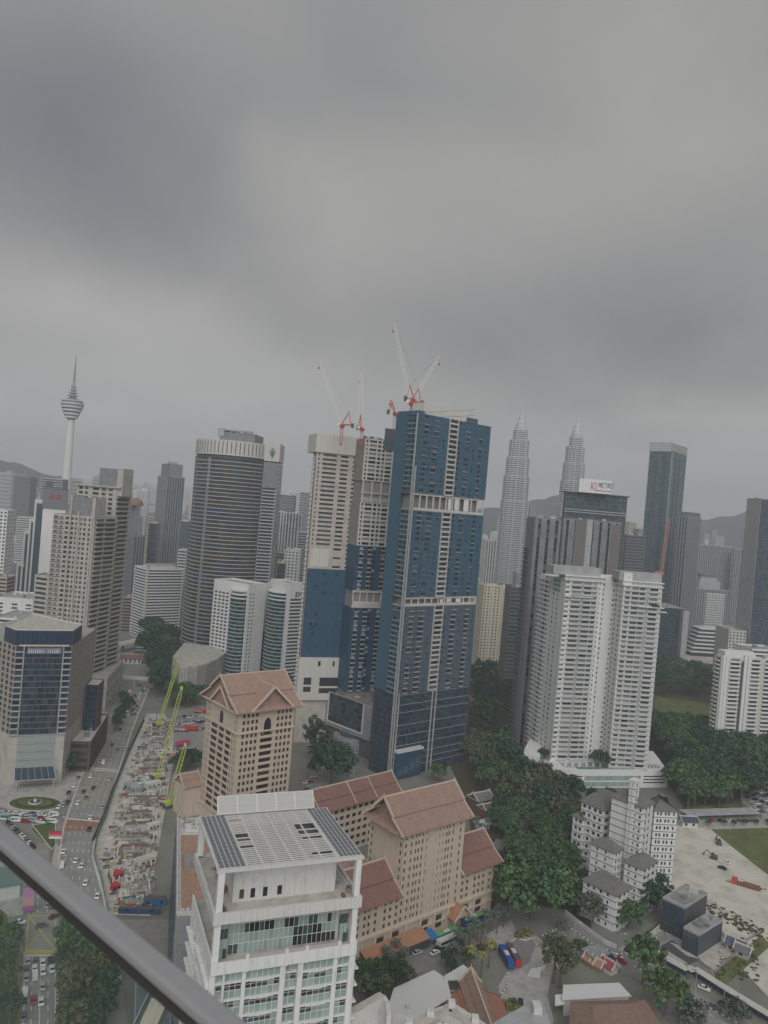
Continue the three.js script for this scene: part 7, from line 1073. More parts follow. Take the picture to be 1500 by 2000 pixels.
for (const [px, py, r] of [[1170, 1478, 6.2], [1062, 1474, 4.4], [1185, 1482, 5]]) { const [x, z] = [sideX(px, py, px < 1100 ? 507 : 503), px < 1100 ? -507 : -503]; tree(x, z, r, r * .9, 'round', 'dark', px < 1100 ? 'roof garden tree at the left of the condominium podium' : 'roof garden tree between the two condominium wings', 'roof garden trees on the condominium podium', 10.7); planted.push([x, z, r]); }
// woods and rows
const GW = 'trees of the wood below the condominium', LW = 'leafy green tree of the wood between blue tower and condominium';
wood([[925, 1420], [1000, 1470], [1025, 1540], [1135, 1570], [1128, 1640], [1010, 1640], [960, 1600], [915, 1530]], 48, [5, 8.5], ['round', 'wide', 'tall'], ['dark', 'mid', 'dark', 'olive', 'mid'], LW, GW, .6);
wood([[1040, 1545], [1130, 1565], [1130, 1700], [1060, 1680]], 16, [6, 9], ['feather', 'big'], ['olive', 'mid', 'olive'], 'tall feathery olive tree left of the stepped apartments', 'feathery trees by the stepped apartments', .55);
wood([[920, 1330], [1000, 1330], [1005, 1440], [930, 1440]], 20, [7, 10], ['round', 'wide', 'tall'], ['dark', 'dark', 'mid'], 'dark tree right behind the blue tower', 'dark trees behind the blue tower', .6);
wood([[985, 1660], [1090, 1670], [1145, 1740], [1165, 1820], [1100, 1775], [1060, 1770], [1000, 1750]], 24, [4.2, 7], ['round', 'wide', 'layered'], ['mid', 'dark', 'bright', 'mid'], 'garden tree right of the huge rain tree', 'garden trees behind the rain tree', .62);
wood([[1010, 1560], [1090, 1610], [1080, 1660], [985, 1650], [960, 1620]], 14, [3, 5], ['round', 'wide'], ['grey', 'mid', 'dark'], 'small garden tree among the bungalows', 'small garden trees among the bungalows');
wood([[1275, 1455], [1400, 1470], [1510, 1480], [1510, 1545], [1450, 1570], [1380, 1560], [1310, 1510]], 40, [7, 10.5], ['wide', 'layered', 'round', 'big'], ['mid', 'dark', 'mid', 'dark'], 'broad crowned tree of the wood right of the condominium', 'trees of the wood right of the condominium', .58);
wood([[1310, 1530], [1450, 1575], [1340, 1588]], 14, [7, 10], ['layered', 'wide'], ['mid', 'bright', 'mid'], 'flat layered tree at the near edge of the right wood', 'layered trees at the edge of the right wood', .55);
wood([[1270, 1420], [1400, 1438], [1400, 1475], [1275, 1465]], 30, [6, 9], ['wide', 'round'], ['dark', 'dark', 'mid'], 'dark tree at the back of the right wood', 'dark trees at the back of the right wood', .6);
wood([[1278, 1300], [1340, 1312], [1400, 1330], [1405, 1368], [1280, 1362]], 24, [7, 11.5], ['wide', 'round'], ['dark', 'mid', 'dark'], 'park tree beyond the lawn at right', 'park trees beyond the lawn', .6);
wood([[280, 1248], [330, 1255], [345, 1285], [330, 1300], [285, 1300]], 12, [10, 14], ['round', 'wide'], ['dark', 'dark', 'mid'], 'dark tree before the banded office', 'dark trees before the banded office', .6);
wood([[296, 1310], [330, 1310], [330, 1368], [305, 1372]], 10, [8, 11], ['round', 'tall'], ['dark', 'dark'], 'dark tree right of the boulevard below the footbridge', 'dark trees by the footbridge', .6);
wood([[372, 1268], [418, 1272], [415, 1300], [380, 1300]], 8, [8, 11], ['round'], ['dark'], 'dark tree on the ribbed hall forecourt', 'dark trees at the ribbed hall', .6);
wood([[330, 1362], [400, 1368], [398, 1385], [335, 1385]], 10, [5, 7], ['round', 'wide'], ['mid', 'dark'], 'green tree along the ribbed hall car park', 'green trees at the hall car park', .6);
wood([[110, 1872], [204, 1885], [204, 2050], [108, 2050]], 24, [4.2, 6.4], ['round', 'layered', 'tall'], ['dark', 'mid', 'dark', 'olive'], 'tree of the planted strip between the roads', 'trees of the planted strip between the roads', .6);
wood([[-40, 1840], [26, 1860], [26, 2040], [-60, 2040]], 10, [3, 5], ['round'], ['dark', 'mid'], 'tree on the verge at the bottom left edge', 'trees on the bottom left verge', .7);
wood([[500, 1330], [560, 1330], [585, 1400], [560, 1420], [500, 1380]], 14, [4, 6], ['round', 'wide'], ['olive', 'mid', 'dark'], 'tree behind the tan tower roof', 'trees behind the tan tower', .7);
wood([[240, 1362], [262, 1365], [240, 1420], [222, 1430]], 7, [3, 4.4], ['round'], ['dark', 'mid'], 'boulevard tree in the left planting strip', 'boulevard trees at the left strip', .7);
wood([[700, 1925], [760, 1905], [800, 1935], [740, 1975], [690, 1985]], 16, [3, 5], ['round', 'wide', 'layered'], ['dark', 'mid', 'dark', 'olive'], 'dense tree beside the white canopy roof', 'dense trees beside the white canopy', .6);
wood([[860, 1880], [905, 1862], [925, 1890], [880, 1915]], 5, [2.2, 3.4], ['round'], ['dark', 'mid'], 'small tree by the hotel drive', 'small trees by the hotel drive', .7);
for (const [px, py] of [[1345, 1612], [1376, 1611], [1395, 1612], [1415, 1611], [1440, 1610], [1462, 1610]]) { const p = gp(px + 40, py + 3); tree(p[0], p[1], 1.7, 1.9, 'round', 'mid', 'small clipped tree along the shed car park', 'small clipped trees at the shed'); }
wood([[1140, 1566], [1215, 1570], [1225, 1585], [1150, 1588]], 5, [3, 4.2], ['round', 'tall', 'wide'], ['dark', 'mid'], 'tree between podium and stepped apartments', 'trees between podium and stepped apartments', .6);
// shrubs
function shrub(px, py, r, leaf, label, group) { const p = gp(px, py), q = castsShadow(new THREE.Mesh(pick(CROWN.round), LEAF[leaf])); q.position.set(p[0], r * .5, p[1]); q.scale.set(r, r * .8, r); q.rotation.y = rr(0, 6); q.name = numbered('shrub'); q.userData = { label, category: 'shrub', group }; scene.add(q); }
for (const [px, py, r, l] of [[1130, 1855, 2.8, 'bright'], [1118, 1858, 2, 'bright'], [1140, 1852, 2, 'mid'], [988, 1975, 2.6, 'yellow'], [1002, 1970, 2.2, 'bright'], [980, 1985, 2.6, 'bright'], [1010, 1980, 2, 'yellow'], [1015, 1835, 2.2, 'yellow'], [1030, 1830, 2.4, 'yellow'], [960, 1855, 2.4, 'yellow'], [940, 1860, 2, 'olive']]) shrub(px, py, r, l, `${WORD[l] ?? 'yellow'} low shrub, ${r > 2.3 ? 'larger' : 'smaller'}, ${px > 1100 ? 'on the round island' : py > 1900 ? 'beside the gabled hall' : px > 1000 ? 'above the bus bay' : 'among the palms'}`, 'ornamental shrubs of the forecourt');
// grass tufts of the sand edge
{ const g = []; reseed(812); const inst = new THREE.InstancedMesh(CROWN.round[0], LEAF.olive, 260); inst.name = 'scrub_patches'; inst.userData = { label: 'straggly green scrub along the edge of the sandy ground', category: 'scrub', kind: 'stuff' }; const m = new THREE.Matrix4(); for (let i = 0; i < 260; i++) { const t = rnd(), p = i < 170 ? gp(1375 + t * 120 + rr(-14, 14), 1770 + t * 60 + rr(-10, 10)) : gp(1400 + rnd() * 90, 1925 - rnd() * 85 + rr(-6, 6)), r = rr(.25, .85); m.makeScale(r, r * .7, r).setPosition(p[0], r * .3, p[1]); inst.setMatrixAt(i, m); } scene.add(inst); castsShadow(inst); }
// ---------------------------------------------------------------- palms
const frondGeo = (() => { const g = new Geo(); reseed(821); for (let i = 0; i < 22; i++) { const a = i * 2.4, el = rr(.1, 1.1), L = rr(.8, 1.1); let px = 0, py = 0, pz = 0; for (let k = 0; k < 4; k++) { const e = el - k * .55, nx = px + Math.cos(a) * Math.cos(e) * L / 4, ny = py + Math.sin(e) * L / 4, nz = pz + Math.sin(a) * Math.cos(e) * L / 4, w = [.10, .17, .15, .08][k], w2 = [.17, .15, .08, .01][k], sx = -Math.sin(a), sz = Math.cos(a); g.color(...[1, 1, 1].map(() => rr(.8, 1.2))); g.quad([px - sx * w, py - .03, pz - sz * w], [px + sx * w, py - .03, pz + sz * w], [nx + sx * w2, ny - .03, nz + sz * w2], [nx - sx * w2, ny - .03, nz - sz * w2]); px = nx; py = ny; pz = nz; } } return g.build(); })();
function palm(px, py, h, r, leaf, label, group) { const p = gp(px, py), o = new THREE.Group(); o.name = numbered('palm_tree'); o.position.set(p[0], 0, p[1]); o.rotation.y = rr(0, 6); o.userData = { label, category: 'palm', group }; const t = castsShadow(new THREE.Mesh(trunkStraight, M.trunk)); t.name = 'trunk'; t.scale.set(1, h, 1); o.add(t); const c = castsShadow(new THREE.Mesh(frondGeo, LEAF[leaf])); c.name = 'crown'; c.position.y = h; c.scale.setScalar(r); o.add(c); scene.add(o); }
const trunkStraight = new Geo().cyl(0, 0, 0, 1, .26, .2, 8).build();
reseed(822);
for (let i = 0; i < 16; i++) palm(885 + i * 7 + rr(-3, 3), 1880 - i * 5 + rr(-14, 10), rr(6.5, 9), rr(2.6, 3.4), pick(['mid', 'grey', 'grey']), `${'first second third fourth fifth sixth seventh eighth ninth tenth eleventh twelfth thirteenth fourteenth fifteenth sixteenth'.split(' ')[i]} fan palm from the left in the hotel drive grove`, 'fan palms along the hotel drive');
for (const [px, py, h] of [[918, 1905, 9], [940, 1915, 8.5], [955, 1895, 9.5]]) palm(px, py, h, 3.4, 'yellow', 'pale dry-looking palm by the red gabled roof', 'pale palms by the gabled roof');
for (const [px, py] of [[752, 1895], [772, 1880], [762, 1905], [788, 1898]]) palm(px, py, 7, 3.2, 'grey', 'feather palm beside the hotel drive entrance', 'feather palms at the drive entrance');
for (const [px, py] of [[1078, 1850], [1100, 1822]]) palm(px, py, 3.4, 4.2, 'grey', 'squat grey palm on the lawn corner', 'squat palms on the lawn corner');
palm(1336, 1612, 6, 2.2, 'dark', 'lone slim palm at the left end of the shed', 'lone palm');
for (const [px, py] of [[940, 1640], [952, 1630], [930, 1625]]) palm(px, py, 7, 3, 'grey', 'palm among the bungalows behind the hotel', 'palms among the bungalows');
// ---------------------------------------------------------------- vehicles
const carBody = (() => { const s = new THREE.Shape([[-2.15, .3], [-2.2, .62], [-2.05, .88], [-1.2, .95], [1.2, .95], [2.0, .82], [2.18, .6], [2.15, .3]].map(q => new THREE.Vector2(...q))); const g = new THREE.ExtrudeGeometry(s, { depth: 1.5, bevelEnabled: true, bevelThickness: .13, bevelSize: .05, bevelSegments: 1, curveSegments: 1 }); g.translate(0, 0, -.75); return g; })();
const carCabin = (() => { const s = new THREE.Shape([[-1.75, .94], [-1.15, 1.4], [.35, 1.42], [1.1, .94]].map(q => new THREE.Vector2(...q))); const g = new THREE.ExtrudeGeometry(s, { depth: 1.36, bevelEnabled: false }); g.translate(0, 0, -.68); return g; })();
const carRoof = new THREE.BoxGeometry(1.45, .08, 1.3).translate(-.4, 1.44, 0), wheelGeo = new THREE.CylinderGeometry(.32, .32, .22, 10).rotateX(Math.PI / 2);
const vanBody = (() => { const s = new THREE.Shape([[-2.5, .35], [-2.5, 1.95], [1.5, 1.95], [2.1, 1.15], [2.5, 1.0], [2.5, .35]].map(q => new THREE.Vector2(...q))); const g = new THREE.ExtrudeGeometry(s, { depth: 1.6, bevelEnabled: true, bevelThickness: .1, bevelSize: .04, bevelSegments: 1 }); g.translate(0, 0, -.8); return g; })(), vanGlass = new THREE.BoxGeometry(3.4, .5, 1.84).translate(-.4, 1.55, 0);
const paint = { white: mat('carWhite', .68, .68, .67, { rough: .3 }), silver: mat('carSilver', .38, .39, .40, { rough: .3 }), grey: mat('carGrey', .13, .135, .14, { rough: .3 }), black: mat('carBlack', .018, .018, .02, { rough: .25 }), red: mat('carRed', .32, .02, .025, { rough: .3 }), blue: mat('carBlue', .03, .06, .17, { rough: .3 }), brown: mat('carBrown', .09, .05, .035, { rough: .3 }), teal: mat('carTeal', .10, .26, .25, { rough: .3 }), yellow: mat('carYellow', .5, .36, .05, { rough: .35 }) };
function car(px, py, heading, colour, where, van) { // heading: radians, 0 along +x
  const p = gp(px, py), o = new THREE.Group(); o.name = numbered(van ? 'van' : 'car'); o.position.set(p[0], .13, p[1]); o.rotation.y = heading; o.userData = { label: `${colour} ${van ? 'van' : 'car'} ${where}`, category: van ? 'van' : 'car', group: `${colour} ${van ? 'vans' : 'cars'} ${where}` };
  const add = (n, g, m, x = 0, y = 0, z = 0) => { const q = castsShadow(new THREE.Mesh(g, m)); q.name = n; q.position.set(x, y, z); o.add(q); };
  if (van) { add('body', vanBody, paint[colour]); add('windows', vanGlass, G.dark); } else { add('body', carBody, paint[colour]); add('windows', carCabin, G.dark); add('roof', carRoof, paint[colour]); } for (const x of [-1.35, 1.35]) for (const z of [-.72, .72]) add('wheel', wheelGeo, M.rubber, x, .32, z); scene.add(o); return o;
}
reseed(831);
const roadDir = (a, b) => { const p = gp(...a), q = gp(...b); return Math.atan2(-(q[1] - p[1]), q[0] - p[0]); };
const bd = roadDir([150, 1640], [190, 1500]), qd = roadDir([75, 1990], [75, 1870]);
const CW = ['white', 'white', 'silver', 'white', 'silver', 'grey', 'black', 'white', 'red', 'blue'];
// queue below the box junction
for (const [px, py, c, v] of [[50, 1885, 'silver'], [65, 1885, 'grey'], [80, 1888, 'white'], [95, 1884, 'black'], [64, 1900, 'white'], [80, 1905, 'white'], [98, 1900, 'white'], [47, 1902, 'grey'], [47, 1918, 'silver'], [64, 1915, 'white', 1], [79, 1935, 'silver'], [44, 1950, 'white', 1], [61, 1962, 'red'], [76, 1965, 'white'], [41, 1995, 'grey']]) car(px, py, qd + rr(-.03, .03), c, 'in the queue below the yellow box junction', v);
for (const [px, py, c, h] of [[78, 1815, 'grey', .45], [103, 1797, 'brown', .9], [35, 1808, 'white', .1], [106, 1776, 'grey', .8], [95, 1775, 'silver', 1.2]]) car(px, py, h, c, h < .2 ? 'entering beside the yellow box junction' : 'crossing at the yellow box junction');
// boulevard
for (const [px, py, c, v] of [[121, 1668, 'white'], [145, 1686, 'white'], [156, 1696, 'white'], [118, 1696, 'white', 1], [164, 1730, 'white'], [187, 1756, 'white'], [172, 1624, 'black'], [174, 1601, 'white'], [196, 1580, 'silver'], [149, 1572, 'white'], [166, 1562, 'grey'], [161, 1550, 'black'], [180, 1543, 'black'], [211, 1525, 'silver'], [175, 1520, 'white'], [200, 1493, 'white', 1], [191, 1490, 'silver'], [228, 1467, 'grey'], [217, 1458, 'black'], [241, 1466, 'silver'], [233, 1428, 'black'], [222, 1430, 'grey']]) car(px, py, bd + rr(-.05, .05), c, 'driving on the wide boulevard', v);
for (let i = 0; i < 46; i++) { const t = rnd(), py = 1338 + t * 62, l = 252 - t * 32, px = rr(l, l + 48 - t * 8); car(px, py, bd + rr(-.06, .06), pick(CW), t < .33 ? 'in far traffic just before the footbridge' : t < .66 ? 'in far traffic beside the stone tower' : 'in far traffic nearest the yellow bars', rnd() < .15); }
for (const [px, py, c] of [[113, 1580, 'white'], [121, 1577, 'silver'], [130, 1571, 'black'], [132, 1552, 'black'], [143, 1538, 'white'], [151, 1522, 'grey'], [168, 1490, 'white'], [176, 1478, 'grey'], [183, 1468, 'silver']]) car(px, py, bd - .15, c, 'along the kerb outside the corner hotel');
for (let i = 0; i < 34; i++) { const t = i / 34, px = -6 + t * 112 + rr(-3, 3), py = 1592 + (i % 3) * 6 + t * 6 + rr(-2, 2); car(px, py, roadDir([20, 1600], [100, 1606]) + rr(-.12, .12), pick(['white', 'silver', 'yellow', 'teal', 'white', 'grey', 'blue', 'red', 'teal', 'white']), `in the jam before the hotel garden, ${t < .33 ? 'left' : t < .66 ? 'middle' : 'right'} part, ${['back', 'middle', 'front'][i % 3]} file`, rnd() < .2); }
for (let i = 0; i < 10; i++) { const t = i / 9; car(14 + t * 46, 1612 + t * 46, roadDir([14, 1612], [60, 1658]), i % 3 === 1 ? 'grey' : pick(['white', 'silver', 'black']), 'parked along the slanting lane above the railing'); }
// car parks
for (let i = 0; i < 42; i++) { const a = i % 14, b = Math.floor(i / 14); car(346 + a * 3.6 + b * 2 + rr(-1, 1), 1404 + b * 12 - a * .3 + rr(-1.5, 1.5), rr(-.2, .2) + .9, pick(CW), `parked in the ${['far', 'middle', 'near'][b]} row beyond the green crane`); }
for (const [px, py, c] of [[598, 1532, 'white'], [605, 1531, 'red'], [618, 1540, 'silver'], [600, 1545, 'grey'], [612, 1520, 'white']]) car(px, py, .6, c, 'parked behind the tan tower');
for (let r = 0; r < 6; r++) for (let i = 0; i < 9; i++) { const px = 1458 + i * 9 + r * 5, py = 1552 + r * 8 - i * 3.2; car(px, py, .35 + (r % 2) * .1, pick(['black', 'grey', 'white', 'silver', 'black', 'blue']), `in the ${['back', 'fifth', 'fourth', 'third', 'second', 'front'][r]} row of the packed car park at right`); }
for (const [px, c] of [[1392, 'red'], [1410, 'black'], [1430, 'white'], [1448, 'grey'], [1458, 'black'], [1474, 'grey']]) car(px, 1607, 0, c, 'under the long shed roof');
for (const [px, py, c, h, w] of [[1248, 1838, 'black', .8, 'turning in by the charcoal office drive'], [1192, 1872, 'blue', -.6, 'at the guard house'], [1208, 1876, 'white', -.7, 'at the guard house'], [1215, 1884, 'red', -.7, 'at the guard house'], [1378, 1938, 'white', -.65, 'on the road at the bottom right'], [1418, 1970, 'brown', -.65, 'on the road at the bottom right'], [1398, 1975, 'grey', -.65, 'on the road at the bottom right'], [815, 1868, 'silver', .7, 'on the hotel drive below the orange walk'], [856, 1860, 'black', .7, 'on the hotel drive below the orange walk'], [850, 1868, 'white', .7, 'on the hotel drive below the orange walk'], [1419, 1689, 'white', 2.4, 'on the sandy ground'], [1413, 1700, 'black', 2.4, 'on the sandy ground'], [1018, 1967, 'black', 1.4, 'beside the gabled roof forecourt']]) car(px, py, h, c, w);
// buses
function bus(px, py, heading, m, roof, label) { const p = gp(px, py), T = new Thing('bus', label, 'bus', p, null, .1); const g = (n, mm) => T.g(n, mm).set(p[0], .1, p[1], heading); g('body', m).box(-5.8, 5.8, .45, 3.1, -1.25, 1.25); g('roof', roof).box(-5.6, 5.6, 3.1, 3.3, -1.15, 1.15); g('roof_unit', M.whiteOld).box(-1.6, 1.2, 3.3, 3.55, -.8, .8); for (const s of [-1, 1]) g('side_windows', G.dark).box(-5.3, 5.2, 1.6, 2.6, s > 0 ? 1.251 : -1.31, s > 0 ? 1.31 : -1.251); g('windscreen', G.dark).box(5.801, 5.86, 1.2, 2.8, -1.1, 1.1); for (const x of [-3.6, 3.7]) for (const z of [-1.15, 1.15]) T.solo('wheel', wheelGeo, M.rubber, [p[0] + x * Math.cos(heading) + z * Math.sin(heading), .62, p[1] - x * Math.sin(heading) + z * Math.cos(heading)], heading, [1.5, 1.5, 1.5]); T.done(); }
bus(872, 1838, .70, M.blueP, M.green, 'coach with green roof on the drive below the hotel porch'); bus(925, 1808, .70, M.blueP, M.green, 'coach with green and blue paint nearer the hotel porch'); bus(989, 1882, 1.75, M.blueP, M.blueP, 'dark blue coach parked in the bus bay'); bus(1003, 1878, 1.75, M.red, M.greyD, 'red coach parked beside the blue one'); bus(876, 1849, .70, M.whiteOld, M.whiteOld, 'white coach half hidden by the palms');
// ---------------------------------------------------------------- building site on the boulevard
{
  reseed(901);
  const left = px2([[283, 1398], [257, 1456], [223, 1541], [206, 1594], [186, 1641], [180, 1677], [194, 1720], [208, 1788]]);
  const T = new Thing('site_hoarding', 'turquoise site hoarding with planted strip along the boulevard', 'fence', left[3]);
  for (let i = 0; i < left.length - 1; i++) { const a = left[i], b = left[i + 1], L = dist2(a, b), n = Math.max(1, Math.round(L / 3)), yaw = yawOf(a, b); for (let k = 0; k < n; k++) { const p = lerp2(a, b, (k + .5) / n); T.solo('hoarding_panel', unitBox, pick([M.turq, M.turq, mat('turq2', .14, .25, .24), M.greyL]), [p[0], 1.35, p[1]], yaw, [L / n - .08, 2.5, .1]); } }
  const g = T.g('barrier_base', M.concreteL); for (let i = 0; i < left.length - 1; i++) { const a = left[i], b = left[i + 1]; g.beam([a[0] - .5, .35, a[1]], [b[0] - .5, .35, b[1]], .6, .7); } T.done();
  const H = new Geo(); for (let i = 0; i < 4; i++) { const a = px2([[285, 1410], [258, 1468], [226, 1548], [209, 1600], [189, 1646]]); H.beam([a[i][0] - 2.2, .6, a[i][1]], [a[i + 1][0] - 2.2, .6, a[i + 1][1]], 1.3, 1.1); } single('hedge', H, mat('hedgeS', .035, .06, .025, { tex: grassT, m: 3 }), 'narrow clipped hedge on the road side of the hoarding', 'hedge');
  // the works: trench deck of steel beams, slabs, formwork, stacks
  const S = (t, s) => { const rows = [[1402, 290, 330], [1440, 272, 334], [1500, 250, 328], [1560, 226, 320], [1620, 206, 312], [1680, 192, 304], [1740, 205, 298], [1788, 214, 292]]; const k = t * (rows.length - 1), i = Math.min(rows.length - 2, Math.floor(k)), f = k - i, y = rows[i][0] + (rows[i + 1][0] - rows[i][0]) * f, l = rows[i][1] + (rows[i + 1][1] - rows[i][1]) * f, r = rows[i][2] + (rows[i + 1][2] - rows[i][2]) * f; return gp(l + (r - l) * s, y); };
  const dirAt = (t) => { const a = S(Math.max(0, t - .03), .5), b = S(Math.min(1, t + .03), .5); return yawOf(a, b); };
  const deck = new Thing('trench_deck', 'steel and concrete deck of the open underground works', 'structure', S(.4, .5));
  for (let i = 0; i < 46; i++) { const t = .12 + .62 * i / 46, p = S(t, .58), w = dist2(S(t, .3), S(t, .86)), yw = dirAt(t) + Math.PI / 2; deck.solo('deck_beam', unitBox, pick([M.concreteD, M.concreteL, M.rust, M.greyL, mat('steelBrown', .17, .14, .12)]), [p[0] + rr(-1, 1), .5 + rr(0, .6), p[1]], yw, [w * rr(.5, .95), .7, rr(.5, 1.3)]); }
  for (let i = 0; i < 30; i++) { const t = rr(.1, .98), p = S(t, rr(.25, .95)), yw = dirAt(t); deck.solo('slab', unitBox, pick([M.concreteL, M.dust, M.whiteOld, M.concreteD]), [p[0], rr(.2, .6), p[1]], yw + rr(-.1, .1), [rr(3, 8), rr(.3, 1), rr(2.5, 6)]); }
  for (let i = 0; i < 12; i++) { const t = .3 + i * .055, p = S(t, i % 2 ? .3 : .9), yw = dirAt(t); deck.solo('retaining_wall', unitBox, M.concreteL, [p[0], .9, p[1]], yw, [9, 1.8, .6]); } deck.done();
  const D = new Geo(); for (let i = 0; i < 950; i++) { const t = Math.pow(rnd(), 1.1) * .97 + .02, s = rr(.08, .98), p = S(t, s), v = Math.pow(rnd(), .8) * .45 + .05, warm = rr(.78, .98); D.set(p[0], .05, p[1], dirAt(t) + (rnd() < .5 ? 0 : Math.PI / 2) + rr(-.3, .3)); const z = rnd(); D.color(v * 1.03, v, v * warm); if (z < .02) D.color(.30, .06, .05); else if (z < .04) D.color(.38, .33, .12); else if (z < .055) D.color(.07, .12, .2); const w = rr(.3, 2.6), h = rr(.15, 1.5), d = rr(.2, 1.4); D.box(-w, w, 0, h, -d / 2, d / 2); if (rnd() < .2) { D.color(v * .6, v * .5, v * .4); for (let k = 0; k < 5; k++) D.box(-w, w, h + .02, h + .1, -d / 2 + k * d / 5, -d / 2 + k * d / 5 + .06); } }
  const q = castsShadow(new THREE.Mesh(D.build(), mat('debris', 1, 1, 1, { vc: true }))); q.name = 'site_materials'; q.userData = { label: 'scattered formwork, rebar, stacks and rubble covering the building site', category: 'materials', kind: 'stuff' }; scene.add(q);
  // cabins and containers
  const cab = (px, py, w, h, d, m, roof, yaw, label, group) => { const p = gp(px, py), T2 = new Thing('site_cabin', label, 'cabin', p, group), f = g2 => g2.set(p[0], 0, p[1], yaw); f(T2.g('body', m)).box(-w / 2, w / 2, .2, h, -d / 2, d / 2); f(T2.g('roof', roof)).box(-w / 2 - .15, w / 2 + .15, h, h + .2, -d / 2 - .15, d / 2 + .15); f(T2.g('door', M.greyD)).box(-.5, .5, .2, 2.2, d / 2 + .002, d / 2 + .05); for (const x of [-w * .3, w * .3]) f(T2.g('window', G.dark)).box(x - .6, x + .6, 1.1, 2, d / 2 + .002, d / 2 + .05); T2.done(); };
  cab(300, 1466, 7, 3, 5, M.whiteOld, M.greyL, .9, 'pale cabin at the far end of the site'); cab(296, 1540, 9, 3.2, 4, M.concreteL, M.whiteOld, .8, 'white roofed cabin beside the middle green crane'); cab(258, 1545, 12, 3, 4.5, mat('cabGrey', .3, .31, .34), M.greyL, -.7, 'row cabin across the middle of the works'); cab(297, 1622, 6, 3, 3, M.whiteOld, M.whiteOld, .8, 'small white cabin near the orange roofed block'); cab(283, 1690, 8, 3, 4, M.concreteL, M.dust, .8, 'pale container at the near end of the site'); cab(222, 1742, 3, 2.6, 3, M.red, M.red, .8, 'red tool box beside the site fence', 'red boxes on the site'); cab(228, 1718, 3, 2.6, 3, M.red, M.red, .8, 'red skip behind the red tool box', 'red boxes on the site'); cab(300, 1770, 9, 2.6, 3, M.blueTarp, M.greyD, .2, 'blue sheeted store at the near end of the site'); cab(270, 1788, 16, 2.2, 1.4, mat('navy', .03, .06, .15), M.greyD, .12, 'navy blue hoarding shed closing the near end of the site');
  // trucks on the car park
  const truck = (px, py, yaw, m, bedm, label) => { const p = gp(px, py), T2 = new Thing('truck', label, 'truck', p), f = g2 => g2.set(p[0], 0, p[1], yaw); f(T2.g('chassis', M.greyD)).box(-4.5, 3.2, .7, 1.1, -1.1, 1.1); f(T2.g('cab', m)).box(3.2, 5.2, .8, 3.2, -1.2, 1.2); f(T2.g('windscreen', G.dark)).box(5.201, 5.25, 1.9, 2.9, -1, 1); f(T2.g('bed', bedm)).box(-4.6, 3, 1.1, 2.6, -1.25, 1.25); f(T2.g('boom', m)).beam([2.6, 3, 0], [-5.5, 3.4, 0], .5, .5); for (const x of [-3.4, -2, 3.8]) for (const z of [-1, 1]) T2.solo('wheel', wheelGeo, M.rubber, [p[0] + x * Math.cos(yaw) + z * Math.sin(yaw), .5, p[1] - x * Math.sin(yaw) + z * Math.cos(yaw)], yaw, [1.6, 1.6, 1.6]); T2.done(); };
  truck(372, 1428, .2, M.red, M.red, 'red crane truck parked beyond the green crane'); truck(388, 1394, -.3, M.redSteel, M.orangeSteel, 'rusty red truck at the far side of the crane car park'); truck(352, 1430, .1, M.red, M.greyL, 'red lorry half hidden by the green crane boom'); truck(354, 1458, .9, M.magenta, M.magenta, 'magenta lorry in the middle of the crane car park'); truck(345, 1480, .5, M.whiteOld, mat('orangeT', .5, .3, .2), 'white lorry beside the crane');
}
// crawler cranes with yellow-green lattice booms
function crawler(label, base, tip, dd, w, lean) {
  const p = gp(...base), d = -p[1], t = [sideX(tip[0], tip[1], d + dd), topY(tip[0], tip[1], d + dd), -d - dd], T = new Thing('crawler_crane', label, 'crane', p, 'yellow-green crawler cranes on the site'), f = g => g.set(p[0], 0, p[1], .9);
  for (const z of [-2, 2]) f(T.g('track', M.greyD)).box(-3.4, 3.4, .1, 1.1, z - .45, z + .45); f(T.g('undercarriage', M.greyD)).box(-1.6, 1.6, .6, 1.4, -1.5, 1.5); f(T.g('house', M.limeSteel)).box(-3.6, 2.4, 1.4, 3.6, -1.5, 1.5); f(T.g('cab', M.whiteSteel)).box(1.6, 3.2, 1.5, 3.7, .3, 1.6); f(T.g('counterweight', M.greyD)).box(-4.8, -3.6, 1.4, 3, -1.7, 1.7);
  const g = new Geo(), b = [p[0], 2.4, p[1]]; const L = Math.hypot(t[0] - b[0], t[1] - b[1], t[2] - b[2]); lattice(g, b, t, w, Math.round(L / 2.4)); T.part('boom', g, M.limeSteel); const h = new Geo(); h.box(t[0] - .7, t[0] + .7, t[1] - .2, t[1] + 1.2, t[2] - .7, t[2] + .7); T.part('boom_head', h, M.limeSteel); const r = new Geo(); const m = [p[0] - 3, 9, p[1] - 2]; r.beam([p[0] - 2, 3.4, p[1] - 1], m, .3); r.beam(m, [t[0], t[1], t[2]], .1); T.part('gantry_rope', r, M.greyD); const hk = new Geo(); hk.beam(t, [t[0] + .4, Math.max(4, t[1] * .35), t[2]], .09); hk.box(t[0] - .1, t[0] + .9, Math.max(4, t[1] * .35) - 1.4, Math.max(4, t[1] * .35), t[2] - .4, t[2] + .4); T.part('hook_line', hk, M.greyD); T.done();
}
crawler('bright yellow-green crawler crane in the middle of the site', [307, 1524], [354, 1346], 2, 1.9); crawler('farthest yellow-green crawler crane before the ribbed hall', [309, 1420], [348, 1294], 4, 1.7); crawler('nearest yellow-green crawler crane beside the tan tower', [328, 1578], [361, 1458], 0, 1.9);
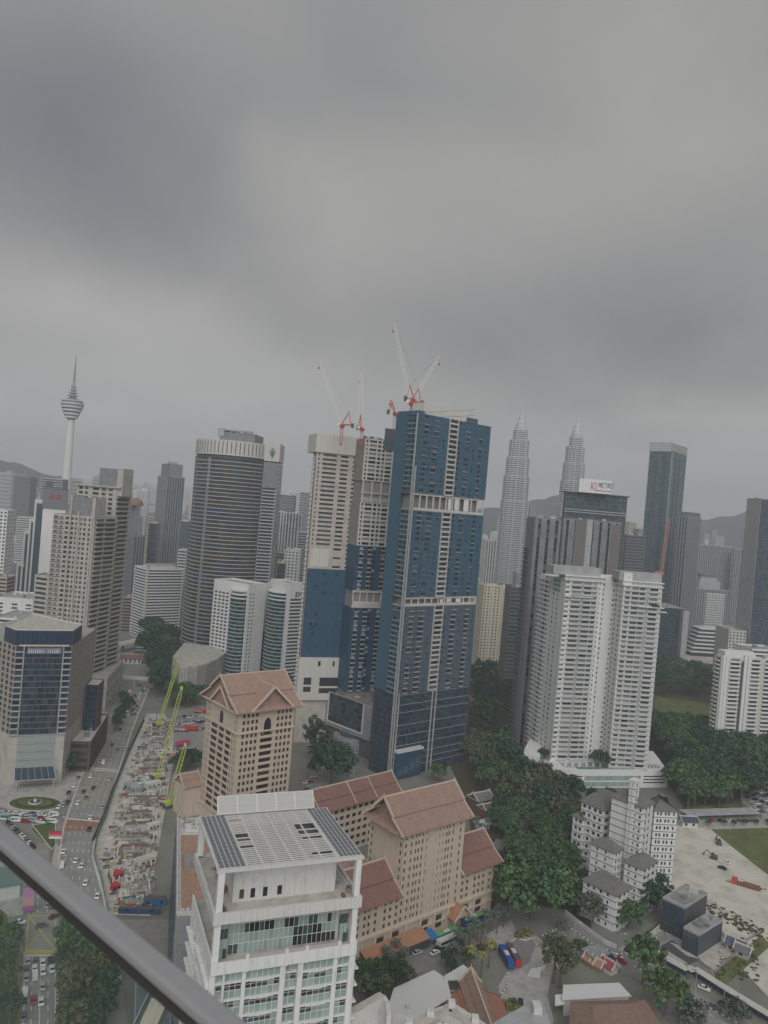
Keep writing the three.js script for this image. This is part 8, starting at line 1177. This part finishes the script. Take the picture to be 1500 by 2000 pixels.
// ---------------------------------------------------------------- street things
{ // footbridge
  const z = -648, x0 = sideX(222, 1322, 648), x1 = sideX(302, 1320, 648), T = new Thing('footbridge', 'pale covered footbridge across the boulevard', 'bridge', [(x0 + x1) / 2, z]); T.g('deck', M.concreteL).box(x0, x1, 6, 7, z - 2, z + 2); T.g('parapet', M.cream).box(x0, x1, 7, 8.3, z + 1.8, z + 2); T.g('parapet', M.cream).box(x0, x1, 7, 8.3, z - 2, z - 1.8); for (const t of [.03, .5, .97]) T.g('pier', M.concreteL).box(x0 + (x1 - x0) * t - .5, x0 + (x1 - x0) * t + .5, 0, 6, z - .5, z + .5); T.done();
  const z2 = -520, xa = sideX(283, 1362, 520), xb = sideX(300, 1362, 520); const G2 = new Thing('sign_gantry', 'white gantry frame at the right side of the boulevard', 'gantry', [(xa + xb) / 2, z2]); G2.g('post', M.whiteOld).box(xa, xa + .4, 0, 8, z2, z2 + .4); G2.g('post', M.whiteOld).box(xb, xb + .4, 0, 8, z2, z2 + .4); G2.g('beam', M.whiteOld).box(xa, xb + .4, 8, 8.7, z2, z2 + .4); G2.done();
}
{ // flyover far up the boulevard, red roofs
  const a = gp(225, 1276), b = gp(345, 1250), g = new Thing('flyover', 'curved concrete flyover before the banded office', 'bridge', lerp2(a, b, .5)); g.g('deck', M.concreteL).beam([a[0], 8, a[1]], [b[0], 9, b[1]], 12, 1.4); g.g('parapet', M.whiteOld).beam([a[0], 9.3, a[1] + 6], [b[0], 10.3, b[1] + 6], .5, 1.2); for (const t of [.1, .4, .7, .95]) { const p = lerp2(a, b, t); g.g('pier', M.concreteD).box(p[0] - 1, p[0] + 1, 0, 7.4, p[1] - 1, p[1] + 1); } g.done();
  const house = (px, py, w, d, h, rh, yaw, roof, wall, label, group) => { const p = gp(px, py), T = new Thing('house', label, 'house', p, group), f = q => q.set(p[0], 0, p[1], yaw); f(T.g('wall', wall)).box(0, w, 0, h, -d, 0); for (let i = 0; i < Math.max(1, Math.round(w / 4)); i++) f(T.g('window', G.dark2)).box(w * (i + .3) / Math.round(w / 4 + .01), w * (i + .3) / Math.round(w / 4 + .01) + 1.4, 1, h - .8, .002, .06); T.done(); gableRoof(T, p[0], p[1], yaw, 0, w, 0, -d, h, h + rh, { mat: roof, gable: wall, over: .8, overX: .6, step: .1, trim: M.concreteL }); T.done(); };
  house(315, 1328, 16, 12, 4, 4, .3, M.tileOld, M.cream, 'red roofed house right of the footbridge'); house(232, 1296, 20, 10, 5, 3, .2, M.tileOld, M.whiteOld, 'red roofed pavilion below the flyover');
  house(930, 1378, 14, 10, 4, 3.5, .4, M.tileOld, M.whiteOld, 'red tiled house in the dark wood behind the blue tower'); house(952, 1370, 12, 10, 5, 4, .4, M.tileOld, M.cream, 'larger red tiled house in the dark wood behind the blue tower');
  house(935, 1580, 11, 9, 4, 3, .6, M.slate, M.brown, 'dark roofed bungalow just behind the tan hotel ridge'); house(950, 1600, 8, 7, 4.5, 2, .6, M.brown, mat('brickRed', .2, .09, .07), 'brick bungalow beside the dark roofed one'); house(985, 1607, 7, 6, 3, 2.4, .5, M.whiteOld, M.white, 'small white roofed pavilion among the garden trees'); house(1002, 1432, 9, 8, 4, 2, .3, M.greyL, M.whiteOld, 'grey roofed house right of the blue tower foot'); house(940, 1462, 14, 8, 4, 2, .2, M.roofGrey, M.whiteOld, 'pale roofed villa right of the blue tower foot'); house(940, 1625, 6, 5, 3, 1.5, .6, M.whiteOld, M.white, 'tiny white shed beside the brick bungalow'); house(1208, 1905, 5, 4, 2.6, 1.8, 2.2, mat('tentRed', .34, .06, .06), M.whiteOld, 'red roofed kiosk beside the guard house'); house(1168, 1893, 3.6, 3.2, 2.4, 1.6, 2.2, M.tileOrange, M.wood, 'orange roofed kiosk beside the guard house', 'orange kiosks'); house(1182, 1900, 3.6, 3.2, 2.4, 1.6, 2.3, M.tileOrange, M.wood, 'second orange roofed kiosk closer to the red one', 'orange kiosks'); house(1335, 1618, 9, 6, 3.4, 2, .1, mat('roofBlue', .06, .075, .11), M.whiteOld, 'small blue roofed site house at the field corner'); house(1420, 1858, 7, 6, 3, 1.8, -.7, mat('roofSlateBlue', .09, .11, .15), M.greyL, 'slate blue roofed hut at the sand edge', 'slate blue huts'); house(1438, 1870, 5, 4, 3, 1.5, -.7, M.slate, M.greyL, 'small grey hut right of the slate blue hut', 'slate blue huts');
}
{ // billboards
  const bill = (px, py, w, h, y0, yaw, bands, label) => { const p = gp(px, py), T = new Thing('billboard', label, 'billboard', p), f = q => q.set(p[0], 0, p[1], yaw); for (const x of [-w * .3, w * .3]) f(T.g('post', M.greyD)).box(x - .15, x + .15, 0, y0 + .5, -.4, -.1); f(T.g('panel', M.greyL)).box(-w / 2, w / 2, y0, y0 + h, -.1, .1); let y = y0 + .1; for (const [hh, m] of bands) { f(T.g('poster', m)).box(-w / 2 + .1, w / 2 - .1, y, y + hh * (h - .2) - .01, .1, .14); y += hh * (h - .2); } f(T.g('lamp_bar', M.greyD)).box(-w / 2, w / 2, y0 + h + .1, y0 + h + .2, .4, .6); f(T.g('lamp_arm', M.greyD)).box(-.05, .05, y0 + h, y0 + h + .1, 0, .6); T.done(); };
  bill(104, 1655, 5.6, 3.6, 3.4, .2, [[.25, M.whitePaint], [.25, mat('posterPink', .50, .25, .28)], [.5, mat('posterRed', .50, .04, .10)]], 'red and white billboard on the small lawn by the boulevard'); bill(50, 1790, 4, 9.5, 1.6, .35, [[.18, mat('posterMag', .42, .10, .36)], [.34, mat('posterPeach', .55, .30, .32)], [.2, mat('posterPink2', .50, .24, .42)], [.28, mat('posterLilac', .50, .22, .46)]], 'tall pink and lilac billboard left of the side road');
}
{ // street lamps
  reseed(911); const lamp = (px, py, h, lab, grp) => { const p = gp(px, py), T = new Thing('street_lamp', lab, 'street lamp', p, grp), a = rr(-.5, .5); T.g('pole', M.greyL).cyl(p[0], p[1], 0, h, .14, .09, 8); T.g('arm', M.greyL).beam([p[0], h, p[1]], [p[0] + 1.8 * Math.cos(a), h + .4, p[1]], .12); T.g('head', M.whiteOld).box(p[0] + 1.6, p[0] + 2.6, h + .3, h + .5, p[1] - .2, p[1] + .2); T.done(); };
  for (const [px, py] of [[110, 1640], [144, 1552], [176, 1474], [206, 1392], [112, 1720]]) lamp(px, py, 10, 'grey street lamp along the left side of the boulevard', 'street lamps left of the boulevard'); for (const [px, py] of [[1122, 1845], [1210, 1868], [1300, 1920], [1360, 1950], [1415, 1985]]) lamp(px, py, 8, 'street lamp along the bottom right road', 'street lamps of the bottom right road'); lamp(1433, 1562, 14, 'tall floodlight mast in front of the right wood');
}
{ // boundary walls, fences
  const wallRun = (list, h, w, m, label, cat = 'wall') => { const P = px2(list), g = new Geo(); for (let i = 0; i < P.length - 1; i++) g.beam([P[i][0], h / 2, P[i][1]], [P[i + 1][0], h / 2, P[i + 1][1]], w, h); return single('boundary_wall', g, m, label, cat, null, [P[0][0], 0, P[0][1]]); };
  wallRun([[1105, 1788], [1135, 1812], [1180, 1846], [1206, 1858]], 1.8, .3, M.whiteOld, 'white garden wall in front of the stepped apartments'); wallRun([[1232, 1862], [1262, 1842], [1292, 1815]], 1.6, .3, M.whiteOld, 'white wall beside the grass strip to the charcoal office'); wallRun([[1452, 1576], [1480, 1596], [1530, 1622]], 3, .5, M.concreteL, 'pale retaining wall below the packed car park'); wallRun([[1368, 1885], [1400, 1905], [1465, 1840], [1490, 1825]], .9, .4, M.concreteD, 'low dark kerb wall around the empty plot behind the charcoal office'); wallRun([[1388, 1622], [1520, 1618]], 1.2, .3, M.greyL, 'low grey wall between shed car park and field'); wallRun([[20, 1800], [42, 1880]], 1.8, .25, M.greyL, 'grey fence beside the side road'); wallRun([[1420, 1725], [1500, 1742]], .7, .3, M.wood, 'timber rail on the sandy ground', 'rail');
  wallRun([[985, 1855], [1010, 1838], [1030, 1842], [1040, 1836], [1052, 1858]], .6, .3, M.whiteOld, 'stepped white kerb wall around the bus bay');
  const pl = px2([[1395, 1905], [1450, 1860], [1410, 1832], [1360, 1868]]); const P = new Geo(); P.prism(pl[0][0] > pl[3][0] ? [pl[3], pl[0], pl[1], pl[2]] : pl, .05, .3); single('empty_plot', P, M.roofStain, 'pale empty concrete plot behind the charcoal office', 'plot', null, [pl[0][0], 0, pl[0][1]]);
}
{ // shed with the long pale roof
  const a = gp(1345, 1607), b = gp(1488, 1602), L = dist2(a, b), yaw = yawOf(a, b), T = new Thing('long_shed', 'long open shed with pale flat roof over parked cars', 'shed', lerp2(a, b, .5)), f = q => q.set(a[0], 0, a[1], yaw); f(T.g('roof', M.greyL)).box(0, L, 3.2, 3.6, -9, 0); for (let i = 0; i <= 12; i++) for (const z of [-.3, -8.7]) f(T.g('post', M.greyD)).box(L * i / 12 - .1, L * i / 12 + .1, 0, 3.2, z - .1, z + .1); f(T.g('back_wall', M.whiteOld)).box(0, L, 0, 3, -9.2, -9); T.done();
}
{ // covered walkway with pale roof
  const P = px2([[1250, 1862], [1345, 1915], [1358, 1912], [1440, 1965], [1530, 2020]]), T = new Thing('covered_walkway', 'long pale roofed walkway with posts along the bottom right road', 'walkway', P[1]); for (let i = 0; i < P.length - 1; i++) { const a = P[i], b = P[i + 1], L = dist2(a, b); T.g('roof', M.offwhite).beam([a[0], 3.3, a[1]], [b[0], 3.3, b[1]], 3.4, .25); for (let s = 0; s < L; s += 4) { const p = lerp2(a, b, s / L); T.g('post', M.greyD).box(p[0] - .1, p[0] + .1, 0, 3.2, p[1] + 1, p[1] + 1.2); } T.g('glass_screen', G.slate).beam([a[0] - .8, 1.5, a[1] - .8], [b[0] - .8, 1.5, b[1] - .8], .06, 1.8); } T.done();
  const g = gp(1166, 1885), Gh = new Thing('guard_house', 'guard house with flat grey slatted canopy at the drive gate', 'guard house', g), f = q => q.set(g[0], 0, g[1], .5); f(Gh.g('canopy', M.grey)).box(-4.5, 4.5, 4, 4.4, -4, 3); for (let i = 0; i < 12; i++) f(Gh.g('canopy_slat', M.greyL)).box(-4.4 + i * .78, -4.1 + i * .78, 4.4, 4.55, -3.9, 2.9); f(Gh.g('booth', M.whiteOld)).box(-1.2, 1.2, 0, 2.8, -1, 1); f(Gh.g('booth_window', G.dark)).box(-1, 1, 1.2, 2.2, 1.002, 1.06); for (const x of [-4, 4]) f(Gh.g('post', M.whiteOld)).box(x - .3, x + .3, 0, 4, -.3, .3); Gh.done();
}
{ // machines on the sand
  const dig = (px, py, yaw, m, label) => { const p = gp(px, py), T = new Thing('excavator', label, 'excavator', p, 'machines on the sandy ground'), f = q => q.set(p[0], 0, p[1], yaw); for (const z of [-1, 1]) f(T.g('track', M.greyD)).box(-1.8, 1.8, .05, .8, z - .3, z + .3); f(T.g('house', m)).box(-1.6, 1.2, .9, 2.2, -1.1, 1.1); f(T.g('cab', G.dark)).box(.2, 1.3, 1.4, 2.8, -.2, 1); f(T.g('arm', m)).beam([1, 1.8, -.4], [3.6, 3.8, -.4], .35); f(T.g('arm', m)).beam([3.6, 3.8, -.4], [5, 1.4, -.4], .28); f(T.g('bucket', M.greyD)).box(4.6, 5.4, .7, 1.5, -.9, .1); T.done(); };
  dig(1396, 1680, 2.4, M.brown, 'brown excavator on the sandy ground left of two cars'); dig(1406, 1652, 1.4, M.greyD, 'dark excavator at the upper edge of the sandy ground'); const p = gp(1458, 1735), T = new Thing('piling_rig', 'long rusty low-loader with red cab on the sand', 'truck', p), f = q => q.set(p[0], 0, p[1], -.55); f(T.g('cab', M.redSteel)).box(-6, -3.6, .5, 3, -1.2, 1.2); f(T.g('bed', M.rust)).box(-3.6, 7, .8, 1.5, -1.2, 1.2); f(T.g('load', mat('loadBrown', .2, .1, .08))).box(-1, 6.5, 1.5, 2.3, -.8, .8); T.done();
}
// ---------------------------------------------------------------- roofs at the bottom of the picture
{
  reseed(921);
  { const h = 5, P = px2([[757, 1975], [806, 2000], [882, 1952], [874, 1917], [848, 1899], [769, 1935]], h), T = new Thing('white_canopy', 'big flat white canopy roof left of the red gabled roof', 'canopy', mid(P)); T.g('roof', mat('membrane', .60, .60, .59)).prism(P, h - .4, h); for (const q of P) T.g('post', M.greyL).cyl(q[0], q[1], 0, h - .4, .2, .2, 8); T.g('roof_vent', M.whiteOld).box(P[1][0] - 2, P[1][0] - .4, h, h + 1.1, P[1][1] - 7, P[1][1] - 5.4); T.done(); }
  { const h = 5.4, P = px2([[868, 1918], [905, 1918], [922, 1902], [906, 1888], [869, 1910]], h), T = new Thing('white_canopy', 'smaller white canopy roof behind the red gabled roof', 'canopy', mid(P)); T.g('roof', mat('membrane', .60, .60, .59)).prism(P, h - .4, h); for (const q of P) T.g('post', M.greyL).cyl(q[0], q[1], 0, h - .4, .2, .2, 8); T.done(); }
  { // red gabled hall
    const a = gp(921, 1897, 11), b = gp(958, 2000, 11), yaw = yawOf(a, b), L = dist2(a, b), T = new Thing('gabled_hall', 'rust red steep gabled hall at the bottom middle', 'building', lerp2(a, b, .5)), f = q => q.set(a[0], 0, a[1], yaw); f(T.g('wall', M.tan)).box(1, L, 0, 4, -7, 7); T.done(); gableRoof(T, a[0], a[1], yaw, 1, L + 8, 3.4, -3.4, 6.4, 11, { mat: M.tile, over: .6, overX: 1, step: .2, trim: M.tanTrim }); gableRoof(T, a[0], a[1], yaw, 4, L + 6, 9.5, -9.5, 3.8, 7.2, { mat: mat('tileHall', .36, .17, .12, { tex: tileT, m: 9 }), over: .8, overX: .3, step: .2, trim: M.tileOld }); T.done();
  }
  { // white classical building, near, cut by the bottom edge
    const h = 58, P = px2([[640, 2012], [752, 1948], [760, 1968], [1000, 2075], [900, 2240], [560, 2240]], h), T = new Thing('classical_building', 'ornate white parapets of a near building cut by the bottom edge', 'building', mid(P)); const q = px2([[648, 2004], [748, 1944], [757, 1953], [762, 2030], [690, 2080]], h);
    const wall = (list, y0, y1, w, m, nm) => { const R = px2(list, h); for (let i = 0; i < R.length - 1; i++) T.g(nm, m).beam([R[i][0], (y0 + y1) / 2, R[i][1]], [R[i + 1][0], (y0 + y1) / 2, R[i + 1][1]], w, y1 - y0); };
    T.g('wall', M.whiteOld).prism(px2([[668, 2022], [750, 1974], [800, 1992], [850, 1975], [884, 1962], [940, 1998], [1000, 2040], [960, 2160], [700, 2160]], h - 4), 0, h - 4); wall([[640, 2010], [748, 1949]], h - 5, h, 1.2, M.whiteOld, 'parapet'); wall([[642, 2008], [746, 1948]], h, h + .3, 1.7, M.roofStain, 'coping'); wall([[748, 1949], [757, 1962], [760, 1990]], h - 5, h, 1, M.whiteOld, 'parapet'); wall([[775, 2002], [840, 1972], [882, 1956], [930, 1985], [965, 2006]], h - 4.4, h - 2.4, 1.1, M.whiteOld, 'cornice'); wall([[777, 2003], [842, 1974], [882, 1959], [928, 1987], [963, 2008]], h - 2.4, h - 2, 1.6, M.roofStain, 'coping'); wall([[840, 1990], [868, 1975], [900, 1995]], h - 3.9, h - 3, .9, M.whiteOld, 'inner_moulding'); for (const [px, py] of [[800, 1990], [842, 1970], [884, 1953], [930, 1983]]) { const p = gp(px, py, h); T.g('pedestal', M.whiteOld).box(p[0] - .8, p[0] + .8, h - 2.4, h - .8, p[1] - .8, p[1] + .8); } T.done();
    const h2 = 30, R2 = px2([[968, 2005], [1045, 1962], [1058, 1958], [1075, 2010], [1060, 2090], [980, 2090]], h2), T2 = new Thing('classical_wing', 'pale flat roofed wing cut by the bottom edge right of the hall', 'building', mid(R2)); T2.g('wall', M.whiteOld).prism(R2, 0, h2); T2.g('roof', M.greyL).prism(inset(R2, .5), h2, h2 + .1); const pk = gp(1048, 1975, h2); T2.g('roof_box', M.whiteOld).box(pk[0] - 1.2, pk[0] + 1.2, h2, h2 + 2, pk[1] - .5, pk[1] + 3); T2.done();
  }
  { // brown hipped roof and white flat roof
    const h = 8, P = px2([[1112, 2070], [1330, 2070], [1262, 1958], [1118, 1962]], h), T = new Thing('brown_roof_house', 'large house with brown hipped roof at the bottom right', 'house', mid(P)); const q = inset(P, 1); T.g('wall', M.cream).prism(q, 0, h); hipRoof(T, P, h, 3.6, M.tileBrown, 7, .3); T.done();
    const h2 = 6, Q = px2([[1100, 1958], [1236, 1950], [1212, 1924], [1102, 1928]], h2), T2 = new Thing('white_flat_roof', 'white flat roofed annex behind the brown hipped roof', 'building', mid(Q)); T2.g('wall', M.whiteOld).prism(inset(Q, .6), 0, h2 - .3); T2.g('roof', mat('membrane', .60, .60, .59)).prism(Q, h2 - .3, h2); T2.g('side_roof', M.white).prism(px2([[1086, 1968], [1104, 1966], [1104, 1946], [1086, 1948]], h2 - 1), h2 - 1.4, h2 - 1); T2.done();
  }
  { // planters and low walls at the bottom left behind the railing
    const T = new Thing('glazed_shed', 'teal glazed roof of a low building under the railing', 'building', gp(-20, 1720)); const P = px2([[-60, 1700], [-60, 1745], [40, 1728], [30, 1695]], 6); T.g('roof', mat('tealRoof', .14, .22, .21, { rough: .4 })).prism([P[1], P[2], P[3], P[0]], 5.4, 6); T.g('wall', M.whiteOld).prism(inset([P[1], P[2], P[3], P[0]], .5), 0, 5.4); T.done();
    const B = px2([[258, 2060], [332, 2060], [330, 1895], [262, 1900]], 14), T2 = new Thing('low_block', 'grey blue flat roofed block in front of the railing at bottom', 'building', mid(B)); T2.g('wall', M.panel).prism(B, 0, 14); T2.g('roof', mat('roofTeal', .12, .155, .16, { tex: groundT, m: 14 })).prism(inset(B, .4), 14, 14.1); const c = mid(B); T2.g('roof_hatch', M.cream).box(c[0] - 1, c[0] + 4, 14.1, 15.4, c[1] - 2, c[1] + 9); T2.g('parapet', M.greyL).box(c[0] - 3, c[0] - 2.6, 14.1, 15, c[1] - 8, c[1] + 10); T2.done();
    const k = gp(24, 1845), T3 = new Thing('bus_shelter', 'small dark roofed kiosk left of the box junction', 'kiosk', k); T3.g('wall', M.greyL).box(k[0] - 2, k[0] + 2, 0, 2.6, k[1] - 1.5, k[1] + 1.5); T3.g('roof', mat('kioskRoof', .05, .07, .09)).box(k[0] - 2.6, k[0] + 2.6, 2.6, 3, k[1] - 2.2, k[1] + 2.2); T3.g('front', mat('kioskBlue', .2, .32, .38)).box(k[0] - 1.6, k[0] + 1.6, .4, 2, k[1] + 1.502, k[1] + 1.56); T3.done();
  }
}
// ---------------------------------------------------------------- balcony: rail and glass in front of the camera
{
  const y = EYE - .78, a = gp(-120, 1536, y), b = gp(520, 2079, y), L = dist2(a, b), yaw = yawOf(a, b), c = lerp2(a, b, .5), T = new Thing('balcony_railing', 'brushed metal handrail over glass, close and slanting across bottom left', 'railing', c, null, y - .95);
  const mr = new THREE.MeshStandardMaterial({ color: col(.42, .42, .43), roughness: .42, metalness: .55 }); mr.name = 'railMetal';
  const sh = new THREE.Shape(); const w = .0215, hh = .011, r = .01; sh.moveTo(-w + r, -hh); sh.lineTo(w - r, -hh); sh.quadraticCurveTo(w, -hh, w, -hh + r); sh.lineTo(w, hh - r); sh.quadraticCurveTo(w, hh, w - r, hh); sh.lineTo(-w + r, hh); sh.quadraticCurveTo(-w, hh, -w, hh - r); sh.lineTo(-w, -hh + r); sh.quadraticCurveTo(-w, -hh, -w + r, -hh);
  const g = new THREE.ExtrudeGeometry(sh, { depth: L, bevelEnabled: false, curveSegments: 6 }); g.translate(0, 0, -L / 2); T.solo('handrail', g, mr, [c[0], y, c[1]], yaw + Math.PI / 2);
  const f = q => q.set(c[0], 0, c[1], yaw); f(T.g('rail_shade_strip', mat('channel', .035, .032, .03, { rough: .5 }))).box(-L / 2, L / 2, y - .028, y - .0115, -.019, .019);  // dark strip below the cap paints the shaded side of the handrail
  const gm = new THREE.MeshPhysicalMaterial({ color: col(.84, .92, .90), roughness: .02, transmission: 1, thickness: 0, ior: 1.5 }); gm.name = 'railGlass'; f(T.g('glass_panel', gm)).quad([-L / 2, y - .95, 0], [L / 2, y - .95, 0], [L / 2, y - .027, 0], [-L / 2, y - .027, 0]); f(T.g('base_channel', M.steel)).box(-L / 2, L / 2, y - 1, y - .94, -.03, .03); T.done();
  const d = [Math.cos(yaw), -Math.sin(yaw)], n = [-Math.sin(yaw), -Math.cos(yaw)], side = (c[0] * n[0] + c[1] * n[1]) > 0 ? -1 : 1; const q = (s, t) => [c[0] + d[0] * s + n[0] * t * side, c[1] + d[1] * s + n[1] * t * side];
  let poly = [q(-L / 2, -.04), q(L / 2, -.04), q(L / 2, 2.6), q(-L / 2, 2.6)]; const area2 = poly.reduce((s, p, i) => { const r2 = poly[(i + 1) % 4]; return s + p[0] * r2[1] - r2[0] * p[1]; }, 0); if (area2 > 0) poly.reverse(); const Tw = new Thing('balcony_slab', 'pale floor slab of the balcony under the railing', 'balcony', mid(poly), null, 0); Tw.g('slab', M.concreteL).prism(poly, y - 1.25, y - 1.002); Tw.g('tower_wall', M.whiteOld).prism(inset(poly, .4), 0, y - 1.25); Tw.done();
}
camera.focus = 400; camera.userData.fStop = 4.5;
// pieces that belong to a part hang under that part (the nearest one of its kind)
{
  const under = { ridge_cap: 'roof', bargeboard: 'roof', soffit: 'roof', parapet: 'roof', roof_equipment: 'roof', pent_roof: 'roof', roof_kit: 'roof', hook_block: 'boom', luffing_rope: 'boom', boom_head: 'boom', hook_line: 'boom', string_course: 'wall', pilaster: 'wall', cornice: 'wall', floor_band: 'wall', crown_slot: 'crown', canopy_frame: 'canopy', coping: 'parapet', counterweight: 'counter_jib', pod_ring: 'pod', spire_ring: 'spire', net_seams: 'netting', panel_joint: 'wall', sheet_seams: 'blue_sheet', board_letters: 'name_board', hoarding_rib: 'hoarding', drum_band: 'drum', roof_hatch: 'roof', roof_vent: 'roof', poster: 'panel' };
  const centre = m => { if (!m.geometry.boundingSphere) m.geometry.computeBoundingSphere(); return m.geometry.boundingSphere.center.clone().add(m.position); };
  for (const o of [...scene.children]) if (o.isGroup) for (const m of [...o.children]) {
    const want = under[m.name]; if (!want) continue; const c = centre(m); let best = null, bd = 1e9;
    for (const p of o.children) if (p.name === want && p !== m && p.scale.x === 1) { const d = centre(p).distanceTo(c); if (d < bd) { bd = d; best = p; } }
    if (best) { m.position.sub(best.position); best.add(m); }
  }
}
renderer.render(scene, camera);
